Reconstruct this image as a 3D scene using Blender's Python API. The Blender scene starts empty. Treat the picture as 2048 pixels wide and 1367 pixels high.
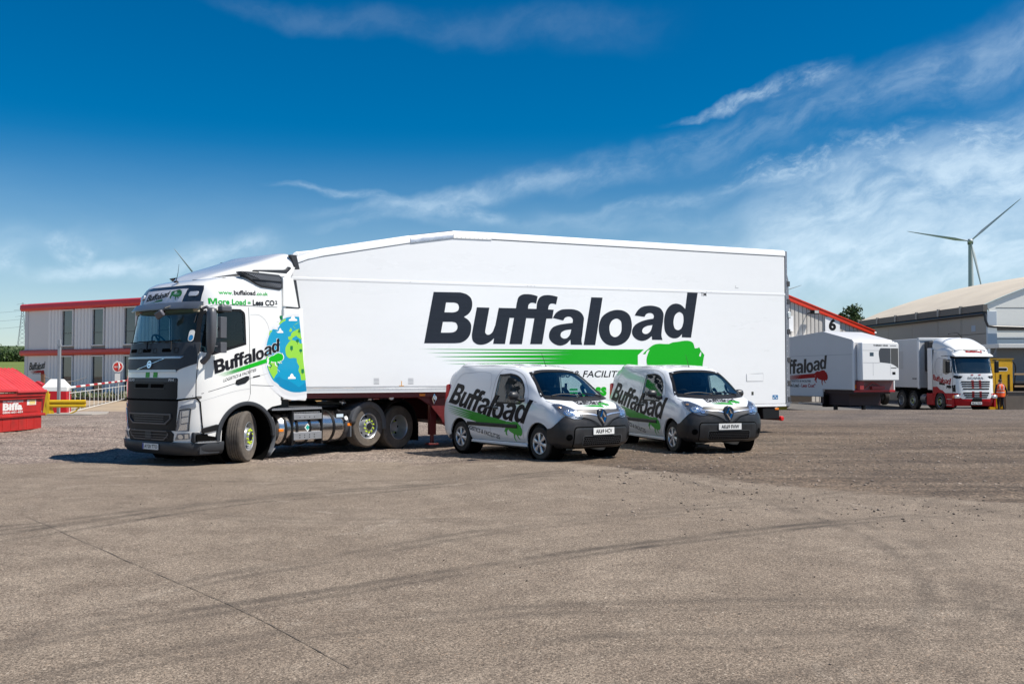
import bpy, bmesh, math, random
from math import sin, cos, pi, radians, atan2, sqrt, hypot, atan, tan
from mathutils import Vector, Matrix, noise
from mathutils.bvhtree import BVHTree
random.seed(7)
scene = bpy.context.scene
COL = scene.collection

# ---------------------------------------------------------------- camera
cam_d = bpy.data.cameras.new("camera")
cam = bpy.data.objects.new("camera", cam_d); COL.objects.link(cam)
cam_d.sensor_width = 36.0; cam_d.lens = 36.0*1900/2048
cam_d.clip_start = 0.1; cam_d.clip_end = 8000
cam.location = (0, 0, 1.67)
cam.rotation_euler = (radians(90+2.004), 0, 0)
scene.camera = cam
scene.view_settings.view_transform = 'Standard'
scene.view_settings.look = 'None'
scene.view_settings.exposure = 0.38
scene.view_settings.gamma = 1.0
scene.view_settings.use_curve_mapping = False
scene.cycles.max_bounces = 8
scene.cycles.transparent_max_bounces = 16

# ---------------------------------------------------------------- light
SUN_EL = radians(56)
SUN_AZ = radians(107)          # clockwise from +Y: to the right of the camera, a little towards it
sdir = Vector((sin(SUN_AZ)*cos(SUN_EL), cos(SUN_AZ)*cos(SUN_EL), sin(SUN_EL)))
sun_d = bpy.data.lights.new("sun", 'SUN'); sun_d.energy = 5.0; sun_d.angle = radians(0.5)
sun_d.color = (1.0, 0.945, 0.86)
sun = bpy.data.objects.new("sun", sun_d); COL.objects.link(sun)
sun.rotation_euler = sdir.to_track_quat('Z', 'Y').to_euler()
sun.location = (20, -10, 40)

def build_world():
    w = bpy.data.worlds.new("World"); scene.world = w; w.use_nodes = True
    nt = w.node_tree; nt.nodes.clear(); N = nt.nodes.new; L = nt.links.new
    def val(x):
        return x
    def math_(op, a, b=None, c=None, clamp=False):
        n = N('ShaderNodeMath'); n.operation = op; n.use_clamp = clamp
        for i, q in enumerate((a, b, c)):
            if q is None: continue
            if isinstance(q, (int, float)): n.inputs[i].default_value = q
            else: L(q, n.inputs[i])
        return n.outputs[0]
    def smooth(x, lo, hi):
        n = N('ShaderNodeMapRange'); n.interpolation_type = 'SMOOTHSTEP'
        L(x, n.inputs[0]); n.inputs[1].default_value = lo; n.inputs[2].default_value = hi
        return n.outputs[0]
    out = N('ShaderNodeOutputWorld'); bg = N('ShaderNodeBackground')
    sky = N('ShaderNodeTexSky'); sky.sky_type = 'NISHITA'; sky.sun_disc = False
    sky.sun_elevation = SUN_EL; sky.sun_rotation = SUN_AZ
    sky.altitude = 50; sky.air_density = 1.0; sky.dust_density = 0.25; sky.ozone_density = 3.0
    tc = N('ShaderNodeTexCoord')
    sep = N('ShaderNodeSeparateXYZ'); L(tc.outputs['Generated'], sep.inputs[0])
    az = math_('ARCTAN2', sep.outputs[0], sep.outputs[1])
    el = math_('ARCSINE', sep.outputs[2])
    comb = N('ShaderNodeCombineXYZ'); L(az, comb.inputs[0]); L(el, comb.inputs[1])
    # gentle warp so that the cirrus is fibrous
    nz = N('ShaderNodeTexNoise'); nz.inputs['Scale'].default_value = 9; nz.inputs['Detail'].default_value = 9
    L(comb.outputs[0], nz.inputs['Vector'])
    sub = N('ShaderNodeVectorMath'); sub.operation = 'SUBTRACT'; L(nz.outputs['Color'], sub.inputs[0]); sub.inputs[1].default_value = (.5, .5, .5)
    scl = N('ShaderNodeVectorMath'); scl.operation = 'SCALE'; L(sub.outputs[0], scl.inputs[0]); scl.inputs['Scale'].default_value = 0.06
    add = N('ShaderNodeVectorMath'); add.operation = 'ADD'; L(comb.outputs[0], add.inputs[0]); L(scl.outputs[0], add.inputs[1])
    P = add.outputs[0]
    ps = N('ShaderNodeSeparateXYZ'); L(P, ps.inputs[0])
    def pe(x, y):
        a = atan((x-1024)/1900.0); return a, atan((750-y)/1900.0*cos(a))
    total = None
    def streak_noise(ang, sx, sy, scale, lo, hi, seed):
        m = N('ShaderNodeMapping'); m.inputs['Rotation'].default_value = (0, 0, -ang)
        m.vector_type = 'TEXTURE'
        m.inputs['Rotation'].default_value = (0, 0, ang)
        m.inputs['Scale'].default_value = (sx, sy, 1); m.inputs['Location'].default_value = (seed, seed*.7, 0)
        L(P, m.inputs['Vector'])
        n = N('ShaderNodeTexNoise'); n.inputs['Scale'].default_value = scale; n.inputs['Detail'].default_value = 9
        n.inputs['Roughness'].default_value = .62
        L(m.outputs[0], n.inputs['Vector'])
        return smooth(n.outputs['Fac'], lo, hi)
    def band(p0, p1, w0, w1, k, sc=14, lo=.38, hi=.68, stretch=3.0, seed=0.0, core=0.0):
        a0, e0 = pe(*p0); a1, e1 = pe(*p1)
        ln = hypot(a1-a0, e1-e0); dx, dy = (a1-a0)/ln, (e1-e0)/ln
        px = math_('SUBTRACT', ps.outputs[0], a0); py = math_('SUBTRACT', ps.outputs[1], e0)
        t = math_('DIVIDE', math_('ADD', math_('MULTIPLY', px, dx), math_('MULTIPLY', py, dy)), ln)
        s = math_('ABSOLUTE', math_('SUBTRACT', math_('MULTIPLY', px, dy), math_('MULTIPLY', py, dx)))
        wd = math_('MAXIMUM', math_('ADD', math_('MULTIPLY', t, (w1-w0)/1900.0), w0/1900.0), 0.0012)
        q = math_('DIVIDE', s, wd)
        m = math_('SUBTRACT', 1.0, smooth(q, core, 1.25))
        m = math_('MULTIPLY', m, smooth(t, -0.05, 0.18))
        m = math_('MULTIPLY', m, math_('SUBTRACT', 1.0, smooth(t, 0.86, 1.12)))
        n = streak_noise(atan2(dy, dx), stretch, 1.0, sc, lo, hi, seed)
        fn = streak_noise(atan2(dy, dx)+.25, 2.2, 1.0, sc*4.5, .30, .70, seed+3.3)
        n = math_('MULTIPLY', math_('ADD', math_('MULTIPLY', n, .9), .1), math_('ADD', math_('MULTIPLY', fn, .85), .35))
        return math_('MULTIPLY', math_('MULTIPLY', m, n), k)
    bands = [
        band((600, 440), (2250, 40), 10, 85, .36, 10, .3, .7, 5, .3),
        band((1335, 232), (1680, 138), 6, 28, .50, 26, .34, .62, 3, 1.1),
        band((545, 368), (1000, 432), 8, 20, .42, 22, .3, .65, 5, 2.1),
        band((600, 470), (1000, 380), 10, 26, .22, 16, .3, .7, 5, 2.7),
        band((380, -15), (1320, 40), 20, 46, .07, 8, .3, .75, 5, 3.3),
        band((1060, 440), (2150, 235), 8, 60, .34, 12, .3, .7, 6, 4.2),
        band((1440, 360), (2150, 230), 25, 60, .42, 40, .42, .60, 2, 5.5),
        band((1500, 470), (2300, 330), 80, 180, .95, 7, .15, .55, 4, 6.6),
        band((1100, 560), (2300, 480), 45, 125, .78, 9, .18, .60, 5, 7.3),
        band((700, 430), (1560, 440), 14, 40, .18, 10, .3, .7, 6, 8.2),
        band((88, 462), (175, 520), 16, 40, .55, 30, .34, .62, 1.2, 9.1),
        band((-100, 520), (55, 520), 18, 34, .50, 20, .34, .62, 2, 9.9),
        band((60, 545), (540, 500), 14, 36, .55, 12, .25, .62, 2.5, 10.4),
        band((-200, 470), (260, 470), 20, 40, .22, 9, .3, .7, 4, 11.4),
        band((1900, 130), (2300, 60), 60, 120, .35, 9, .3, .7, 4, 12.4),
    ]
    tot = bands[0]
    for b in bands[1:]:
        # screen blend
        tot = math_('SUBTRACT', 1.0, math_('MULTIPLY', math_('SUBTRACT', 1.0, tot), math_('SUBTRACT', 1.0, b)))
    # cirrus goes on round the rest of the sky
    aaz = math_('ABSOLUTE', az)
    g = math_('MULTIPLY', streak_noise(.25, 4.0, 1.0, 6.0, .36, .72, 31.0), streak_noise(.4, 2.0, 1.0, 30.0, .25, .75, 37.0))
    g = math_('MULTIPLY', math_('MULTIPLY', g, smooth(aaz, .50, .66)), math_('MULTIPLY', math_('SUBTRACT', 1.0, smooth(el, .25, .75)), .85))
    tot = math_('SUBTRACT', 1.0, math_('MULTIPLY', math_('SUBTRACT', 1.0, tot), math_('SUBTRACT', 1.0, g)))
    # thin veil all round the horizon
    veil = math_('SUBTRACT', 1.0, smooth(el, 0.0, 0.26))
    vn = streak_noise(0.0, 4.0, 1.0, 5.0, .25, .75, 20.0)
    veil = math_('MULTIPLY', math_('MULTIPLY', veil, math_('ADD', math_('MULTIPLY', vn, .35), .45)), .62)
    tot = math_('SUBTRACT', 1.0, math_('MULTIPLY', math_('SUBTRACT', 1.0, tot), math_('SUBTRACT', 1.0, veil)))
    hsv = N('ShaderNodeHueSaturation'); hsv.inputs['Saturation'].default_value = SKY_SAT; hsv.inputs['Hue'].default_value = SKY_HUE
    hsv.inputs['Value'].default_value = SKY_VAL
    L(sky.outputs[0], hsv.inputs['Color'])
    gam = N('ShaderNodeGamma'); gam.inputs['Gamma'].default_value = SKY_GAM; L(hsv.outputs[0], gam.inputs[0])
    mix = N('ShaderNodeMix'); mix.data_type = 'RGBA'
    L(tot, mix.inputs[0]); L(gam.outputs[0], mix.inputs[6])
    mix.inputs[7].default_value = CLOUD_COL
    L(mix.outputs[2], bg.inputs['Color']); bg.inputs['Strength'].default_value = SKY_STR
    L(bg.outputs[0], out.inputs[0])
SKY_SAT = 1.62; SKY_HUE = 0.500; SKY_VAL = 0.94; SKY_GAM = 1.0; SKY_STR = 0.075
CLOUD_COL = (7.6, 9.4, 10.8, 1)
build_world()

# ---------------------------------------------------------------- helpers
def lin(h):
    h = h.lstrip('#'); r = []
    for i in (0, 2, 4):
        c = int(h[i:i+2], 16)/255.0
        r.append(c/12.92 if c <= .04045 else ((c+.055)/1.055)**2.4)
    return tuple(r)

MATS = {}
def mat(name, col, rough=.5, metal=0.0, coat=0.0, var=0.0, vscale=6.0, bump=0.0, bscale=60.0, spec=.5, dirt=0.0, dirtcol=(.16, .12, .085), stretch=(1, 1, 1), emit=None):
    if name in MATS: return MATS[name]
    m = bpy.data.materials.new(name); m.use_nodes = True
    nt = m.node_tree; b = nt.nodes['Principled BSDF']; N = nt.nodes.new; L = nt.links.new
    b.inputs['Roughness'].default_value = rough; b.inputs['Metallic'].default_value = metal
    b.inputs['Coat Weight'].default_value = coat; b.inputs['Coat Roughness'].default_value = .05
    b.inputs['Specular IOR Level'].default_value = spec
    c4 = (col[0], col[1], col[2], 1)
    b.inputs['Base Color'].default_value = c4
    tc = N('ShaderNodeTexCoord'); mp = N('ShaderNodeMapping'); mp.inputs['Scale'].default_value = stretch
    L(tc.outputs['Object'], mp.inputs[0])
    last = None
    if var > 0:
        n = N('ShaderNodeTexNoise'); n.inputs['Scale'].default_value = vscale; n.inputs['Detail'].default_value = 6; n.inputs['Roughness'].default_value = .6
        L(mp.outputs[0], n.inputs['Vector'])
        mr = N('ShaderNodeMapRange'); L(n.outputs['Fac'], mr.inputs[0]); mr.inputs[1].default_value = .25; mr.inputs[2].default_value = .75
        mr.inputs[3].default_value = 1-var; mr.inputs[4].default_value = 1+var
        v = N('ShaderNodeVectorMath'); v.operation = 'SCALE'; v.inputs[0].default_value = col[:3]; L(mr.outputs[0], v.inputs['Scale'])
        last = v.outputs[0]
        mr2 = N('ShaderNodeMapRange'); L(n.outputs['Fac'], mr2.inputs[0]); mr2.inputs[3].default_value = max(.02, rough-.12); mr2.inputs[4].default_value = min(1, rough+.12)
        L(mr2.outputs[0], b.inputs['Roughness'])
    if dirt > 0:
        n = N('ShaderNodeTexNoise'); n.inputs['Scale'].default_value = 2.3; n.inputs['Detail'].default_value = 9; n.inputs['Roughness'].default_value = .7
        L(tc.outputs['Object'], n.inputs['Vector'])
        mr = N('ShaderNodeMapRange'); mr.interpolation_type = 'SMOOTHSTEP'; L(n.outputs['Fac'], mr.inputs[0]); mr.inputs[1].default_value = .45; mr.inputs[2].default_value = .8
        mr.inputs[4].default_value = dirt
        mx = N('ShaderNodeMix'); mx.data_type = 'RGBA'; L(mr.outputs[0], mx.inputs[0])
        if last: L(last, mx.inputs[6])
        else: mx.inputs[6].default_value = c4
        mx.inputs[7].default_value = (*dirtcol, 1)
        last = mx.outputs[2]
    if last: L(last, b.inputs['Base Color'])
    if bump > 0:
        n = N('ShaderNodeTexNoise'); n.inputs['Scale'].default_value = bscale; n.inputs['Detail'].default_value = 5
        L(mp.outputs[0], n.inputs['Vector'])
        bp = N('ShaderNodeBump'); bp.inputs['Strength'].default_value = bump; bp.inputs['Distance'].default_value = .01
        L(n.outputs['Fac'], bp.inputs['Height']); L(bp.outputs[0], b.inputs['Normal'])
    if emit:
        b.inputs['Emission Color'].default_value = (*emit[0], 1); b.inputs['Emission Strength'].default_value = emit[1]
    MATS[name] = m; return m

def glass(name, tint, refl=1.0, rough=.02):
    m = bpy.data.materials.new(name); m.use_nodes = True; nt = m.node_tree; nt.nodes.clear(); N = nt.nodes.new; L = nt.links.new
    o = N('ShaderNodeOutputMaterial'); t = N('ShaderNodeBsdfTransparent'); t.inputs[0].default_value = (*tint, 1)
    g = N('ShaderNodeBsdfGlossy'); g.inputs['Roughness'].default_value = rough; g.inputs[0].default_value = (.95, .97, 1, 1)
    f = N('ShaderNodeLayerWeight'); f.inputs[0].default_value = .5
    pw = N('ShaderNodeMath'); pw.operation = 'POWER'; L(f.outputs['Facing'], pw.inputs[0]); pw.inputs[1].default_value = 3.5
    mu = N('ShaderNodeMath'); mu.operation = 'MULTIPLY_ADD'; mu.use_clamp = True; L(pw.outputs[0], mu.inputs[0]); mu.inputs[1].default_value = .9*refl; mu.inputs[2].default_value = .055*refl
    mx = N('ShaderNodeMixShader'); L(mu.outputs[0], mx.inputs[0]); L(t.outputs[0], mx.inputs[1]); L(g.outputs[0], mx.inputs[2]); L(mx.outputs[0], o.inputs[0])
    MATS[name] = m; return m

W = mat('vehicle_white', (.80, .80, .785), .22, coat=1.0, var=.012, vscale=1.5)
VANW = mat('van_white', (.74, .76, .79), .22, coat=.8, var=.02, vscale=2.0)
TRW = mat('trailer_white', (.85, .86, .87), .30, coat=.35, var=.02, vscale=.8, bump=.10, bscale=1.3, dirt=.05, dirtcol=(.55, .52, .47), stretch=(.5, 1, 2.2))
INK = mat('ink_charcoal', (.014, .015, .019), .5, spec=.1)
INKB = mat('ink_trailer', (.022, .028, .040), .5, spec=.12, var=.15, vscale=3, stretch=(.3, .3, 12))
GREEN = mat('ink_green', (.0, .40, .003), .4)
GREEN2 = mat('ink_van_green', (.015, .27, .012), .35)
RED = mat('ink_red', (.36, .004, .006), .5, spec=.15)
GREY_P = mat('plastic_grey', (.034, .037, .043), .5, spec=.35, var=.08, bump=.05, bscale=300)
DGREY_P = mat('plastic_dark', (.014, .015, .017), .45, spec=.35, var=.1)
SLATE = mat('painted_slate', (.026, .029, .036), .5, coat=.06, var=.03)
BLACK = mat('black_satin', (.008, .008, .009), .5, spec=.3)
BLACKM = mat('black_matte', (.004, .004, .004), .95, spec=.05)
RUB = mat('rubber', (.030, .028, .026), .8, var=.2, vscale=20, dirt=.55, dirtcol=(.15, .12, .095), bump=.15, bscale=120)
RUBD = mat('rubber_dusty', (.085, .073, .062), .9, var=.25, vscale=14, dirt=.8, dirtcol=(.20, .165, .13), bump=.2, bscale=120)
RUBV = mat('rubber_van', (.016, .016, .016), .75, var=.2, vscale=20, dirt=.35, dirtcol=(.09, .07, .055), bump=.1, bscale=120)
CHROME = mat('chrome', (.85, .87, .9), .12, metal=1)
STEEL = mat('polished_steel', (.62, .60, .58), .22, metal=1, var=.06, vscale=2.5, stretch=(1, 1, 14), bump=.02, bscale=30)
RIM = mat('rim_grey', (.42, .43, .45), .35, metal=.6, var=.1, vscale=9)
RIMS = mat('rim_silver', (.62, .64, .68), .3, metal=.75, var=.05)
ALU = mat('aluminium', (.55, .56, .58), .38, metal=.8, var=.06, vscale=4)
STEP = mat('step_grey', (.30, .31, .33), .5, metal=.4, var=.08)
AMBER = mat('amber_lens', (.85, .22, .01), .25, coat=.6)
YEL = mat('nut_yellow', (.62, .78, .03), .5)
CHAS = mat('chassis_red', (.13, .012, .014), .45, var=.15, dirt=.4, dirtcol=(.07, .035, .03))
LAMPR = mat('lamp_red', (.65, .01, .012), .35)
PLATEW = mat('plate_white', (.78, .78, .76), .45)
SEAMM = mat('seam_dark', (.05, .05, .055), .7)
SEAMG = mat('seam_grey', (.36, .37, .38), .6)
GL = glass('glass_screen', (.46, .62, .66), .8)
GLV = glass('glass_van', (.62, .76, .76), 1.0)
GLB = glass('glass_building', (.10, .13, .15), 1.6)
LENS = glass('lens_clear', (.92, .94, .96), 1.0)

class MB:
    def __init__(s): s.v = []; s.f = []; s.m = []; s.mi = 0
    def add(s, vs, fs):
        o = len(s.v); s.v += [tuple(p) for p in vs]; s.f += [tuple(o+i for i in f) for f in fs]; s.m += [s.mi]*len(fs); return s
    def box(s, x0, x1, y0, y1, z0, z1, M=None):
        vs = [(x, y, z) for x in (x0, x1) for y in (y0, y1) for z in (z0, z1)]
        if M: vs = [M @ Vector(p) for p in vs]
        return s.add(vs, [(0, 1, 3, 2), (4, 6, 7, 5), (0, 4, 5, 1), (2, 3, 7, 6), (0, 2, 6, 4), (1, 5, 7, 3)])
    def cyl(s, p0, p1, r0, r1=None, n=16, cap=True):
        if r1 is None: r1 = r0
        p0 = Vector(p0); p1 = Vector(p1); d = (p1-p0).normalized()
        a = d.orthogonal().normalized(); b = d.cross(a)
        vs = []
        for p, r in ((p0, r0), (p1, r1)):
            vs += [p+a*(r*cos(2*pi*i/n))+b*(r*sin(2*pi*i/n)) for i in range(n)]
        fs = [(i, (i+1) % n, n+(i+1) % n, n+i) for i in range(n)]
        if cap: fs += [tuple(range(n-1, -1, -1)), tuple(range(n, 2*n))]
        return s.add(vs, fs)
    def lathe(s, prof, c, axis=(0, 1, 0), n=32, a0=0, a1=2*pi):
        # prof: list of (r, h) along axis
        c = Vector(c); d = Vector(axis).normalized(); a = d.orthogonal().normalized(); b = d.cross(a)
        if abs(d.y) > .9: a = Vector((1, 0, 0)); b = d.cross(a)
        full = abs(a1-a0-2*pi) < 1e-6; k = n if full else n+1
        vs = []
        for r, h in prof:
            for i in range(k):
                t = a0+(a1-a0)*i/n
                vs.append(c+d*h+a*(r*cos(t))+b*(r*sin(t)))
        fs = []
        for j in range(len(prof)-1):
            for i in range(n):
                i2 = (i+1) % k
                fs.append((j*k+i, j*k+i2, (j+1)*k+i2, (j+1)*k+i))
        return s.add(vs, fs)
    def tube(s, pts, r, n=8, cap=True):
        pts = [Vector(p) for p in pts]; vs = []; prev = None
        for i, p in enumerate(pts):
            d = (pts[min(i+1, len(pts)-1)]-pts[max(i-1, 0)]).normalized()
            if prev is None: a = d.orthogonal().normalized()
            else: a = (prev-d*prev.dot(d)).normalized()
            prev = a; b = d.cross(a); rr = r[i] if isinstance(r, (list, tuple)) else r
            vs += [p+a*(rr*cos(2*pi*k/n))+b*(rr*sin(2*pi*k/n)) for k in range(n)]
        fs = [(j*n+i, j*n+(i+1) % n, (j+1)*n+(i+1) % n, (j+1)*n+i) for j in range(len(pts)-1) for i in range(n)]
        if cap: fs += [tuple(range(n-1, -1, -1)), tuple(range((len(pts)-1)*n, len(pts)*n))]
        return s.add(vs, fs)
    def grid(s, G, cu=False, cv=False):
        nu, nv = len(G), len(G[0]); vs = [p for r in G for p in r]
        fs = [(i*nv+j, ((i+1) % nu)*nv+j, ((i+1) % nu)*nv+(j+1) % nv, i*nv+(j+1) % nv) for i in range(nu if cu else nu-1) for j in range(nv if cv else nv-1)]
        return s.add(vs, fs)
    def prism(s, poly, fn, d0, d1):
        # poly 2D points, fn(u, v, d) -> 3D
        n = len(poly)
        vs = [fn(u, v, d0) for u, v in poly]+[fn(u, v, d1) for u, v in poly]
        return s.add(vs, [tuple(range(n-1, -1, -1)), tuple(range(n, 2*n))]+[(i, (i+1) % n, n+(i+1) % n, n+i) for i in range(n)])
    def join(s, o, M=None):
        vs = o.v if M is None else [tuple(M @ Vector(p)) for p in o.v]
        k = len(s.v); s.v += vs; s.f += [tuple(k+i for i in f) for f in o.f]; s.m += [s.mi]*len(o.f); return s

XZ = lambda u, v, d: (u, d, v)       # side view polygon, extruded along y
YZ = lambda u, v, d: (d, u, v)       # front view polygon, extruded along x
XY = lambda u, v, d: (u, v, d)

def mesh_of(name, mb, mats, smooth=None, fix=True):
    me = bpy.data.meshes.new(name)
    me.from_pydata(mb.v, [], mb.f)
    if not isinstance(mats, (list, tuple)): mats = [mats]
    for m in mats: me.materials.append(m)
    if len(mats) > 1: me.polygons.foreach_set('material_index', mb.m)
    if fix:
        bm = bmesh.new(); bm.from_mesh(me); bmesh.ops.recalc_face_normals(bm, faces=bm.faces); bm.to_mesh(me); bm.free()
    if smooth is not None:
        me.polygons.foreach_set('use_smooth', [True]*len(me.polygons))
        me.set_sharp_from_angle(angle=radians(smooth))
    me.update(); return me

def tag(o, label=None, cat=None, group=None, kind=None):
    if label: o['label'] = label
    if cat: o['category'] = cat
    if group: o['group'] = group
    if kind: o['kind'] = kind
    return o
def thing(name, label, cat, loc=(0, 0, 0), rz=0, group=None):
    o = bpy.data.objects.new(name, None); COL.objects.link(o); o.location = loc; o.rotation_euler = (0, 0, rz); o.empty_display_size = .2
    return tag(o, label, cat, group)
def part(name, mb, m, parent=None, smooth=30, bevel=0, label=None, seg=2, fix=True, loc=None):
    me = mb if isinstance(mb, bpy.types.Mesh) else mesh_of(name, mb, m, smooth, fix)
    o = bpy.data.objects.new(name, me); COL.objects.link(o)
    if parent: o.parent = parent
    if loc: o.location = loc
    if bevel:
        b = o.modifiers.new('bevel', 'BEVEL'); b.width = bevel; b.segments = seg; b.limit_method = 'ANGLE'; b.angle_limit = radians(40)
    if label: o['label'] = label
    return o
def copy_tree(o, parent=None):
    c = o.copy(); COL.objects.link(c); c.parent = parent
    for ch in list(o.children): copy_tree(ch, c)
    return c

def boolean(me, cutters, op='DIFFERENCE'):
    a = bpy.data.objects.new('tmp_a', me); COL.objects.link(a); tmp = []
    for c in cutters:
        cm = mesh_of('tmp_c', c, [BLACK]); b = bpy.data.objects.new('tmp_b', cm); COL.objects.link(b); tmp.append(b)
        md = a.modifiers.new('b', 'BOOLEAN'); md.operation = op; md.solver = 'EXACT'; md.object = b
    dg = bpy.context.evaluated_depsgraph_get(); dg.update()
    r = bpy.data.meshes.new_from_object(a.evaluated_get(dg))
    for b in tmp+[a]: bpy.data.objects.remove(b)
    return r

def shell(mb, t, m):
    """closed surface -> solid wall of thickness t (two manifolds, outer and inner)"""
    me = mesh_of('tmp', mb, [m])
    vol = 0.0
    for p in me.polygons:
        c = p.center; vol += p.area*p.normal.dot(c)
    if vol < 0: me.flip_normals()
    n = len(me.vertices); nor = [v.normal.copy() for v in me.vertices]
    vs = [tuple(v.co) for v in me.vertices]+[tuple(v.co-nor[i]*t) for i, v in enumerate(me.vertices)]
    fs = [tuple(p.vertices) for p in me.polygons]
    fs2 = fs+[tuple(n+i for i in reversed(f)) for f in fs]
    r = bpy.data.meshes.new('shell'); r.from_pydata(vs, [], fs2); r.materials.append(m); r.update()
    return r, BVHTree.FromPolygons([Vector(v) for v in vs[:n]], fs)

def hermite(pts, k, closed=False):
    """non-uniform Catmull-Rom through nD points, k steps per span"""
    n = len(pts); D = len(pts[0])
    if n < 3:
        return [tuple(pts[0][d]+(pts[1][d]-pts[0][d])*i/k for d in range(D)) for i in range(k+1)]
    ch = [max(1e-6, sqrt(sum((pts[i+1][d]-pts[i][d])**2 for d in range(D)))) for i in range(n-1)]
    T = []
    for i in range(n):
        if i == 0: T.append([(pts[1][d]-pts[0][d])/ch[0] for d in range(D)])
        elif i == n-1: T.append([(pts[-1][d]-pts[-2][d])/ch[-1] for d in range(D)])
        else:
            a, b = ch[i-1], ch[i]
            T.append([((pts[i][d]-pts[i-1][d])/a*b+(pts[i+1][d]-pts[i][d])/b*a)/(a+b) for d in range(D)])
    out = []
    for i in range(n-1):
        h = ch[i]
        for j in range(k):
            t = j/k; t2 = t*t; t3 = t2*t
            out.append(tuple((2*t3-3*t2+1)*pts[i][d]+(t3-2*t2+t)*h*T[i][d]+(-2*t3+3*t2)*pts[i+1][d]+(t3-t2)*h*T[i+1][d] for d in range(D)))
    out.append(tuple(pts[-1])); return out

def outline(s, k=5):
    """'x,y x,y! ...' : points, '!' marks a corner; runs between corners are smoothed. closed."""
    P = []
    for q in s.split():
        c = q.endswith('!'); q = q.rstrip('!'); x, y = q.split(','); P.append((float(x), float(y), c))
    n = len(P); cs = [i for i in range(n) if P[i][2]]
    if not cs:
        loop = [(p[0], p[1]) for p in P]
        big = loop[-2:]+loop+loop[:3]
        h = hermite(big, k); return h[2*k:(2+n)*k]
    out = []
    for a, i in enumerate(cs):
        j = cs[(a+1) % len(cs)]
        if j <= i: j += n
        run = [(P[t % n][0], P[t % n][1]) for t in range(i, j+1)]
        if len(run) == 2: out.append(run[0])
        else: out += hermite(run, k)[:-1]
    return out

def flat2d(loops):
    """closed loops (with holes) -> (verts2d, faces)"""
    c = bpy.data.curves.new('t', 'CURVE'); c.dimensions = '2D'; c.fill_mode = 'BOTH'
    for lp in loops:
        sp = c.splines.new('POLY'); sp.points.add(len(lp)-1)
        for i, (x, y) in enumerate(lp): sp.points[i].co = (x, y, 0, 1)
        sp.use_cyclic_u = True
    o = bpy.data.objects.new('t', c); me = bpy.data.meshes.new_from_object(o)
    r = ([(v.co.x, v.co.y) for v in me.vertices], [tuple(p.vertices) for p in me.polygons])
    bpy.data.objects.remove(o); bpy.data.curves.remove(c); bpy.data.meshes.remove(me); return r
def text2d(s, size=1.0, shear=0.0, bold=0.0, space=1.0, wx=1.0, align='LEFT'):
    c = bpy.data.curves.new('t', 'FONT'); c.body = s; c.size = size; c.shear = shear; c.offset = bold*size
    c.space_character = space; c.align_x = align; c.resolution_u = 4
    o = bpy.data.objects.new('t', c); me = bpy.data.meshes.new_from_object(o)
    r = ([(v.co.x*wx, v.co.y) for v in me.vertices], [tuple(p.vertices) for p in me.polygons])
    bpy.data.objects.remove(o); bpy.data.curves.remove(c); bpy.data.meshes.remove(me); return r
def fit2d(t, x0, x1, y0, y1):
    xs = [p[0] for p in t[0]]; ys = [p[1] for p in t[0]]; a, b, c, d = min(xs), max(xs), min(ys), max(ys)
    return ([(x0+(x-a)/(b-a)*(x1-x0), y0+(y-c)/(d-c)*(y1-y0)) for x, y in t[0]], t[1])
def cut2d(t, cell):
    """cut a flat shape on a square lattice so that it can follow a curved surface"""
    bm = bmesh.new(); vs = [bm.verts.new((x, y, 0)) for x, y in t[0]]
    for f in t[1]:
        try: bm.faces.new([vs[i] for i in f])
        except ValueError: pass
    bmesh.ops.remove_doubles(bm, verts=bm.verts, dist=1e-5)
    xs = [v.co.x for v in bm.verts]; ys = [v.co.y for v in bm.verts]
    for ax, lo, hi in ((0, min(xs), max(xs)), (1, min(ys), max(ys))):
        k = math.ceil(lo/cell)
        while k*cell < hi:
            co = [0, 0, 0]; co[ax] = k*cell; no = [0, 0, 0]; no[ax] = 1
            bmesh.ops.bisect_plane(bm, geom=bm.verts[:]+bm.edges[:]+bm.faces[:], plane_co=co, plane_no=no, dist=1e-6); k += 1
    bm.verts.index_update()
    r = ([(v.co.x, v.co.y) for v in bm.verts], [tuple(v.index for v in f.verts) for f in bm.faces]); bm.free(); return r
def wrap(t, fn, cell=None):
    if cell: t = cut2d(t, cell)
    mb = MB(); mb.add([fn(x, y) for x, y in t[0]], t[1]); return mb
def caster(bvh, origin, direction, off=.003):
    """fn(u,v): origin(u,v) -> point on the surface, lifted by off along the surface normal"""
    def fn(u, v):
        o = Vector(origin(u, v)); d = Vector(direction(u, v) if callable(direction) else direction).normalized()
        h = bvh.ray_cast(o, d)
        if h[0] is None: h = bvh.find_nearest(o+d*2.0)
        nn = h[1] if h[1].dot(d) < 0 else -h[1]
        return h[0]+nn*off
    return fn
def ribbon(pts, w):
    """open 2D polyline -> strip shape"""
    vs = []; fs = []
    n = len(pts)
    for i, p in enumerate(pts):
        a = pts[max(i-1, 0)]; b = pts[min(i+1, n-1)]; dx, dy = b[0]-a[0], b[1]-a[1]; l = hypot(dx, dy) or 1
        nx, ny = -dy/l*w/2, dx/l*w/2
        vs += [(p[0]+nx, p[1]+ny), (p[0]-nx, p[1]-ny)]
    fs = [(2*i, 2*i+1, 2*i+3, 2*i+2) for i in range(n-1)]
    return vs, fs
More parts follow.
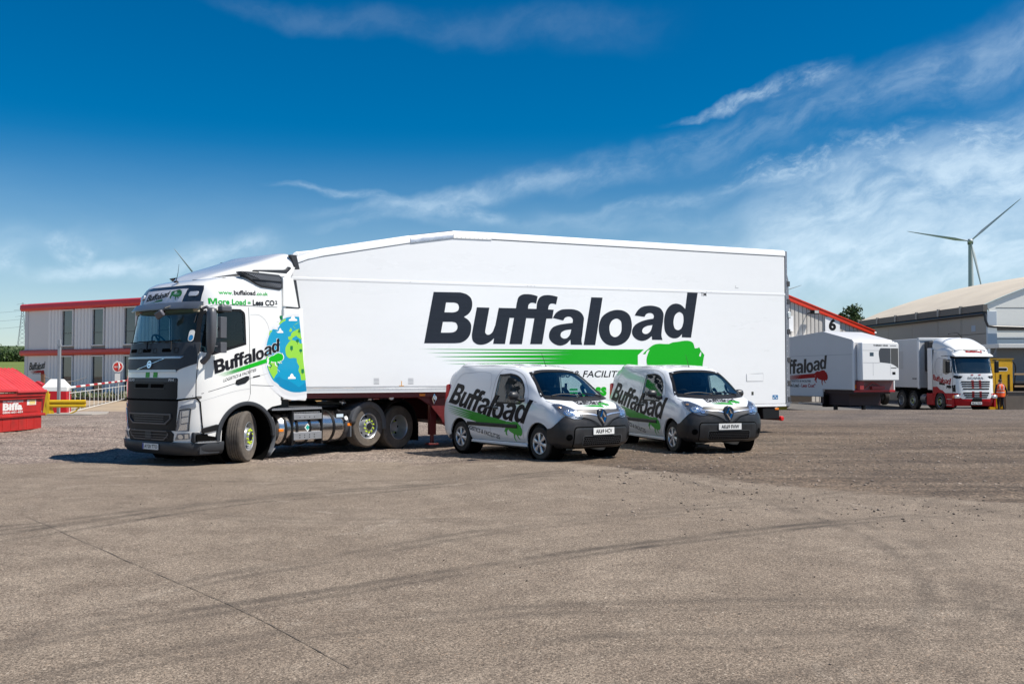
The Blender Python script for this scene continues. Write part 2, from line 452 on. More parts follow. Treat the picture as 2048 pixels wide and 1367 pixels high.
def inset_loop(lp, d):
    """offset a closed loop outward (d>0) for counter-clockwise loops"""
    n = len(lp); A = sum(lp[i][0]*lp[(i+1) % n][1]-lp[(i+1) % n][0]*lp[i][1] for i in range(n)); sg = 1 if A > 0 else -1
    out = []
    for i in range(n):
        a, b, c = lp[i-1], lp[i], lp[(i+1) % n]
        n1 = Vector((b[1]-a[1], a[0]-b[0])); n2 = Vector((c[1]-b[1], b[0]-c[0]))
        if n1.length < 1e-9 or n2.length < 1e-9: out.append(b); continue
        n1.normalize(); n2.normalize(); m = (n1+n2); m.normalize(); k = max(.5, m.dot(n1))
        out.append((b[0]+sg*m.x*d/k, b[1]+sg*m.y*d/k))
    return out
def rrect(x0, x1, y0, y1, r, k=4):
    out = []
    for cx, cy, a in ((x1-r, y1-r, 0), (x0+r, y1-r, 90), (x0+r, y0+r, 180), (x1-r, y0+r, 270)):
        for i in range(k+1):
            t = radians(a+90*i/k); out.append((cx+r*cos(t), cy+r*sin(t)))
    return out

# ---------------------------------------------------------------- logo shapes (units: 1 = height of the capital B)
def _A(s): return [((x/7.062), (y/7.062)) for x, y in outline(s)]
def _B(s): return [((x/6.51+280), (y/6.51)) for x, y in outline(s)]
_letters = [
 [_A("192,95! 570,102! 660,130 720,185 738,265 725,345 690,400 620,448! 680,490 718,545 722,620 700,710 640,780 580,810 500,820! 58,820!"),
  _A("368,243! 480,245! 530,262 550,305 538,355 500,378 460,385! 345,383!"), _A("323,517! 450,517! 510,535 530,585 515,635 475,662 420,670! 295,670!")],
 [_A("803,312! 980,318! 925,620! 922,670 945,698 985,695 1020,665 1050,600 1065,560! 1112,320! 1355,326! 1372,230 1395,165 1440,135 1510,127 1590,135 1662,156! 1640,262! 1600,248 1560,252 1535,275 1525,332! 1645,335! 1658,235 1685,180 1730,150 1790,140 1860,145 1945,165! 1922,272! 1880,260 1840,265 1820,290 1810,343! 1888,347! 1868,470! 1785,472! 1725,832! 1555,832! 1615,468! 1500,465! 1440,832! 1262,832! 1328,462! 1265,460! 1200,830! 1033,828! 1046,748! 1000,790 940,825 870,840 800,830 750,790 733,720 745,620!")],
 [[(x-840, y-570) for x, y in outline("1105.6,635.5! 1111.9,625.5 1121.1,619.6 1135.4,617.9 1150.7,619.2 1161.5,624.5 1167.6,634.5 1166.9,646.8 1164.5,668.3 1163,680.6 1164.2,689.2! 1141.5,689! 1140.7,678.8! 1133,686.7 1121,690.8 1107.6,686.8 1099.1,677.6 1098.4,666.3 1104.8,655 1117.5,649.3 1130,647.2 1145.3,645.3! 1145.3,637.6 1141.5,633.7 1135.4,633 1130,635.3 1126.5,640.7!")],
  [(x-840, y-570) for x, y in outline("1142.7,658.3! 1129.2,660.6 1122.3,665.2 1121.5,672.2 1126.1,676.3 1133,676 1139.2,669.8")]],
 [_B("407,158! 554,162! 458,779! 308,778!")],
 [_B("735,322 830,335 900,385 932,480 928,600 895,690 820,760 710,788 610,770 545,710 508,610 512,500 550,410 630,350"), _B("740,435 790,465 802,530 790,620 750,665 710,675 665,650 645,590 650,510 685,455")],
 [_B("972,395! 1002,340 1055,290 1140,268 1230,272 1310,305 1346,370 1343,450 1325,590 1322,670 1335,713! 1198,710! 1195,662! 1140,705 1070,725 990,700 942,640 940,580 975,520 1050,475 1130,450 1215,435! 1222,400 1205,372 1165,362 1125,375 1100,412!"), _B("1205,517! 1120,535 1080,565 1070,605 1095,632 1135,632 1175,600")],
 [_B("1658,92! 1792,98! 1706,682! 1585,678! 1588,635! 1550,675 1490,692 1420,670 1372,610 1356,520 1360,410 1395,310 1450,255 1510,240 1570,255 1630,310!"), _B("1555,350 1595,375 1608,430 1600,510 1575,565 1535,585 1500,570 1480,520 1480,450 1505,380")],
]
# logo frame in photo-like pixels: x right, y down; origin at 840,570
LOGO_LET = [flat2d([[(x, -y) for x, y in lp] for lp in L_]) for L_ in _letters]
_c8 = lambda s: [(x/3.303-20, y/3.303-10) for x, y in outline(s)]
LOGO_BAR = flat2d([[(x, -y) for x, y in _c8("55,454! 1545,457! 1505,495! 1505,558! 1100,556! 232,553! 1015,539! 205,530! 1040,517! 155,505! 1078,490! 105,479! 1078,470!")]])
_buf = "685,962! 700,930 735,906 775,908 800,890 840,880 868,890 880,922! 893,928 903,933! 900,950! 916,985! 920,1040 915,1085 895,1120! 885,1112! 866,1118! 872,1140 890,1180! 868,1172! 852,1130 836,1105! 826,1150 832,1240! 815,1205 808,1110! 770,1095 745,1075 738,1050! 722,1090 716,1120 727,1175! 708,1165 698,1112! 690,1116 668,1182! 680,1120 694,1040 696,985!"
LOGO_BUF = flat2d([[((x-690)/228*115+453, -((y-880)/360*90+111)) for x, y in outline(_buf)]])
# corners of the B and the d, used to lay the logo on a quadrilateral
QB = [(58/7.062, -820/7.062), (192/7.062, -95/7.062), (1792/6.51+280, -98/6.51), (1706/6.51+280, -682/6.51)]
def quadmap(dst, src=QB):
    """bilinear-ish map: solve homography src -> dst"""
    import numpy as np
    A = []; b = []
    for (x, y), (u, v) in zip(src, dst):
        A.append([x, y, 1, 0, 0, 0, -u*x, -u*y]); b.append(u); A.append([0, 0, 0, x, y, 1, -v*x, -v*y]); b.append(v)
    h = list(np.linalg.solve(np.array(A, float), np.array(b, float)))+[1.0]
    def f(x, y):
        w = h[6]*x+h[7]*y+h[8]; return (h[0]*x+h[1]*y+h[2])/w, (h[3]*x+h[4]*y+h[5])/w
    return f
def t2(t, f): return ([f(x, y) for x, y in t[0]], t[1])

def merge2(ts):
    vs = []; fs = []
    for t in ts:
        o = len(vs); vs += t[0]; fs += [tuple(o+i for i in f) for f in t[1]]
    return vs, fs
# ---------------------------------------------------------------- ground
def sst(x, a, b):
    t = min(1, max(0, (x-a)/(b-a))); return t*t*(3-2*t)
def gz(x, y):
    n = sst(y, 12, 17)*(1-sst(y, 30, 40))
    h = n*(-.045*(sst(x, -14, -11)-sst(x, -2.2, .4))+.065*sst(x, -2.0, .4))
    if y > 42 and x > 3:                       # yard beyond the gravel edge lies lower
        e = sst(y, 44.6, 46.2)*sst(x, 6, 9)
        h += -.32*e+.07*sst(x, 6, 9)*sst(y, 41.5, 44)*(1-e)
    if y > 95:
        P = [(95, 0), (160, 1.6), (300, 4.6), (500, 9), (700, 17), (1000, 31), (1500, 36), (6000, 40)]
        for (a, b), (c, d) in zip(P, P[1:]):
            if y <= c: h += b+(d-b)*(y-a)/(c-a); break
        else: h += 40
        h += 2.2*sst(y, 400, 900)*sin(x*.011+1.2)
    return h

def build_ground():
    def lines(lo, hi, step, far, g, neg=None):
        a = []; x = lo
        while x <= hi+1e-6: a.append(x); x += step
        s = step; x = a[-1]
        while x < far: s *= g; x += s; a.append(x)
        if neg is not None:
            s = step; x = lo; b = []
            while x > neg: s *= g; x -= s; b.append(x)
            a = b[::-1]+a
        return a
    xs = lines(-14, 14, .095, 3000, 1.22, -3000)
    ys = lines(3.4, 17, .08, 17.05, 1.0)[:-1]+lines(17.05, 31, .13, 31.05, 1.0)
    s = .12; y = ys[-1]
    while y < 6000: s *= 1.07; y += s; ys.append(y)
    s = .3; y = ys[0]; b = []
    while y > -60: s *= 1.5; y -= s; b.append(y)
    ys = b[::-1]+ys
    nx, ny = len(xs), len(ys)
    vs = []; grav = []; trk = []; grs = []
    N3 = noise.noise
    # tyre sweeps (dark polishing left by turning vehicles): polylines on the ground
    sweeps = [([(-9, 7.6), (-5.27, 9.83), (-4.67, 10.83), (-3.5, 12.7), (-2.0, 13.9), (0.5, 15.6)], .34, .7),
              ([(-9, 8.3), (-5.5, 10.5), (-4.6, 11.6), (-3.3, 13.2), (-1.5, 14.6), (1, 16)], .22, .5),
              ([(-4.6, 4.0), (-3.11, 5.83), (-2.79, 7.3), (-1.5, 8.88), (-.13, 10.31), (2.0, 11.6)], .20, .4),
              ([(-4.2, 4.2), (-2.9, 6.23), (-1.59, 7.2), (-.11, 8.42), (2.22, 9.99), (3.72, 10.83), (6, 11.9)], .17, .6),
              ([(-3.4, 4.4), (-2.2, 5.6), (-.8, 6.5), (1.5, 7.0), (4, 6.9), (7, 6.4)], .2, .35),
              ([(-1.2, 5.0), (.3, 5.9), (2.66, 6.2), (4.4, 7.0), (6.2, 9.0)], .28, .35),
              ([(1.0, 4.9), (2.2, 5.6), (3.3, 7.2), (3.8, 9.4), (3.6, 12), (2.8, 15)], .3, .4),
              ([(2.6, 5.2), (3.5, 7), (4.3, 10), (5.2, 12.4), (7.5, 14.5)], .24, .3),
              ([(-5, 12), (-2.5, 11.0), (0, 11.2), (3, 12.4), (7, 15)], .22, .3),
              ([(4, 17.5), (7, 15.6), (10, 14.6), (14, 14)], .3, .8), ([(4.5, 16), (7, 14.4), (11, 13.4)], .3, .7),
              ([(-8.5, 16.6), (-5, 15.2), (-1, 15.3), (4, 16.2)], .3, .3),
              ([(2, 23), (6, 21), (9, 18.5), (14, 17)], .5, .5)]
    segs = []
    for P, w, k in sweeps:
        h = hermite(P, 6)
        lanes_ = [(0, w*1.1, k*.15)]+[(o*w, .030+.022*((i*7+len(h)) % 3), min(.85, k*1.25)) for i, o in enumerate((-.62, .55))]
        for off, ww, kk in lanes_:
            q = [(h[i][0]-(h[min(i+1, len(h)-1)][1]-h[max(i-1, 0)][1])*off/(hypot(h[min(i+1, len(h)-1)][0]-h[max(i-1, 0)][0], h[min(i+1, len(h)-1)][1]-h[max(i-1, 0)][1])),
                  h[i][1]+(h[min(i+1, len(h)-1)][0]-h[max(i-1, 0)][0])*off/(hypot(h[min(i+1, len(h)-1)][0]-h[max(i-1, 0)][0], h[min(i+1, len(h)-1)][1]-h[max(i-1, 0)][1]))) for i in range(len(h))]
            for a, b in zip(q, q[1:]): segs.append((a[0], a[1], b[0], b[1], ww, kk))
    for y in ys:
        ysegs = [q for q in segs if min(q[1], q[3])-q[4]*1.7 < y < max(q[1], q[3])+q[4]*1.7]
        for x in xs:
            v = Vector((x, y, 0))
            near = 3 < y < 32 and -15 < x < 15
            n1 = N3(v*.22+Vector((3, 7, 0))); n2 = N3(v*.8); n3 = N3(v*2.7)
            # gravel edge (front of it: concrete with exposed aggregate)
            if x < -2: edge = 18.3-.12*(x+8)*(0 if x < -8 else 1)*.6
            elif x < 1: edge = 17.6-(x+2)*.0
            else: edge = 17.8-(x-1)*1.05
            if x < -2: edge = 18.9 if x < -8 else 18.9-(x+8)*.12
            g = sst(y-edge+n1*1.9+n2*.7+n3*.25, -1.2, 1.2)
            h = gz(x, y)
            if near:
                h += .010*n2+.004*n3
                h += g*(.022*abs(n3)+.012*N3(v*6.1))
            elif y < 60: h += .03*n1
            if 20 < y < 46 and x < -5: h += .05*g*(N3(v*.9)+.3*N3(v*2.4))
            if y > 400: h += 1.2*N3(v*.004)
            t = 0
            if near:
                for x0, y0, x1, y1, w, k in ysegs:
                    if x < min(x0, x1)-w*1.7 or x > max(x0, x1)+w*1.7: continue
                    dx, dy = x1-x0, y1-y0; L2 = dx*dx+dy*dy; u = max(0, min(1, ((x-x0)*dx+(y-y0)*dy)/L2))
                    d = hypot(x-x0-u*dx, y-y0-u*dy)
                    if d < w*1.6: t = max(t, k*(1-sst(d, w*.35, w*1.6)))
                t *= max(0, .72+.8*n2+.6*n3)
            vs.append((x, y, h)); grav.append(g); trk.append(max(0, t))
            gr = sst(y, 92, 100)
            if y > 320: gr = 1.0
            grs.append(gr)
    fs = [(j*nx+i, j*nx+i+1, (j+1)*nx+i+1, (j+1)*nx+i) for j in range(ny-1) for i in range(nx-1)]
    me = bpy.data.meshes.new('ground'); me.from_pydata(vs, [], fs)
    me.polygons.foreach_set('use_smooth', [True]*len(me.polygons))
    for nm, arr in (('gravel', grav), ('track', trk), ('grass', grs)):
        at = me.attributes.new(nm, 'FLOAT', 'POINT'); at.data.foreach_set('value', arr)
    m = bpy.data.materials.new('yard_ground'); m.use_nodes = True; nt = m.node_tree; N = nt.nodes.new; L = nt.links.new
    b = nt.nodes['Principled BSDF']; b.inputs['Specular IOR Level'].default_value = .25
    tc = N('ShaderNodeTexCoord'); V = tc.outputs['Object']
    def noi(s, d=5, r=.6, dist=0):
        n = N('ShaderNodeTexNoise'); n.inputs['Scale'].default_value = s; n.inputs['Detail'].default_value = d; n.inputs['Roughness'].default_value = r; n.inputs['Distortion'].default_value = dist
        L(V, n.inputs['Vector']); return n.outputs['Fac']
    def mr(x, a, c, d=0, e=1, t='SMOOTHSTEP'):
        n = N('ShaderNodeMapRange'); n.interpolation_type = t; L(x, n.inputs[0])
        for i, q in enumerate((a, c, d, e)): n.inputs[i+1].default_value = q
        return n.outputs[0]
    def mx(f, a, c, mode='MIX'):
        n = N('ShaderNodeMix'); n.data_type = 'RGBA'; n.blend_type = mode
        for i, q in ((0, f), (6, a), (7, c)):
            if isinstance(q, tuple): n.inputs[i].default_value = (*q, 1)
            elif isinstance(q, float): n.inputs[i].default_value = q
            else: L(q, n.inputs[i])
        return n.outputs[2]
    def at(n_):
        n = N('ShaderNodeAttribute'); n.attribute_name = n_; return n.outputs['Fac']
    def mt(op, a, c):
        n = N('ShaderNodeMath'); n.operation = op
        for i, q in ((0, a), (1, c)):
            if isinstance(q, float): n.inputs[i].default_value = q
            else: L(q, n.inputs[i])
        return n.outputs[0]
    # exposed aggregate concrete
    big = noi(.35, 6); mid = noi(1.7, 7, .68, .6); fine = noi(38, 4)
    conc = mx(mr(big, .3, .7), (.168, .135, .106), (.240, .200, .162))
    conc = mx(mr(mid, .36, .70), conc, (.140, .113, .090))
    conc = mx(mr(noi(.9, 8, .7, 1.2), .56, .72, 0, .6), conc, (.33, .288, .244))
    conc = mx(mr(fine, .30, .72, 0, .50), conc, (.13, .107, .088))
    def vor(sc):
        n = N('ShaderNodeTexVoronoi'); n.inputs['Scale'].default_value = sc; L(V, n.inputs['Vector'])
        q = N('ShaderNodeSeparateColor'); L(n.outputs['Color'], q.inputs[0]); return n, q
    vo, vs1 = vor(88); vc, vs2 = vor(41); vd, vs3 = vor(150)
    conc = mx(.85, conc, mx(vs3.outputs[0], (.34, .33, .31), (1.80, 1.77, 1.72)), 'MULTIPLY')
    conc = mx(.60, conc, mx(vs1.outputs[1], (.42, .40, .37), (1.72, 1.67, 1.60)), 'MULTIPLY')
    dens = mr(noi(.8, 5), .3, .7, .35, 1.0)
    p1 = mt('MULTIPLY', mt('MULTIPLY', mr(vs1.outputs[0], .80, .86), mr(vo.outputs['Distance'], .55, .25)), dens)
    conc = mx(mt('MULTIPLY', p1, .75), conc, mx(vs1.outputs[2], (.60, .50, .39), (.40, .33, .26)))
    p2 = mt('MULTIPLY', mt('MULTIPLY', mr(vs2.outputs[0], .90, .93), mr(vc.outputs['Distance'], .42, .22)), dens)
    conc = mx(mt('MULTIPLY', p2, .8), conc, mx(vs2.outputs[2], (.64, .55, .44), (.33, .21, .13)))
    p3 = mt('MULTIPLY', mr(vs2.outputs[1], .90, .94), mr(vc.outputs['Distance'], .35, .15))
    conc = mx(mt('MULTIPLY', p3, .7), conc, (.06, .046, .036))
    # tyre polish
    conc = mx(mt('MULTIPLY', at('track'), mr(noi(5, 6, .7), .2, .7, .55, 1.0)), conc, (.062, .050, .040))
    # gravel: pinkish left, brown right
    sx = N('ShaderNodeSeparateXYZ'); L(V, sx.inputs[0])
    side = mr(sx.outputs[0], -4.0, 1.5)
    gl = mx(mr(noi(.6, 6, .65), .32, .68), (.34, .275, .235), (.23, .182, .153))
    gr = mx(mr(noi(.35, 7, .68), .34, .66), (.185, .136, .096), (.100, .074, .055))
    far = mr(sx.outputs[1], 28.0, 38.0)
    gr = mx(far, gr, mx(mr(noi(.5, 6), .35, .65), (.20, .165, .14), (.12, .10, .09)))
    gv = mx(side, gl, gr)
    stripes = N('ShaderNodeTexNoise'); mp = N('ShaderNodeMapping'); mp.inputs['Scale'].default_value = (.12, 1.1, 1); L(V, mp.inputs[0]); L(mp.outputs[0], stripes.inputs['Vector']); stripes.inputs['Scale'].default_value = 1.5; stripes.inputs['Detail'].default_value = 7
    gv = mx(mr(stripes.outputs['Fac'], .42, .66, 0, .62), gv, mx(side, (.42, .355, .30), (.255, .198, .148)))
    g1 = N('ShaderNodeTexVoronoi'); g1.inputs['Scale'].default_value = 24; L(V, g1.inputs['Vector'])
    sc = N('ShaderNodeSeparateColor'); L(g1.outputs['Color'], sc.inputs[0])
    gv = mx(.75, gv, mx(sc.outputs[0], (.35, .35, .35), (1.7, 1.65, 1.6)), 'MULTIPLY')
    gv = mx(mr(g1.outputs['Distance'], .25, .62, 0, .55), gv, (.04, .032, .026))
    edge = mr(mt('ADD', at('gravel'), mt('MULTIPLY', mt('SUBTRACT', noi(3.5, 7, .7), .5), .9)), .3, .7)
    col = mx(edge, conc, gv)
    # yard beyond the gravel edge (asphalt), sandy concrete road on the left
    yard = mt('MULTIPLY', mr(sx.outputs[1], 45.0, 46.2), mr(sx.outputs[0], 5.0, 8.0))
    col = mx(yard, col, mx(mr(noi(.4, 5), .3, .7), (.16, .15, .14), (.10, .095, .09)))
    road = mt('MULTIPLY', mr(mt('ADD', sx.outputs[1], mt('MULTIPLY', noi(.3, 4), 2.0)), 44.8, 45.6), mr(sx.outputs[0], -6.0, -8.0))
    col = mx(road, col, mx(mr(noi(.5, 7), .3, .7), (.40, .31, .21), (.32, .25, .18)))
    # fields
    fld = mx(mr(noi(.02, 6), .35, .65), (.15, .185, .04), (.105, .15, .035))
    hill = mx(mr(noi(.006, 5), .35, .65), (.055, .085, .028), (.085, .11, .04))
    fld = mx(mr(sx.outputs[1], 560.0, 640.0), fld, hill)
    col = mx(at('grass'), col, fld)
    L(col, b.inputs['Base Color'])
    b.inputs['Roughness'].default_value = .86
    hgt = mt('ADD', mt('MULTIPLY', fine, .5), mt('MULTIPLY', vo.outputs['Distance'], -.35))
    hg = mt('ADD', hgt, mt('MULTIPLY', mt('MULTIPLY', g1.outputs['Distance'], -1.6), edge))
    bp = N('ShaderNodeBump'); bp.inputs['Strength'].default_value = .55; bp.inputs['Distance'].default_value = .012
    L(hg, bp.inputs['Height']); L(bp.outputs[0], b.inputs['Normal'])
    me.materials.append(m)
    o = bpy.data.objects.new('ground', me); COL.objects.link(o); o['kind'] = 'structure'
build_ground()

def stones(name, regions, m, label):
    mb = MB()
    base = bmesh.new(); bmesh.ops.create_icosphere(base, subdivisions=1, radius=1)
    bv = [v.co.copy() for v in base.verts]; bf = [tuple(v.index for v in f.verts) for f in base.faces]; base.free()
    for n, fx, fy, s0, s1 in regions:
        for _ in range(n):
            x, y = fx(), fy()
            s = s0+(s1-s0)*random.random()**3
            a = random.random()*6.28; ca, sa = cos(a), sin(a); k = (random.uniform(.8, 1.3), random.uniform(.6, 1), random.uniform(.4, .7))
            z = gz(x, y)+s*.25; sh = random.random()*9
            vs = []
            for v in bv:
                q = 1+.28*noise.noise(v*1.7+Vector((sh, x, y)))
                X, Y, Z = v.x*k[0]*s*q, v.y*k[1]*s*q, v.z*k[2]*s*q
                vs.append((x+X*ca-Y*sa, y+X*sa+Y*ca, z+Z))
            mb.add(vs, bf)
    o = part(name, mb, m, None, smooth=None, fix=False); tag(o, label, 'stones', None, 'stuff'); return o
U = random.uniform
def build_stones():
    ms = mat('stone', (.26, .21, .17), .9, var=.5, vscale=1.7)
    md = mat('stone_dark', (.07, .058, .05), .9, var=.5, vscale=1.7)
    stones('loose_stones', [(3600, lambda: U(1, 15), lambda: 11+U(0, 1)**.8*16, .006, .034),
                            (1500, lambda: U(-15, 1), lambda: U(18.6, 34), .008, .034),
                            (900, lambda: U(-8, 8), lambda: U(5.5, 18), .003, .010)], ms, 'loose pale stones scattered over the gravel yard')
    stones('dark_grit', [(3600, lambda: U(2, 15), lambda: 10.5+U(0, 1)*14, .004, .020), (900, lambda: U(-8, 7), lambda: U(5.4, 18), .003, .011),
                         (1100, lambda: U(-15, 1), lambda: U(18.8, 32), .006, .024)], md, 'dark grit lying on the concrete and gravel')
build_stones()

def build_joint():
    mb = MB()
    pts = hermite([(-5.94, 11.53), (-4.49, 9.83), (-2.94, 8.0), (-1.99, 6.89), (-1.34, 6.05), (-.93, 5.49)], 12)
    vs, fs = ribbon(pts, .006)
    vs = [(x+.006*noise.noise(Vector((x*9, y*9, i % 2))), y, gz(x, y)+.010*noise.noise(Vector((x, y, 0))*.8)+.004*noise.noise(Vector((x, y, 0))*2.7)+.005) for i, (x, y) in enumerate(vs)]
    mb.add(vs, fs)
    o = part('concrete_joint', mb, mat('joint', (.105, .085, .067), .95, var=.3, vscale=5), None); o['kind'] = 'structure'
build_joint()
# ---------------------------------------------------------------- shared truck pieces
def tyre_mb(R, w, rim, groove=3, side=1, n=48):
    """axis along +Y (outer face at +w/2)"""
    h = w/2; p = [(rim*.97, -h*.9), (rim, -h*.97), (R*.80, -h*1.0), (R*.93, -h*.97), (R*.975, -h*.86), (R, -h*.74)]
    gw = w*.025
    for i in range(groove):
        c = -h*.74+(i+1)*(h*1.48)/(groove+1)
        p += [(R, c-gw), (R-.014, c-gw*.8), (R-.014, c+gw*.8), (R, c+gw)]
    p += [(R, h*.74), (R*.975, h*.86), (R*.93, h*.97), (R*.915, h*.985), (R*.90, h*.975), (R*.80, h*1.0), (rim*1.12, h*.99), (rim, h*.97), (rim*.97, h*.9)]
    return MB().lathe(p, (0, 0, 0), (0, 1, 0), n)
def wheel_truck(parent, loc, kind, side=1, steer=0.0, name='wheel', fine=True, R=.505, rimm=None, tyrem=None):
    """kind: 'front' (disc bulges out) or 'drive' (deep dish, twin)"""
    n = 40 if fine else 20
    e = bpy.data.objects.new(name, None); COL.objects.link(e); e.parent = parent; e.location = loc
    e.rotation_euler = (0, 0, steer+(0 if side > 0 else pi)); e.empty_display_size = .1
    w = .315; rim = .285; tm = tyrem or RUBD
    part('tyre', tyre_mb(R, w, rim, 4, n=n), tm, e, smooth=40)
    rm = rimm or RIM; mb = MB(); h = w/2
    if kind == 'front':
        prof = [(rim*.98, -h), (rim*.98, h*.86), (rim*1.03, h*.97), (rim*.99, h*1.0), (rim*.93, h*.9), (rim*.90, h*.45), (rim*.86, h*.30), (rim*.74, h*.42), (rim*.62, h*.62), (rim*.56, h*.95), (rim*.52, h*.98), (rim*.50, h*.98), (rim*.34, h*1.0), (rim*.31, h*1.12), (rim*.27, h*1.16), (0.0, h*1.16)]
        nutr, nuth, nl = rim*.47, h*1.0, .055; holer, holeh, tilt = rim*.74, h*.44, .5
    else:
        prof = [(rim*.98, -h), (rim*.98, h*.86), (rim*1.03, h*.97), (rim*.99, h*1.0), (rim*.94, h*.9), (rim*.91, h*.2), (rim*.87, -h*.35), (rim*.80, -h*.62), (rim*.62, -h*.66), (rim*.50, -h*.66), (rim*.44, -h*.64), (rim*.42, -h*.2), (rim*.36, -h*.05), (0, -h*.03)]
        nutr, nuth, nl = rim*.52, -h*.66, .05; holer, holeh, tilt = rim*.72, -h*.64, 0
    r_ = part('rim', mb.lathe(prof, (0, 0, 0), (0, 1, 0), n), rm, e, smooth=35)
    if fine:
        hb = MB()
        for i in range(8):
            a = 2*pi*i/8; c = Vector((cos(a)*holer, holeh+.003, sin(a)*holer)); rd = Vector((cos(a), 0, sin(a)))
            ax = (Vector((0, 1, 0))+rd*tilt).normalized()
            hb.cyl(c-ax*.004, c+ax*.006, .027, n=12)
        part('hand_hole', hb, BLACKM, e, label='dark round holes in the wheel disc')
        for i in range(10):
            nb = MB(); a = 2*pi*(i+.5)/10; c = Vector((cos(a)*nutr, nuth, sin(a)*nutr)); nb.cyl(c, c+Vector((0, nl*.55, 0)), .017, .013, n=6)
            b2 = c+Vector((cos(a)*.018, nl*.35, sin(a)*.018)); t = Vector((-sin(a), 0, cos(a)))
            nb.cyl(b2-t*.006, b2+t*.03, .007, n=5); part('wheel_nut', nb, YEL, e)
        if kind == 'front':
            part('hub', MB().lathe([(rim*.29, h*1.17), (rim*.27, h*1.22), (rim*.1, h*1.24), (0, h*1.24)], (0, 0, 0), (0, 1, 0), 20), DGREY_P, e)
    else:
        nb = MB()
        for i in range(8):
            a = 2*pi*(i+.5)/8; c = Vector((cos(a)*nutr, nuth, sin(a)*nutr)); nb.cyl(c, c+Vector((0, nl*.7, 0)), .022, .018, n=5)
        part('wheel_nut', nb, YEL, e)
    if kind == 'drive':
        part('inner_tyre', tyre_mb(R, w, rim, 3, n=n), tm, e, smooth=40, loc=(0, -.345, 0))
    return e

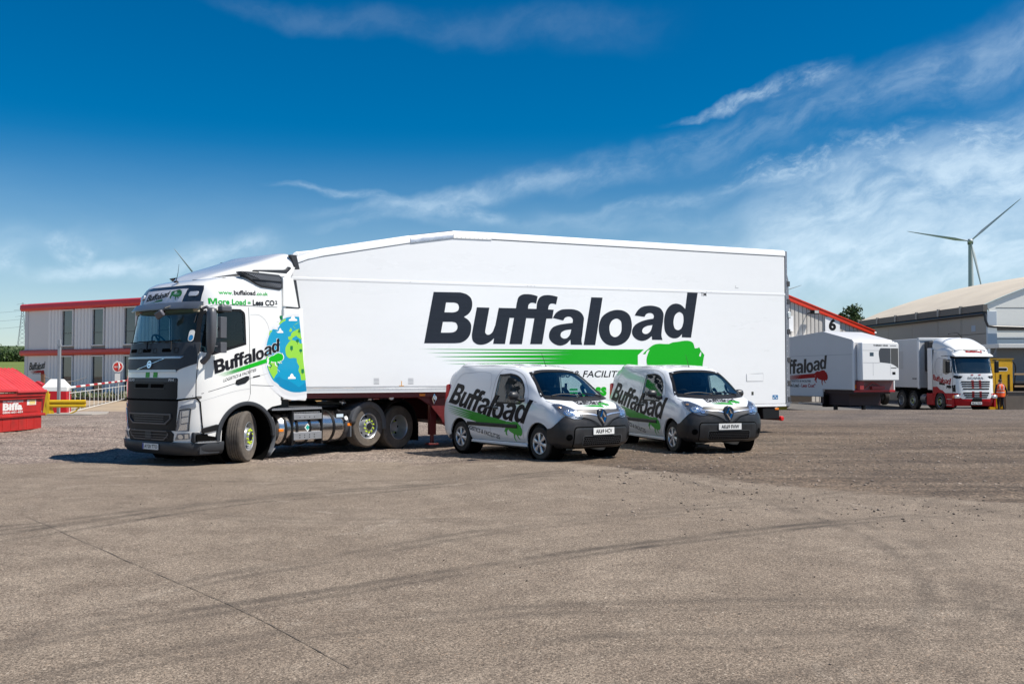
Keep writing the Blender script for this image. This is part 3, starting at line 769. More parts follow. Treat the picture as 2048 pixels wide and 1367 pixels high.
# ---------------------------------------------------------------- white box trailer
TRW_ANG = radians(207.0007)
def build_trailer():
    org = (-5.3289, 21.5360, 0.0)
    t = thing('box_trailer', 'longest white box trailer, with huge charcoal lettering and a green buffalo behind the two vans', 'trailer', org, TRW_ANG)
    wy = 1.275
    # local: x forward (front wall at 0), y left, z up; the side at y=+wy faces the camera
    body = [(0, 1.39), (0, 4.20), (-.10, 4.335), (-.455, 4.39), (-2.71, 4.86), (-3.77, 5.035), (-3.95, 5.05), (-4.78, 5.057), (-13.98, 5.18), (-13.98, .86), (-4.3, .86), (-4.1, 1.39)]
    mb = MB(); mb.prism(body, XZ, -wy, wy)
    part('body', mb, TRW, t, smooth=20, bevel=.035, seg=3)
    # lower rails (proud of the body)
    mb = MB(); mb.prism([(.004, 1.297), (.004, 1.385), (-4.03, 1.385), (-4.02, 1.30)], XZ, wy-.10, wy+.012)
    part('side_rail', mb, mat('rail_white', (.62, .64, .66), .35, metal=.2), t, bevel=.004, label='pale grey aluminium side rail with rivets')
    mb = MB(); mb.prism([(-4.32, .795), (-4.32, .857), (-13.98, .857), (-13.98, .795)], XZ, wy-.12, wy+.012)
    part('side_rail', mb, TRW, t, bevel=.01)
    mb = MB()
    for i in range(38):
        x = -.1-i*.105; mb.cyl((x, wy+.012, 1.362), (x, wy+.017, 1.362), .007, n=6)
    part('rivet', mb, ALU, t)
    mb = MB()
    for zz in (1.297,):
        mb.prism([(.006, 1.283), (.006, 1.297), (-4.02, 1.299), (-4.02, 1.286)], XZ, wy-.10, wy+.02)
    part('rail_lip', mb, TRW, t)
    # seam moulding, rises slightly to the rear
    def sz(x): return 3.76+(-x)/13.98*.185
    P = [(-.0, 0)]
    mb = MB(); G = []
    for i in range(2):
        x = 0 if i == 0 else -13.98; z = sz(x)
        G.append([(x, wy-.003, z-.032), (x, wy+.003, z-.028), (x, wy+.006, z), (x, wy+.003, z+.028), (x, wy-.003, z+.032)])
    mb.grid(G); mb.box(-13.98, -13.975, wy-.003, wy+.004, 3.94-.03, 3.94+.03)
    part('seam_moulding', mb, TRW, t, smooth=50)
    mb = MB()
    mb.prism([(0, sz(0)-.040), (0, sz(0)-.032), (-13.98, sz(-13.98)-.032), (-13.98, sz(-13.98)-.037)], XZ, wy, wy+.002)
    part('seam_shadow_gap', mb, mat('seam_pale', (.62, .63, .64), .6), t)
    mb = MB()
    for x in (-2.72, -5.75, -5.85, -5.95, -8.7, -11.2, -11.35):
        mb.cyl((x, wy+.004, sz(x)+.0), (x, wy+.010, sz(x)), .009, n=6)
    part('rivet', mb, ALU, t)
    # top cove trims: pieces follow the roofline
    top = [(0.004, 4.21), (-.455, 4.40), (-2.71, 4.865), (-3.77, 5.05), (-4.78, 5.075), (-13.985, 5.195)]
    def ztop(x):
        for (a, b), (c, d) in zip(top, top[1:]):
            if c <= x <= a: return b+(d-b)*(a-x)/(a-c)
        return top[-1][1]
    def cove(x0, x1, h, m, label=None, out=.014):
        G = []
        k = 8
        for i in range(k+1):
            x = x0+(x1-x0)*i/k; z = ztop(x)
            G.append([(x, wy-.003, z-h), (x, wy+out, z-h+.003), (x, wy+out, z-.07), (x, wy+out-.03, z-.025), (x, wy-.06, z+.006), (x, wy-.14, z+.010)])
        mb = MB(); mb.grid(G)
        for G0 in (G[0], G[-1]):
            mb.add(G0, [(0, 1, 2, 3, 4, 5)])
        part('roof_trim', mb, m, t, smooth=60, label=label)
    cove(-.02, -2.71, .175, TRW)
    cove(-2.72, -3.78, .185, ALU, 'bare metal roof trim piece with rivets', .018)
    cove(-3.79, -4.78, .185, mat('trim_bright', (.86, .86, .84), .25, coat=.4), 'brighter white roof trim piece', .018)
    cove(-4.79, -13.985, .165, TRW)
    mb = MB()
    for i in range(9): x = -2.85-i*.11; mb.cyl((x, wy+.018, ztop(x)-.165), (x, wy+.023, ztop(x)-.165), .008, n=6)
    for i in range(9): x = -3.88-i*.11; mb.cyl((x, wy+.018, ztop(x)-.165), (x, wy+.023, ztop(x)-.165), .008, n=6)
    part('rivet', mb, SEAMG, t)
    mb = MB(); pts = [(x, ztop(x)-.178) for x in [-.02, -.455, -1.5, -2.71, -3.77, -4.78, -9, -13.98]]
    vs, fs = ribbon(pts, .012); mb.add([(u, wy+.003, v) for u, v in vs], fs)
    part('trim_gap', mb, mat('gap', (.12, .12, .13), .6), t)
    # front top corner cap
    mb = MB(); mb.prism([(.012, 4.0), (.012, 4.22), (-.05, 4.31), (-.12, 4.345), (-.14, 4.28), (-.06, 4.2), (-.05, 4.0)], XZ, wy-.08, wy+.022)
    part('corner_cap', mb, TRW, t, bevel=.01)
    # rear frame
    mb = MB(); mb.prism([(-13.985, .80), (-13.985, 5.17), (-14.06, 5.17), (-14.06, 4.5), (-14.11, 4.35), (-14.13, .80)], XZ, wy-.25, wy+.006)
    mb.prism([(-13.985, .80), (-13.985, 5.17), (-14.06, 5.17), (-14.13, .80)], XZ, -wy, -wy+.25)
    part('rear_frame', mb, mat('frame_grey', (.27, .28, .31), .45, metal=.5), t, bevel=.006)
    mb = MB(); mb.box(-14.05, -13.985, -wy+.25, wy-.25, .86, 5.1)
    part('rear_door', mb, TRW, t, bevel=.01)
    mb = MB()
    for z in (4.25, 3.75, 2.9, 2.1, 1.45, 1.0): mb.box(-14.15, -14.04, wy-.02, wy+.018, z-.07, z+.07)
    part('hinge', mb, SEAMM, t, bevel=.004)
    mb = MB()
    for i in range(26): z = .95+i*.155; mb.cyl((-14.03, wy+.006, z), (-14.03, wy+.011, z), .008, n=6)
    part('rivet', mb, TRW, t)
    part('rear_lamp', MB().box(-14.17, -14.06, wy-.10, wy+.03, 3.28, 3.46), mat('lamp_clear', (.6, .65, .66), .2, coat=.5), t, bevel=.02)
    # recessed panel, small marks on the side
    def flat(u, v): return (u, wy+.003, v)
    mb = MB(); vs, fs = ribbon([(-13.15, 1.72), (-12.55, 1.70), (-12.55, 1.50)], .014); mb.add([(x, wy+.003, z) for x, z in vs], fs)
    vs, fs = ribbon([(-13.15, 1.72), (-13.15, 1.505), (-12.55, 1.50)], .006); mb.add([(x, wy+.0035, z) for x, z in vs], fs)
    part('hatch_outline', mb, SEAMG, t)
    part('hatch', MB().box(-13.14, -12.56, wy-.01, wy+.006, 1.505, 1.70), TRW, t, bevel=.004)
    part('data_plate', MB().box(-12.80, -12.73, wy-.01, wy+.006, 1.13, 1.22), mat('plate_dark', (.06, .06, .05), .4), t)
    part('decal', wrap(([(-13.68, 1.0), (-13.48, 1.0), (-13.48, 1.12), (-13.68, 1.12)], [(0, 1, 2, 3)]), lambda u, v: (u, wy+.003, v)), mat('decal_blue', (.05, .20, .42), .4), t, label='small blue and white square decal')
    part('decal', wrap(merge2([([(-13.65+i*.055, 1.02+j*.045), (-13.61+i*.055, 1.02+j*.045), (-13.61+i*.055, 1.05+j*.045), (-13.65+i*.055, 1.05+j*.045)], [(0, 1, 2, 3)]) for i in range(3) for j in range(2) if (i+j) % 2 == 0]), lambda u, v: (u, wy+.0045, v)), PLATEW, t)
    for x0 in (-1.9, -2.72):
        for k in range(5):
            part('notice', wrap(([(x0-.09, 1.47+k*.03), (x0+.04, 1.47+k*.03), (x0+.04, 1.48+k*.03), (x0-.09, 1.48+k*.03)], [(0, 1, 2, 3)]), flat), SEAMG, t)
    anc = MB(); anc.box(-2.53, -2.515, wy, wy+.004, 1.425, 1.54); anc.box(-2.58, -2.465, wy+.0005, wy+.0045, 1.425, 1.438)
    part('anchor_mark', anc, mat('orange_mark', (.75, .35, .03), .5), t)
    mb = MB(); mb.add([(-12.2, wy+.003, 4.05), (-12.19, wy+.003, 4.05), (-12.19, wy+.003, 4.12), (-12.2, wy+.003, 4.12)], [(0, 1, 2, 3)])
    mb.add([(-12.3, wy+.003, 4.05), (-12.2, wy+.003, 4.05), (-12.2, wy+.003, 4.06), (-12.3, wy+.003, 4.06)], [(0, 1, 2, 3)])
    part('vent_mark', mb, SEAMG, t)
    # logo
    # better corners measured from the photograph
    f = quadmap(QT)
    for i, L_ in enumerate(LOGO_LET):
        part('lettering', wrap(t2(L_, f), lambda u, v, k=i % 2: (u, wy+.003+k*.0006, v)), INKB, t, smooth=None)
    part('logo_stripe', wrap(t2(LOGO_BAR, f), lambda u, v: (u, wy+.003, v)), GREEN, t, smooth=None)
    # buffalo, large
    hole = []
    body_l = outline("1078,898! 1100,870 1150,828! 1175,805 1230,772 1290,762 1360,765 1420,765! 1450,750 1540,735 1620,723 1680,725 1725,745 1755,822! 1790,818 1812,806! 1832,850! 1878,905! 1862,1000 1855,1060! 1845,1120 1820,1180 1780,1230! 1740,1230 1745,1300 1790,1380! 1750,1370 1715,1300 1690,1240! 1680,1330 1690,1480! 1655,1420 1630,1260! 1500,1230 1400,1170 1370,1110! 1320,1180 1305,1260 1330,1370! 1290,1350 1255,1240! 1230,1250 1170,1400! 1200,1260 1240,1100! 1200,1080 1128,1020! 1128,950 1150,880 1170,835! 1140,850 1112,895!")
    horn = outline("1838,862! 1820,890 1815,925 1830,930! 1838,900 1840,880")
    bl = [(x/6.51+280, -y/6.51) for x, y in body_l]; hl = [(x/6.51+280, -y/6.51) for x, y in horn]
    part('buffalo_emblem', wrap(t2(flat2d([bl, hl]), f), lambda u, v: (u, wy+.0036, v)), GREEN, t, smooth=None)
    part('small_lettering', wrap(t2(fit2d(text2d('TM', 1, bold=.01), 562, 573, -28, -21), lambda x, y: f(x-.5, y+6)), flat), INK, t, smooth=None)
    # sub lines
    tx = fit2d(text2d('LOGISTICS & FACILITIES', 1, shear=.22, bold=.012, space=1.0), 0, 1, 1.62, 1.785)
    tx = ([(-5.55-x*3.14, z) for x, z in tx[0]], tx[1])
    part('small_lettering', wrap(tx, lambda u, v: (u, wy+.003, v)), INK, t, smooth=None, label='slanted charcoal line LOGISTICS & FACILITIES')
    a = text2d('More Load', 1, bold=.045); b_ = text2d('Less CO2', 1, bold=.045)
    def place(tt, xa, xb, z0, z1): 
        tt = fit2d(tt, 0, 1, z0, z1); return ([(xa+(xb-xa)*x, z) for x, z in tt[0]], tt[1])
    part('slogan', wrap(place(a, SLX[0], SLX[1], 1.16, 1.475), flat), INK, t, smooth=None)
    part('slogan', wrap(place(b_, SLX[4], SLX[5], 1.15, 1.475), flat), GREEN, t, smooth=None)
    eq = MB()
    for z in (1.21, 1.295): eq.add([(SLX[2], wy+.003, z), (SLX[3], wy+.003, z), (SLX[3], wy+.003, z+.045), (SLX[2], wy+.003, z+.045)], [(0, 1, 2, 3)])
    part('slogan', eq, GREEN, t)
    # underframe
    mb = MB()
    mb.box(-4.0, -.15, wy-.28, wy-.06, 1.17, 1.295); mb.box(-4.0, -.15, -wy+.06, -wy+.28, 1.17, 1.295)
    for i in range(7): mb.box(-.55-i*.55, -.45-i*.55, -wy+.1, wy-.1, 1.20, 1.29)
    mb.box(-4.0, -.2, .30, .46, 1.13, 1.29); mb.box(-4.0, -.2, -.46, -.30, 1.13, 1.29)
    part('underframe', mb, CHAS, t, bevel=.006)
    mb = MB(); mb.box(-2.0, -.5, -.5, .5, 1.10, 1.16)
    part('coupling_plate', mb, BLACK, t)
    # step gusset in front of the low deck
    mb = MB()
    mb.prism([(-3.05, 1.30), (-2.75, 1.30), (-3.30, .95), (-3.55, .66), (-3.62, .50), (-4.3, .50), (-4.3, 1.30)], XZ, wy-.16, wy-.13)
    mb.prism([(-3.05, 1.30), (-2.75, 1.30), (-3.30, .95), (-3.55, .66), (-3.62, .50), (-4.3, .50), (-4.3, 1.30)], XZ, -wy+.13, -wy+.16)
    mb.box(-4.35, -4.15, -wy+.1, wy-.1, .45, 1.36); mb.box(-3.75, -3.62, -wy+.1, wy-.1, .52, .60)
    mb.box(-13.8, -4.3, wy-.42, wy-.25, .55, .80); mb.box(-13.8, -4.3, -wy+.25, -wy+.42, .55, .80)
    for i in range(9): mb.box(-5-i*1.05, -4.92-i*1.05, -wy+.1, wy-.1, .70, .79)
    part('step_frame', mb, CHAS, t, bevel=.006)
    mb = MB()
    for y in (.85, -.85):
        mb.box(-3.52, -3.36, y-.07, y+.07, .28, 1.2); mb.box(-3.56, -3.32, y-.12, y+.12, .05, .09); mb.cyl((-3.44, y, .09), (-3.44, y, .30), .045)
    part('landing_leg', mb, CHAS, t, bevel=.008)
    part('marker_lamp', MB().box(-3.12, -2.98, wy-.10, wy-.04, 1.19, 1.25), AMBER, t, bevel=.01)
    mb = MB(); mb.tube([(-3.35, wy-.06, 1.22), (-3.38, wy-.05, 1.1), (-3.34, wy-.06, 1.02), (-3.30, wy-.05, 1.12), (-3.35, wy-.05, 1.24)], .018, 8)
    mb.cyl((-3.36, wy-.12, 1.15), (-3.36, wy-.04, 1.15), .045, n=14)
    part('air_coupling', mb, CHROME, t)
    # rear bogie and mudguards
    for k in range(3):
        for s in (1, -1):
            wheel_truck(t, (-9.0-k*1.15, s*(wy-.17), .43), 'front', s, 0, fine=False, R=.43)
    mb = MB()
    for s in (1, -1): mb.box(-13.75, -13.15, s*(wy-.26)-.24, s*(wy-.26)+.24, .45, .76)
    part('mudguard', mb, BLACK, t, bevel=.02)
    mb = MB(); mb.cyl((-13.82, -wy+.05, .46), (-13.82, wy-.03, .46), .058, n=18)
    for y in (-.6, .6): mb.box(-13.86, -13.76, y-.04, y+.04, .46, .8)
    part('underrun_bar', mb, CHAS, t, bevel=.003)
    part('bar_end', MB().lathe([(.0, .028), (.05, .028), (.066, .01), (.068, -.06), (.05, -.06)], (-13.82, wy-.0, .46), (0, 1, 0), 20), LAMPR, t)
    part('marker_lamp', MB().box(-13.72, -13.58, wy-.05, wy-.005, .70, .76), AMBER, t, bevel=.012)
    mb = MB(); mb.box(-12.95, -12.75, wy-.3, wy-.1, .45, .8); mb.cyl((-12.6, wy-.2, .62), (-12.3, wy-.2, .62), .10); mb.box(-13.1, -12.1, wy-.5, wy-.3, .5, .8)
    part('air_tank', mb, CHAS, t, bevel=.01)
    mb = MB(); mb.box(-8.2, -4.7, wy-.06, wy-.03, .38, .50); mb.box(-8.2, -4.7, wy-.06, wy-.03, .62, .72)
    part('side_guard', mb, ALU, t, bevel=.005)
    # lamp on the chassis centre seen between wheels
    part('work_lamp', MB().lathe([(0, .03), (.05, .03), (.06, 0)], (-2.33, wy-.13, 1.17), (0, 1, 0), 16), PLATEW, t)
    return t
QT = [(-3.067, 2.403), (-3.298, 3.593), (-10.904, 3.875), (-10.675, 2.67)]
SLX = [-5.15, -6.86, -6.93, -7.16, -7.28, -9.0]
# ---------------------------------------------------------------- tractor unit
TR_ANG = radians(-126.87)
# plan slices of the cab: z, front x, half width, exponent
CAB = [(.64, 1.345, 1.215, 4.2), (.80, 1.355, 1.235, 4.2), (1.2, 1.36, 1.245, 4.4), (1.6, 1.35, 1.25, 4.6), (1.85, 1.33, 1.25, 4.6), (2.15, 1.285, 1.25, 4.6),
       (2.40, 1.24, 1.248, 4.5), (2.8, 1.155, 1.24, 4.4), (3.05, 1.10, 1.235, 4.3), (3.25, 1.05, 1.225, 4.2), (3.38, 1.00, 1.205, 4.0), (3.47, .93, 1.165, 3.7), (3.53, .80, 1.09, 3.4), (3.56, .58, .95, 3.2), (3.57, .48, .70, 3.0)]
def cab_slice(z):
    for a, b in zip(CAB, CAB[1:]):
        if z <= b[0]:
            t = max(0, (z-a[0])/(b[0]-a[0])); return [a[i]+(b[i]-a[i])*t for i in range(1, 4)]
    return CAB[-1][1:]
CAB_REAR = -.90
def cab_rise(x, z): return z+max(0, min(1, (z-2.95)/.55))*.27*max(0, min(1, (.95-x)/1.7))
def cab_ring(z, k=18):
    xf, w, n = cab_slice(z); x0 = min(.30, xf-.30); P = []
    for i in range(k+1):
        t = pi/2*i/k
        x = x0+(xf-x0)*abs(cos(t))**(2/n) if i < k else x0; y = w*abs(sin(t))**(2/n) if i > 0 else 0
        x -= .055*(min(1, y/w))**2.2*(1 if x > x0 else 0)*min(1, (x-x0)/.4)
        P.append((x, y))
    xr = CAB_REAR+max(0, z-3.35)*.9
    for x in (.1, -.2, -.5, -.75): P.append((x, w))
    P += [(xr+.05, w), (xr, w-.06), (xr, w*.5), (xr, 0)]
    return P
_rc = {}
def cab_unroll(z):
    key = round(z, 2)
    if key not in _rc:
        P = cab_ring(key, 30); s = [0]
        for a, b in zip(P, P[1:]): s.append(s[-1]+hypot(b[0]-a[0], b[1]-a[1]))
        _rc[key] = (P, s)
    return _rc[key]
def cab_pt(s, z, off=.003, sgn=1):
    """s = distance round the cab from the front centre (positive = left side)"""
    if s < 0: return cab_pt(-s, z, off, -sgn)
    z = max(.64, min(3.5, z)); P, S = cab_unroll(z)
    for i in range(len(S)-1):
        if s <= S[i+1] or i == len(S)-2:
            t = (s-S[i])/(S[i+1]-S[i]); a, b = P[i], P[i+1]
            x = a[0]+(b[0]-a[0])*t; y = a[1]+(b[1]-a[1])*t; d = Vector((b[0]-a[0], b[1]-a[1])); d.normalize()
            nx, ny = d.y, -d.x
            return Vector((x+nx*off, sgn*(y+ny*off), cab_rise(x, z)))
def build_tractor():
    org = (-6.23, 19.55, gz(-6, 19.5))
    t = thing('tractor_unit', 'white and slate tractor unit with turned front wheels and a blue globe on its side', 'truck', org, TR_ANG)
    mb = MB(); zs = []
    for a, b in zip(CAB, CAB[1:]):
        k = 3 if b[0]-a[0] > .2 else 2
        zs += [a[0]+(b[0]-a[0])*i/k for i in range(k)]
    zs.append(CAB[-1][0]); G = []
    for z in zs:
        P = cab_ring(z); full = P+[(x, -y) for x, y in P[-2:0:-1]]
        G.append([(x, y, cab_rise(x, z)) for x, y in full])
    mb.grid(G, cv=True); n = len(G[0])
    # close the roof and the floor with strips across (left-right pairs)
    for row, o in ((G[0], 0), (G[-1], (len(G)-1)*n)):
        h = n//2
        mb.f.append((o, o+1, o+n-1)); mb.m.append(0)
        for i in range(1, h-1): mb.f.append((o+i, o+i+1, o+n-i-1, o+n-i)); mb.m.append(0)
        mb.f.append((o+h-1, o+h, o+h+1)); mb.m.append(0)
    me, bvh = shell(mb, .035, W)
    cut = []
    scr = outline("-1.13,2.33! 1.13,2.33! 1.16,2.7 1.06,3.02! -1.06,3.02! -1.16,2.7")
    scr = [(-1.10, 2.33), (1.10, 2.33), (1.10, 3.0), (-1.10, 3.0)]
    c = MB(); c.prism(scr, YZ, .86, 1.6); cut.append(c)
    win = outline("1.03,2.16! 1.01,2.55 .985,2.78 .90,2.93 .80,2.965! .18,2.985! .10,2.93 .085,2.85! .065,2.34! .80,2.13!", 4)
    winc = inset_loop(win, 0)
    c = MB(); c.prism(winc, XZ, -1.6, 1.6); cut.append(c)
    c = MB(); c.cyl((0, -1.5, .50), (0, 1.5, .50), .665, n=44); cut.append(c)
    c = MB(); c.prism([(-.5, .3), (-.5, 1.02), (-.62, 1.08), (-1.2, 1.17), (-1.2, .3)], XZ, -1.5, 1.5); cut.append(c)
    me = boolean(me, cut)
    me.materials.clear(); me.materials.append(W)
    me.polygons.foreach_set('use_smooth', [True]*len(me.polygons)); me.set_sharp_from_angle(angle=radians(32))
    body = part('cab_body', me, None, t)
    # --- glass
    def fr(off): return lambda u, v: Vector(caster(bvh, lambda a, b: (3, a, b), (-1, 0, 0), off)(u, v))
    ws = part('windscreen', wrap(flat2d([[(-1.10, 2.33), (1.10, 2.33), (1.10, 3.0), (-1.10, 3.0)]]), fr(-.012), .12), GL, t, smooth=60)
    for s in (1, -1):
        g = flat2d([win]); part('side_window', wrap(g, caster(bvh, lambda a, b, s=s: (a, 3*s, b), (0, -s, 0), -.012), .15), GL, t, smooth=60)
        ring = flat2d([inset_loop(win, .028), inset_loop(win, -.018)])
        part('window_seal', wrap(ring, caster(bvh, lambda a, b, s=s: (a, 3*s, b), (0, -s, 0), .003), .15), BLACK, t, smooth=60)
    # --- dark front panels (unrolled coordinates)
    def up(name, loops, m, off=.006, parent=t, sm=60, cell=.07, label=None, thick=0):
        g = flat2d(loops) if not isinstance(loops[0][0], tuple) or len(loops[0][0]) != 2 or True else loops
        g = cut2d(g, cell); mb = MB(); mb.add([cab_pt(u, v, off) for u, v in g[0]], g[1])
        if thick:
            for lp in loops:
                d = []; n_ = len(lp)
                for i in range(n_):
                    a, b = lp[i], lp[(i+1) % n_]; k = max(1, int(hypot(b[0]-a[0], b[1]-a[1])/cell))
                    d += [(a[0]+(b[0]-a[0])*j/k, a[1]+(b[1]-a[1])*j/k) for j in range(k)]
                mb.grid([[cab_pt(u, v, off-thick) for u, v in d], [cab_pt(u, v, off) for u, v in d]], cv=True)
        return part(name, mb, m, parent, smooth=sm, label=label)
    up('screen_surround', [[(-1.19, 2.10), (1.19, 2.10), (1.20, 2.345), (1.12, 2.345), (-1.12, 2.345), (-1.20, 2.345)]], SLATE, .008, thick=.012, label='slate panel under the windscreen')
    up('header_panel', [[(-1.04, 2.985), (1.04, 2.985), (1.05, 3.05), (1.04, 3.36), (.99, 3.43), (.6, 3.465), (-.6, 3.465), (-.99, 3.43), (-1.04, 3.36), (-1.05, 3.05)]], mat('header_blue', (.016, .020, .030), .18, coat=.8), .008, thick=.012, label='dark glossy header over the windscreen')
    for s in (1, -1):
        up('screen_pillar', [[(s*1.08, 2.30), (s*1.17, 2.30), (s*1.14, 3.0), (s*1.06, 3.0)]], BLACK, .004)
    up('badge_panel', [[(-.80, 1.80), (.80, 1.80), (.87, 1.83), (1.19, 1.94), (1.19, 2.11), (-1.19, 2.11), (-1.19, 1.94), (-.87, 1.83)]], SLATE, .010, thick=.014, label='slate badge panel across the front')
    up('chrome_bar', [[(-.98, 2.035), (.86, 2.035), (.93, 2.075), (-.98, 2.075)]], ALU, .022, thick=.016)
    up('chrome_bar', [[(-.84, 1.775), (.81, 1.775), (.78, 1.82), (-.80, 1.82)]], ALU, .022, thick=.016)
    vs, fs = ribbon([(-.62, 1.80), (.55, 2.03)], .028); up('badge_bar', [[(-.46, 1.825), (-.42, 1.825), (.45, 2.035), (.41, 2.035)]], CHROME, .026, thick=.014)
    ring = [(-.02+.075*cos(a), 1.925+.075*sin(a)) for a in [i*pi/9 for i in range(18)]]; ring2 = [(-.02+.045*cos(a), 1.925+.045*sin(a)) for a in [i*pi/9 for i in range(18)]]
    bd = up('badge', [ring, ring2], CHROME, .036, thick=.016)
    up('badge', [[(-.06, 1.90), (.02, 1.90), (.02, 1.95), (-.06, 1.95)]], CHROME, .034, bd)
    # front white nose carries two green stripes
    for a in (-.15, .11): up('green_stripe', [[(a, 1.672), (a+.135, 1.672), (a+.135, 1.772), (a, 1.772)]], mat('stripe_green', (.01, .34, .01), .4), .005)
    mesh_m = bpy.data.materials.new('grille_mesh'); mesh_m.use_nodes = True; nt = mesh_m.node_tree; N = nt.nodes.new; L = nt.links.new; bb = nt.nodes['Principled BSDF']
    tc = N('ShaderNodeTexCoord'); mp = N('ShaderNodeMapping'); mp.inputs['Rotation'].default_value = (radians(45), 0, 0); mp.inputs['Scale'].default_value = (1, 30, 30)
    L(tc.outputs['Object'], mp.inputs[0]); vo = N('ShaderNodeTexVoronoi'); vo.inputs['Randomness'].default_value = 0; vo.inputs['Scale'].default_value = 1; L(mp.outputs[0], vo.inputs['Vector'])
    cr = N('ShaderNodeMapRange'); L(vo.outputs['Distance'], cr.inputs[0]); cr.inputs[1].default_value = .30; cr.inputs[2].default_value = .45
    mx = N('ShaderNodeMix'); mx.data_type = 'RGBA'; L(cr.outputs[0], mx.inputs[0]); mx.inputs[6].default_value = (.003, .003, .003, 1); bb.inputs['Specular IOR Level'].default_value = .25; mx.inputs[7].default_value = (.013, .014, .017, 1); L(mx.outputs[2], bb.inputs['Base Color'])
    bb.inputs['Roughness'].default_value = .5
    MATS['grille_mesh'] = mesh_m
    up('grille_panel', [rrect(-.84, .84, 1.262, 1.665, .04)], mesh_m, .008, thick=.012, label='black mesh upper grille')
    up('grille_header', [[(-.82, 1.585), (.82, 1.585), (.82, 1.655), (-.82, 1.655)]], SLATE, .012)
    for x0, x1 in ((-.48, -.04), (.06, .46)):
        up('grille_slot', [[(x0, 1.465), (x1, 1.465), (x1+.02, 1.55), (x0, 1.55)]], BLACKM, .011)
    for z in (1.455, 1.55): up('grille_bar', [[(-.52, z), (.50, z), (.50, z+.014), (-.52, z+.014)]], SLATE, .02, thick=.01)
    for s, x in (('VOLVO', -.80), ('FH', .62)):
        g = fit2d(text2d(s, 1, bold=.02), x, x+(.28 if s == 'VOLVO' else .13), 1.602, 1.645)
        part('badge_lettering', wrap(g, lambda u, v: cab_pt(u, v, .016)), PLATEW, t, smooth=None)
    up('lower_grille', [[(-.86, 1.235), (.86, 1.235), (.85, 1.12), (.795, .655), (-.795, .655), (-.85, 1.12)]], mesh_m, .006, thick=.01, label='black lower grille')
    up('grille_gap', [[(-.87, 1.225), (.87, 1.225), (.87, 1.262), (-.87, 1.262)]], BLACKM, .010)
    fm = mat('grille_frame', (.075, .08, .092), .35)
    def trap(zt, zb, wt, wb, c): return [(-wt, zt), (wt, zt), (wt, zt-(zt-zb)*.45), (wb, zb), (-wb, zb), (-wt, zt-(zt-zb)*.45)]
    up('grille_frame', [trap(.985, .775, .70, .55, 0), trap(.955, .805, .665, .53, 0)], fm, .03, thick=.026)
    for z in (.83, .875, .92): up('grille_bar', [[(-.5, z), (.5, z), (.5, z+.012), (-.5, z+.012)]], fm, .02, thick=.01)
    # cab floor / lower front block : bumper, second grille, light units
    bmp = MB(); G = []
    for z, xf, w in ((.19, 1.24, 1.12), (.22, 1.31, 1.19), (.30, 1.37, 1.235), (.42, 1.385, 1.245), (.445, 1.37, 1.235)):
        row = []
        for i in range(25):
            a = pi/2*(i-12)/12
            x = .58+(xf-.58)*abs(cos(a))**(2/4.5); y = w*abs(sin(a))**(2/4.5)*(1 if a >= 0 else -1)
            row.append((x-.05*(y/w)**2, y, z))
        G.append(row)
    bmp.grid(G); k0 = len(G[0]); bmp.f.append(tuple(range((len(G)-1)*k0, len(G)*k0))); bmp.m.append(0)
    bmp.f.append(tuple(range(0, k0))); bmp.m.append(0)
    bp_ = part('bumper', bmp, GREY_P, t, smooth=40)
    lo = MB(); G = []
    for z, xf, w in ((.44, 1.33, 1.205), (.55, 1.345, 1.215), (.66, 1.35, 1.225)):
        row = []
        for i in range(25):
            a = pi/2*(i-12)/12
            x = .62+(xf-.62)*abs(cos(a))**(2/4.5); y = w*abs(sin(a))**(2/4.5)*(1 if a >= 0 else -1)
            row.append((x-.05*(y/w)**2, y, z))
        G.append(row)
    lo.grid(G); part('lower_nose', lo, W, t, smooth=40)
    lob = BVHTree.FromPolygons([Vector(v) for v in lo.v], lo.f)
    fl = caster(lob, lambda a, b: (4, a, b), (-1, 0, 0), .008)
    part('lower_grille', wrap(flat2d([[(-.79, .67), (.79, .67), (.73, .455), (.66, .442), (-.66, .442), (-.73, .455)]]), fl, .1), mesh_m, t, smooth=60)
    fl2 = caster(lob, lambda a, b: (4, a, b), (-1, 0, 0), .03)
    part('grille_frame', wrap(flat2d([trap(.665, .478, .64, .50, 0), trap(.638, .503, .605, .48, 0)]), fl2, .1), fm, t)
    mb = MB(); mb.box(1.335, 1.37, -.10, .10, .48, .64); part('radar_box', mb, GREY_P, t, bevel=.008)
    for z in (.53, .58): 
        part('grille_bar', wrap(flat2d([[(-.62, z), (.62, z), (.62, z+.012), (-.62, z+.012)]]), fl2, .15), fm, t)
    # number plate
    pl = part('number_plate', MB().box(1.385, 1.398, -.14, .38, .29, .405), PLATEW, t, bevel=.002)
    pl2 = wrap(([(-.14, .292), (-.095, .292), (-.095, .403), (-.14, .403)], [(0, 1, 2, 3)]), lambda u, v: (1.4, u, v))
    part('plate_band', pl2, mat('plate_blue', (.03, .06, .35), .4), pl)
    part('plate_lettering', wrap(fit2d(text2d('AY20 TTO', 1, bold=.015), -.07, .36, .315, .385), lambda u, v: (1.4005, u, v)), BLACK, pl, smooth=None)
    # head and fog lights, both sides
    lam = mat('lamp_housing', (.22, .25, .30), .25, metal=.5); refl = mat('reflector', (.90, .93, .97), .22, metal=.85)
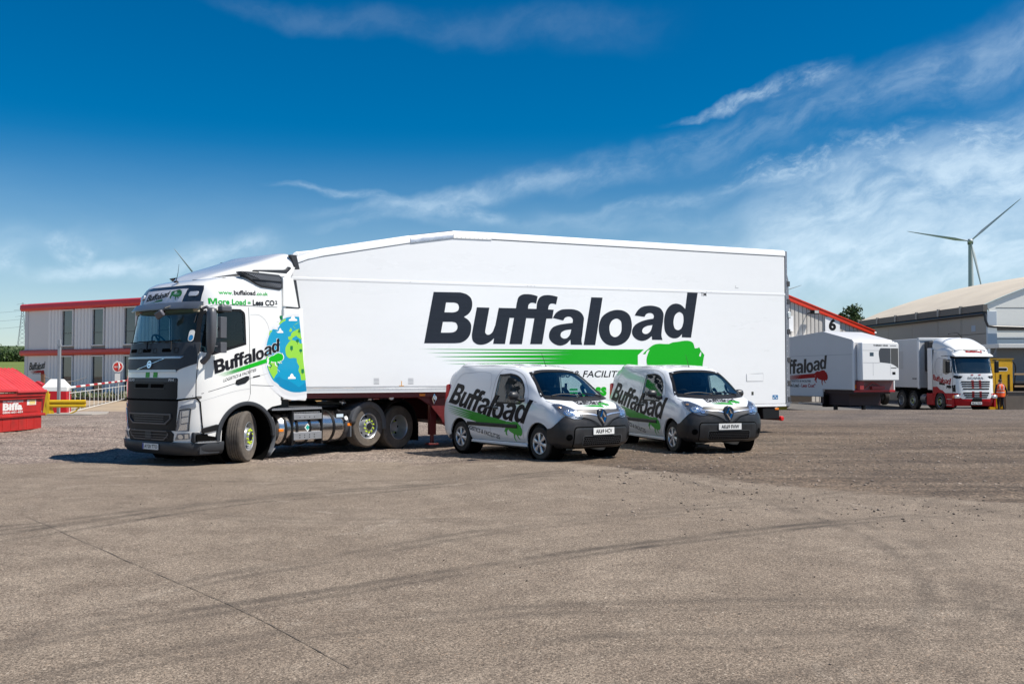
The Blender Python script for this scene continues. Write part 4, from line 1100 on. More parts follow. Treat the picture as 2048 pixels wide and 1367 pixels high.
    for s in (1, -1):
        hp = [(s*.91, 1.05), (s*1.10, 1.07), (s*1.05, .665), (s*.80, .648)]
        h = up('headlight', [hp], lam, .012, thick=.014)
        up('light_surround', [[(s*.785, .642), (s*.89, 1.065), (s*1.10, 1.088), (s*1.12, 1.07), (s*1.068, .655)], hp], mat('surround_dark', (.03, .033, .038), .35), .010, h)
        for q in ([(s*.945, .93), (s*1.07, .95), (s*1.08, 1.05), (s*.955, 1.035)], [(s*.925, .80), (s*1.055, .825), (s*1.066, .93), (s*.94, .905)], [(s*.85, .665), (s*1.025, .68), (s*1.045, .80), (s*.905, .775)], [(s*.895, .76), (s*.912, .76), (s*.93, 1.03), (s*.918, 1.03)]):
            up('reflector', [q], refl, .020, h, thick=.01)
        up('lens', [hp], LENS, .03, h, thick=.018)
        up('indicator_housing', [[(s*.88, 1.085), (s*.93, 1.14), (s*1.20, 1.20), (s*1.21, 1.12), (s*1.12, 1.10), (s*.95, 1.08)]], mat('ind_grey', (.22, .26, .32), .2, coat=.5), .014, thick=.016)
        up('panel_gap', [[(s*.86, 1.225), (s*1.20, 1.275), (s*1.27, 1.20), (s*1.30, .66), (s*1.325, .66), (s*1.295, 1.21), (s*1.215, 1.305), (s*.86, 1.262)]], BLACKM, .009)
        fq = [(s*.78, .490), (s*1.08, .515), (s*1.08, .628), (s*.85, .612)]
        f_ = part('fog_light', wrap(flat2d([fq]), caster(lob, lambda a, b: (4, a, b), (-1, 0, 0), .008), .06), lam, t, smooth=60)
        part('reflector', wrap(flat2d([[(s*.92+.055*cos(a), .555+.042*sin(a)) for a in [i*.45 for i in range(14)]]]), caster(lob, lambda a, b: (4, a, b), (-1, 0, 0), .016), .06), refl, f_)
        part('reflector', wrap(flat2d([[(s*1.0, .52), (s*1.06, .53), (s*1.06, .61), (s*1.0, .60)]]), caster(lob, lambda a, b: (4, a, b), (-1, 0, 0), .014), .06), refl, f_)
        part('lens', wrap(flat2d([fq]), caster(lob, lambda a, b: (4, a, b), (-1, 0, 0), .024), .06), LENS, f_, smooth=60)
    # header sign, lamps, visor
    sg = up('header_sign', [[(-.74, 3.13), (.60, 3.13), (.67, 3.395), (-.66, 3.395)]], mat('sign_panel', (.72, .72, .78), .4), .014, thick=.01)
    f = quadmap([(-.62, 3.185), (-.58, 3.325), (.16, 3.375), (.13, 3.255)])
    for i, L_ in enumerate(LOGO_LET): part('sign_lettering', wrap(t2(L_, f), lambda u, v, i=i: cab_pt(u, v, .017+.0006*(i % 2))), BLACK, sg, smooth=None)
    part('sign_stripe', wrap(t2(LOGO_BAR, f), lambda u, v: cab_pt(u, v, .017)), mat('sign_green', (.01, .16, .02), .4), sg, smooth=None)
    part('sign_buffalo', wrap(fit2d(LOGO_BUF, .17, .55, 3.165, 3.385), lambda u, v: cab_pt(u, v, .017)), mat('sign_green'+'', (.01, .16, .02), .4), sg, smooth=None)
    for s in (1, -1): up('marker_lamp', [rrect(s*.86-.10, s*.86+.10, 3.24, 3.33, .03)], mat('lamp_clear2', (.45, .48, .55), .15, coat=.6), .03, thick=.025)
    vz = MB(); G = []
    for (dx, z) in ((.02, 3.13), (.08, 3.11), (.19, 3.0), (.19, 2.98), (.07, 3.05), (.02, 3.05)):
        row = []
        for i in range(21):
            u = -1.12+2.24*i/20; p = cab_pt(u, 3.05, .0); row.append((p.x+dx*(1-.25*abs(u/1.12)**3), p.y*(1+.02), z))
        G.append(row)
    vz.grid(G); k0 = 21
    vz.f.append(tuple(i*k0 for i in range(6))); vz.f.append(tuple(i*k0+20 for i in range(6))); vz.m += [0, 0]
    part('sun_visor', vz, mat('visor_grey', (.06, .07, .09), .3, coat=.3), t, smooth=40)
    # wipers
    for y0, y1 in ((.62, -.15), (-.15, -.85)):
        mb = MB(); mb.tube([cab_pt(y0, 2.20, .05), cab_pt(y0-.02, 2.36, .05), cab_pt((y0+y1)/2, 2.37, .045)], .016, 6); mb.tube([cab_pt(y0+.18, 2.385, .03), cab_pt(y1-.1, 2.36, .03)], .012, 6)
        part('wiper', mb, BLACK, t)
    for y0 in (-.86, -.35, .30): up('step_recess', [rrect(y0, y0+.28, 2.16, 2.23, .02)], BLACKM, .011); up('step_recess', [rrect(y0+.36, y0+.48, 2.14, 2.24, .015), rrect(y0+.375, y0+.465, 2.155, 2.225, .01)], BLACK, .012)
    # top camera box & front mirror
    part('camera_box', MB().box(1.02, 1.08, -.16, -.02, 2.88, 3.02), BLACK, t, bevel=.01)
    mb = MB(); mb.tube([(1.18, .46, 3.06), (1.34, .46, 3.0), (1.39, .43, 2.92)], .02, 8)
    part('mirror_arm', mb, GREY_P, t)
    mb = MB(); mb.box(-.03, .05, -.11, .11, -.07, .07, Matrix.Translation((1.40, .40, 2.88)) @ Matrix.Rotation(radians(20), 4, 'X') @ Matrix.Rotation(radians(25), 4, 'Y'))
    part('front_mirror', mb, mat('mirror_shell', (.09, .09, .11), .4), t, bevel=.03, seg=3)
    st = up('windscreen_sticker', [rrect(.94, 1.06, 2.36, 2.58, .05)], PLATEW, -.003)
    up('windscreen_sticker', [[(1.0+.045*cos(a), 2.43+.055*sin(a)) for a in [i*pi/8 for i in range(16)]]], mat('sticker_blue', (.03, .25, .55), .4), .0, st)
    # side: seams, step skirt, handle, mirrors on the left; the right side gets the same
    for s in (1, -1):
        sd = caster(bvh, lambda a, b, s=s: (a, 3*s, b), (0, -s, 0), .003)
        def seam(name, pts, w=.012, m=SEAMM, sd=sd, k=4):
            h = hermite(pts, k) if len(pts) > 2 else [(pts[0][0]+(pts[1][0]-pts[0][0])*i/8, pts[0][1]+(pts[1][1]-pts[0][1])*i/8) for i in range(9)]
            part(name, wrap(ribbon(h, w), sd), m, t, smooth=None)
        up('panel_gap', [[(s*1.20, 1.29), (s*1.214, 1.29), (s*1.214, 2.33), (s*1.20, 2.33)]], SEAMM, .004)
        seam('panel_gap', [(-.075, 1.34), (-.05, 1.9), (-.04, 2.5), (-.02, 3.06)], .010)
        seam('panel_gap', [(-.84, 1.2), (-.85, 3.06)], .014)
        seam('panel_gap', [(1.14, 1.33), (-.07, 1.655)], .010)
        seam('panel_gap', [(1.05, 2.72), (.98, 2.93), (.80, 3.045), (.40, 3.075)], .008)
        seam('panel_gap', [(.42, 3.08), (-.86, 3.105)], .010)
        seam('panel_gap', [(-.07, 1.655), (-.84, 1.83)], .006, SEAMG)
        seam('panel_gap', [(-.09, 1.52), (-.84, 1.49)], .009)
        seam('panel_gap', [(-.07, 1.34), (-.03, 1.22), (.05, 1.17)], .006)
        seam('panel_gap', [(1.02, 1.22), (.6, 1.335), (.2, 1.42), (-.07, 1.45)], .004, SEAMG)
        seam('panel_gap', [(-.05, 2.14), (-.84, 2.11)], .004, SEAMG)
        seam('panel_crease', [(-.06, 2.92), (-.28, 2.92), (-.42, 2.84), (-.62, 2.42), (-.78, 2.28)], .010, mat('crease', (.55, .55, .56), .5))
        # wheel arch lip
        mb = MB()
        G = []
        for i in range(27):
            a = radians(-4+i*184/26); c_, s_ = cos(a), sin(a)
            G.append([(r*c_, s*y, .50+r*s_*(1.0 if r < .72 else 1.0)) for r, y in ((.625, 1.20), (.625, 1.262), (.655, 1.270), (.700, 1.258), (.708, 1.22))])
        mb.grid(G); part('arch_lip', mb, GREY_P, t, smooth=50)
        mb = MB(); mb.lathe([(.655, 0), (.655, .55)], (0, s*.68, .50), (0, 1, 0), 32, radians(180) if False else 0, 2*pi)
        part('wheel_well', MB().lathe([(.66, 0), (.66, .5), (0.05, .5)], (0, s*1.19, .5), (0, -s, 0), 30), BLACKM, t, fix=False)
        # skirt with step in front of the wheel
        mb = MB(); mb.prism([(.60, .22), (.60, .70), (.66, .72), (1.04, .61), (1.05, .44), (1.05, .22)], XZ, s*1.14, s*1.205)
        part('step_skirt', mb, GREY_P, t, bevel=.01)
        mb = MB(); mb.box(.63, 1.12, s*1.20-.004, s*1.20+.012, .455, .60)
        part('step_opening', mb, BLACKM, t)
        mb = MB(); mb.box(.64, 1.12, s*1.10, s*1.245, .435, .455)
        for i in range(15): mb.box(.65+i*.031, .665+i*.031, s*1.12, s*1.25, .455, .466)
        part('step', mb, ALU, t)
        mb = MB(); mb.prism([(.64, .665), (.98, .62), (1.02, .64), (1.02, .71), (.70, .775), (.64, .77)], XZ, s*1.20, s*1.242)
        part('lower_trim', mb, BLACK, t, bevel=.006)
        if s > 0: part('corner_block', MB().box(1.02, 1.16, s*1.05, s*1.185, .45, .64), GREY_P, t, bevel=.02)
        # door handle
        hn = [(.275, 1.555), (.26, 1.61), (.02, 1.69), (-.025, 1.685), (-.02, 1.63), (.05, 1.575), (.22, 1.535)]
        part('door_handle', wrap(flat2d([hn]), caster(bvh, lambda a, b, s=s: (a, 3*s, b), (0, -s, 0), .018), .1), DGREY_P, t)
        part('handle_recess', wrap(flat2d([inset_loop(hn, .012)]), caster(bvh, lambda a, b, s=s: (a, 3*s, b), (0, -s, 0), .005), .1), BLACKM, t)
        part('fuel_flap', wrap(flat2d([[(-.13, 1.665), (-.13, 1.69), (-.30, 1.72), (-.30, 1.695)]]), caster(bvh, lambda a, b, s=s: (a, 3*s, b), (0, -s, 0), .006), .1), BLACK, t)
        # air intake grille high on the side
        ig = [(.17, 3.76), (.10, 3.78), (-.80, 3.775), (-.87, 3.73), (-.87, 3.50), (-.80, 3.46), (-.34, 3.49), (-.20, 3.54)]
        ca = caster(bvh, lambda a, b, s=s: (a, 3*s, b), (0, -s, -.0), .02)
        gm = MB(); G0 = [Vector((x, s*(1.245 if z < 3.56 else 1.215), z)) for x, z in ig]
        gm.v = [tuple(p) for p in G0]+[(p.x, s*1.05, p.z) for p in G0]; n_ = len(ig)
        gm.f = [tuple(range(n_))]+[(i, (i+1) % n_, n_+(i+1) % n_, n_+i) for i in range(n_)]; gm.m = [0]*len(gm.f)
        gi = part('intake_frame', gm, GREY_P, t, bevel=.02, label='grey framed honeycomb air intake')
        ii = inset_loop(ig, -.045)
        mb = MB(); mb.add([(x, s*(1.248 if z < 3.56 else 1.220), z) for x, z in ii], [tuple(range(len(ii)))])
        part('intake_mesh', mb, honeycomb(), gi)
        mb = MB(); mb.box(-.84, -.12, s*1.22, s*1.256, 3.625, 3.64); part('intake_bar', mb, GREY_P, gi)
        # rear side fairing
        mb = MB(); mb.prism([(-.90, 1.22), (-.90, 3.09), (-1.40, 3.11), (-1.44, 2.2), (-1.51, 1.20), (-1.48, 1.18)], XZ, s*1.215, s*1.252)
        fr_ = part('side_fairing', mb, W, t, bevel=.012)
        mb = MB(); mb.prism([(-.88, 3.13), (-.88, 3.72), (-1.02, 3.76), (-1.15, 3.72), (-1.30, 3.12)], XZ, s*1.195, s*1.235)
        part('side_fairing', mb, W, t, bevel=.012)
        mb = MB(); mb.prism([(-1.16, 3.70), (-1.31, 3.12), (-1.35, 3.12), (-1.235, 3.70)], XZ, s*1.18, s*1.225)
        part('fairing_seal', mb, GREY_P, t)
        part('step_catch', MB().box(-1.30, -.98, s*1.20, s*1.25, 3.095, 3.118), BLACK, t)
    build_cab_graphics(t, bvh)
    # --- roof deflector
    mb = MB(); G = []
    st_ = [(.62, .30, 3.60, 3.585), (.50, .55, 3.66, 3.60), (.28, .80, 3.77, 3.66), (0, .95, 3.88, 3.72), (-.35, 1.04, 4.00, 3.76), (-.7, 1.10, 4.12, 3.80), (-1.0, 1.14, 4.23, 3.88), (-1.22, 1.17, 4.29, 3.98), (-1.28, 1.16, 4.27, 4.0)]
    for x, w, zt, zb in hermite(st_, 4):
        row = []
        for i in range(25):
            a = pi*i/24; c_ = cos(a); s_ = sin(a)
            y = w*abs(c_)**.30*(1 if c_ >= 0 else -1); z = zb+(zt-zb)*min(1, abs(s_)**.62)
            row.append((x, y, z))
        G.append(row)
    mb.grid(G)
    part('roof_deflector', mb, W, t, smooth=40)
    hh = hermite(st_, 4)
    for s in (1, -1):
        part('deflector_shade_strip', MB().tube([(x, s*(w+.004), zb+.012) for x, w, zt, zb in hh[:26]], .020, 6), GREY_P, t)  # grey tube standing in for the shadow strip along the deflector base
        part('roof_clip', MB().box(.34, .44, s*.98, s*1.06, 3.60, 3.63), BLACK, t)
    for s in (1, -1):
        mb = MB(); mb.prism([(-1.10, 4.225), (-1.27, 4.23), (-1.36, 3.94), (-1.24, 3.93)], XZ, s*1.10, s*1.19)
        part('fairing_seal', mb, GREY_P, t, bevel=.01)
        mb = MB(); mb.prism([(-.20, 3.83), (-1.0, 3.90), (-1.06, 3.97), (-1.24, 3.97), (-1.20, 3.86), (-1.08, 3.86), (-1.03, 3.80), (-.2, 3.80)], XZ, s*1.10, s*1.165)
        part('deflector_trim', mb, GREY_P, t, bevel=.008)
        mb = MB(); mb.prism([(-.30, 3.76), (-.30, 3.80), (-1.02, 3.815), (-1.18, 3.97), (-1.24, 3.97), (-1.10, 3.72), (-1.0, 3.74)], XZ, s*1.15, s*1.19)
        part('side_fairing', mb, W, t, bevel=.008)
    mb = MB(); mb.tube([(-.1, .75, 3.70), (-.08, .75, 3.80)], .02)
    mb = MB(); mb.lathe([(.05, 0), (.04, .03), (.0, .045)], (.86, .10, 3.55), (0, 0, 1), 12); mb.tube([(.86, .10, 3.57), (.82, .10, 3.75), (.80, .10, 3.92)], [.008, .005, .003], 6)
    part('aerial', mb, BLACK, t)
    mb = MB(); mb.lathe([(0, .0), (.05, 0), (.03, .02), (0, .02)], (.74, .9, 3.56), (0, 0, 1), 8)
    # --- mirrors
    for s in (1,):
        ms_ = mat('mirror_shell2', (.085, .088, .10), .4)
        mb = MB(); mb.tube([(1.04, s*1.25, 2.98), (1.08, s*1.42, 3.0), (1.06, s*1.50, 2.94)], .028, 8)
        part('mirror_arm', mb, ms_, t); mb = MB()
        mb.tube([(1.06, s*1.28, 1.96), (1.04, s*1.42, 2.06), (1.04, s*1.50, 2.2)], [.06, .05, .04], 8)
        part('mirror_arm', mb, ms_, t)
        mb = MB(); G = []
        for z, d, y0, y1 in ((2.10, .02, 1.45, 1.49), (2.16, .06, 1.42, 1.54), (2.35, .085, 1.41, 1.60), (2.6, .09, 1.41, 1.62), (2.88, .085, 1.41, 1.60), (2.97, .06, 1.42, 1.57), (2.99, .02, 1.44, 1.54)):
            row = []
            for i in range(16):
                a = 2*pi*i/16; cx = cos(a); sx = sin(a)
                row.append((1.02+d*abs(cx)**.6*(1 if cx > 0 else -.6), s*((y0+y1)/2+(y1-y0)/2*abs(sx)**.6*(1 if sx > 0 else -1)), z))
            G.append(row)
        mb.grid(G, cv=True); mb.f += [tuple(range(16)), tuple(range(16*6, 16*7))]; mb.m += [0, 0]
        mr_ = part('door_mirror', mb, ms_, t, smooth=50)
        part('mirror_glass', MB().box(.958, .964, s*1.43, s*1.58, 2.42, 2.88), CHROME, mr_)
        mb = MB(); mb.box(.72, .86, s*1.45-.08, s*1.45+.10, 2.42, 2.82); mb.box(.70, .84, s*1.45-.06, s*1.45+.08, 2.14, 2.34); mb.tube([(.86, s*1.45, 2.6), (.95, s*1.5, 2.6)], .03)
        mb.tube([(.86, s*1.45, 2.26), (.95, s*1.48, 2.26)], .02)
        if s > 0: part('kerb_mirror', mb, ms_, t, bevel=.03, seg=3)
        mb = MB(); mb.box(.50, .74, s*1.27, s*1.42, 2.93, 3.05); mb.box(.56, .66, s*1.2, s*1.3, 3.03, 3.09)
        if s > 0: part('close_mirror', mb, ms_, t, bevel=.03, seg=3)
    # --- interior
    mb = MB(); mb.box(-.82, -.78, -1.18, 1.18, 1.3, 3.4); mb.box(-.8, 1.1, -1.18, 1.18, 1.28, 1.32); part('cab_lining', mb, mat('lining', (.10, .095, .09), .8), t)
    mb = MB(); mb.box(-.75, .85, -1.10, 1.10, 3.06, 3.10); mb.box(.55, 1.02, -1.05, 1.05, 2.93, 3.05); part('roof_lining', mb, mat('lining_tan', (.42, .38, .28), .8), t)
    mb = MB(); mb.prism([(1.08, 2.25), (1.0, 2.30), (.80, 2.26), (.72, 2.0), (.8, 1.4), (1.1, 1.4)], XZ, -1.02, 1.02); part('dashboard', mb, mat('dash', (.02, .035, .04), .7), t, bevel=.03)
    for y in (.62, -.62):
        mb = MB(); mb.box(-.35, .25, y-.27, y+.27, 1.75, 1.95); mb.box(-.42, -.22, y-.27, y+.27, 1.9, 2.62); mb.box(-.40, -.26, y-.16, y+.16, 2.62, 2.82)
        part('seat', mb, mat('seat_dark', (.02, .02, .024), .85), t, bevel=.05, seg=3)
    mb = MB(); M_ = Matrix.Translation((.72, -.62, 2.33)) @ Matrix.Rotation(radians(-58), 4, 'Y')
    pts = [M_ @ Vector((.24*cos(a), .24*sin(a), 0)) for a in [i*2*pi/24 for i in range(25)]]
    mb.tube(pts, .018, 8); mb.tube([M_ @ Vector((-.24, 0, 0)), M_ @ Vector((.24, 0, 0))], .02); mb.cyl(M_ @ Vector((0, 0, -.3)), M_ @ Vector((0, 0, .03)), .05)
    part('steering_wheel', mb, mat('wheel_dark', (.015, .02, .025), .5), t)
    # --- wheels
    wheel_truck(t, (0, 1.08, .505), 'front', 1, radians(33))
    wheel_truck(t, (0, -1.08, .505), 'front', -1, radians(35))
    for s in (1, -1):
        wheel_truck(t, (-3.33, s*1.09, .57), 'front', s, 0, R=.475, tyrem=RUBD)
        wheel_truck(t, (-4.33, s*1.085, .505), 'drive', s, 0)
    # --- chassis
    mb = MB()
    for y in (.42, -.42): mb.box(-5.0, 1.0, y-.04, y+.04, .78, 1.02)
    for x in (-4.9, -4.0, -3.0, -2.2, -1.4, -.7): mb.box(x-.05, x+.05, -.4, .4, .82, .98)
    mb.box(-4.45, -4.2, -1.0, 1.0, .42, .58); mb.cyl((-4.33, -.25, .5), (-4.33, .25, .5), .22); mb.box(-.1, .1, -.95, .95, .42, .55)
    mb.box(-1.0, .9, -.38, .38, .45, 1.1); mb.box(-1.25, -.95, -1.0, 1.0, .95, 1.25)
    mb.box(-2.9, -1.2, -.75, .75, 1.00, 1.06)
    part('chassis', mb, mat('chassis_black', (.014, .014, .015), .6), t, bevel=.008)
    mb = MB(); mb.box(-4.2, -3.3, -.45, .45, 1.02, 1.10); mb.cyl((-3.8, 0, 1.08), (-3.8, 0, 1.13), .45, n=28); mb.prism([(-4.6, .98), (-4.2, 1.12), (-4.2, 1.02), (-4.6, .9)], XZ, -.4, .4)
    part('fifth_wheel', mb, mat('greasy', (.02, .02, .02), .35), t, bevel=.01)
    for i, (x, y) in enumerate([(-2.4, .2), (-2.5, -.2), (-2.6, .05)]):
        mb = MB(); mb.tube(hermite([(-1.1, y, 1.5), (-1.6, y+.1, 1.2), (x, y, 1.12), (-3.0, y*.5, 1.2)], 6), .018, 8); part('air_line', mb, BLACK, t)
    part('work_lamp', MB().lathe([(0, 0), (.05, .01), (.07, .05), (.05, .12), (0, .13)], (-2.95, .86, 1.10), (1, .3, 0), 14), CHROME, t)
    # gas tank with straps on the left, plain tank on the right
    for s in (1, -1):
        xa, xb, zc, yc, R = -.80, -2.72, .60, s*.90, .345
        mb = MB(); prof = [(0, 0), (.20, .01), (.30, .05), (R-.005, .13), (R, .18), (R, xa-xb-.18), (R-.005, xa-xb-.13), (.30, xa-xb-.05), (.2, xa-xb-.01), (0, xa-xb)]
        mb.lathe(prof, (xb, yc, zc), (1, 0, 0), 40)
        tk = part('fuel_tank', mb, STEEL, t, smooth=40, label='polished steel gas tank with black straps')
        mb = MB()
        for x in (-.98, -1.27, -1.62, -2.30): mb.lathe([(R+.002, -.03), (R+.012, -.03), (R+.012, .03), (R+.002, .03)], (x, yc, zc), (1, 0, 0), 40)
        part('tank_strap', mb, BLACK, tk)
        mb = MB(); mb.lathe([(R-.02, -.10), (R-.015, -.10), (R-.03, 0), (.25, .0), (0, .0)], (xb+.06, yc, zc), (1, 0, 0), 30); mb.cyl((xb-.12, yc, zc), (xb+.1, yc, zc), R*.86, n=30)
        part('tank_end', mb, mat('tank_end', (.05, .05, .055), .4), tk, smooth=40)
        mb = MB()
        for x in (-2.76, -2.60):
            for q in range(10):
                a = q*.628; mb.cyl((x, yc+s*0+R*.84*cos(a), zc+R*.84*sin(a)), (x-.02, yc+R*.84*cos(a), zc+R*.84*sin(a)), .012, n=6)
        part('bolt', mb, ALU, tk)
        if s > 0:
            part('gauge', MB().lathe([(0, .02), (.045, .02), (.05, 0)], (-2.66, yc+.32, zc+.17), (0, 1, .3), 16), PLATEW, tk)
            mb = MB(); mb.box(-2.75, -2.45, yc+.16, yc+.30, zc+.26, zc+.34); mb.tube([(-2.5, yc+.2, zc+.36), (-2.65, yc+.28, zc+.30), (-2.72, yc+.3, zc+.12)], .015); part('valve_block', mb, BLACK, tk, bevel=.01)
            part('label_strip', MB().box(-2.60, -2.40, yc+.30, yc+.305, zc+.20, zc+.27), mat('label_pale', (.55, .65, .72), .5), tk)
            part('label_strip', MB().box(-2.765, -2.74, yc+.20, yc+.30, zc-.12, zc+.06), mat('label_lime', (.6, .62, .03), .5), tk)
            # catwalk and steps
            mb = MB(); mb.box(-1.92, -1.16, yc+.30, yc+.375, .79, .91); mb.box(-1.92, -1.16, yc+.30, yc+.375, .37, .53)
            stp = part('step_panel', mb, STEP, t, bevel=.006)
            mb = MB()
            for z in (.84,):
                for i in range(4): mb.cyl((-1.32-i*.13, yc+.374, z), (-1.32-i*.13, yc+.378, z), .012, n=8)
            for z in (.42, .47):
                for i in range(4): mb.cyl((-1.32-i*.13, yc+.374, z), (-1.32-i*.13, yc+.378, z), .012, n=8)
            part('step_hole', mb, BLACKM, stp)
            mb = MB()
            for x in (-1.14, -1.94): mb.box(x-.02, x+.02, yc+.24, yc+.36, .30, 1.0); mb.box(x-.03, x+.03, yc+.1, yc+.36, .26, .32)
            part('step_bracket', mb, BLACK, t)
            mb = MB(); mb.box(-1.95, -.62, yc-.1, yc+.34, 1.00, 1.03)
            for i in range(26): mb.box(-1.93+i*.05, -1.91+i*.05, yc+.0, yc+.345, 1.03, 1.045)
            for i in range(16): mb.cyl((-1.2-i*.045, yc+.30, .935), (-1.2-i*.045, yc+.34, .935), .013, n=6)
            part('catwalk', mb, STEP, t)
            dm = MB(); c0 = Vector((-1.55, yc+R+.006, zc+.02))
            dm.add([(-1.55-.085, c0.y, c0.z), (-1.55, c0.y, c0.z-.085), (-1.55+.085, c0.y, c0.z), (-1.55, c0.y, c0.z+.085)], [(0, 1, 2, 3)])
            d_ = part('fuel_label', dm, PLATEW, t)
            dm = MB(); dm.add([(-1.55-.06, c0.y+.001, c0.z), (-1.55, c0.y+.001, c0.z-.06), (-1.55+.06, c0.y+.001, c0.z), (-1.55, c0.y+.001, c0.z+.06)], [(0, 1, 2, 3)])
            part('fuel_label', dm, mat('label_teal', (.02, .35, .28), .5), d_)
            part('marker_lamp', MB().box(-.90, -.78, yc+.33, yc+.37, .56, .62), AMBER, t, bevel=.008)
            part('marker_lamp', MB().box(-2.83, -2.71, yc+.28, yc+.33, .60, .66), AMBER, t, bevel=.008)
            mb = MB(); mb.box(-2.86, -2.78, yc-.1, yc+.26, .38, .95); mb.box(-2.95, -2.86, .5, yc+.2, .7, .8); part('battery_bracket', mb, BLACK, t)
        # front mudguard tail
        mb = MB(); G = []
        for i in range(9):
            a = radians(150+i*8.5); G.append([(.72*cos(a), s*y, .52+.70*sin(a)) for y in (.78, 1.25)])
        G.append([(-.70, s*.78, .24), (-.70, s*1.25, .24)])
        mb.grid(G); o_ = part('mudguard', mb, mat('guard_grey', (.10, .105, .115), .5), t, smooth=50); sm_ = o_.modifiers.new('s', 'SOLIDIFY'); sm_.thickness = .012
        # lift axle mudguard and rear mudguard
        def guard(cx, cz, R0, a0, a1, m, w0=.72, w1=1.26, lip=.10):
            mb = MB(); G = []
            for i in range(21):
                a = radians(a0+(a1-a0)*i/20); c_, s_ = cos(a), sin(a)
                G.append([(cx+R0*c_, s*w0, cz+R0*s_), (cx+R0*c_, s*(w1-.02), cz+R0*s_), (cx+(R0-.01)*c_, s*w1, cz+(R0-.01)*s_), (cx+(R0-lip)*c_, s*(w1+.004), cz+(R0-lip)*s_)])
            mb.grid(G); o = part('mudguard', mb, m, t, smooth=50); q = o.modifiers.new('s', 'SOLIDIFY'); q.thickness = .01
        guard(-3.33, .57, .56, 10, 190, mat('guard_slate', (.085, .09, .10), .45), lip=.13)
        mb = MB(); mb.box(-2.80, -2.755, s*.8, s*1.26, .36, .60); part('mudguard', mb, mat('guard_slate', (.085, .09, .10), .45), t, bevel=.006)
        guard(-4.36, .54, .60, 20, 95, BLACK, .45, 1.2, .05)
        guard(-4.40, .54, .62, 95, 185, BLACK, .45, 1.2, .03)
        mb = MB(); mb.box(-5.04, -5.0, s*.45, s*1.2, .16, .6); part('mud_flap', mb, BLACKM, t)
    mb = MB(); mb.cyl((-5.0, -.8, .55), (-5.0, .8, .55), .04); mb.box(-5.1, -5.0, -.95, .95, .62, .72); part('rear_crossmember', mb, BLACK, t)
    return t
def honeycomb():
    if 'honeycomb' in MATS: return MATS['honeycomb']
    m = bpy.data.materials.new('honeycomb'); m.use_nodes = True; nt = m.node_tree; N = nt.nodes.new; L = nt.links.new; b = nt.nodes['Principled BSDF']
    tc = N('ShaderNodeTexCoord'); mp = N('ShaderNodeMapping'); mp.inputs['Rotation'].default_value = (0, radians(45), 0); mp.inputs['Scale'].default_value = (26, 0, 26); L(tc.outputs['Object'], mp.inputs[0])
    vo = N('ShaderNodeTexVoronoi'); vo.inputs['Scale'].default_value = 1; vo.inputs['Randomness'].default_value = 0; L(mp.outputs[0], vo.inputs['Vector'])
    cr = N('ShaderNodeMapRange'); L(vo.outputs['Distance'], cr.inputs[0]); cr.inputs[1].default_value = .34; cr.inputs[2].default_value = .46
    mx = N('ShaderNodeMix'); mx.data_type = 'RGBA'; L(cr.outputs[0], mx.inputs[0]); mx.inputs[6].default_value = (.008, .008, .01, 1); mx.inputs[7].default_value = (.13, .14, .16, 1); L(mx.outputs[2], b.inputs['Base Color'])
    MATS['honeycomb'] = m; return m
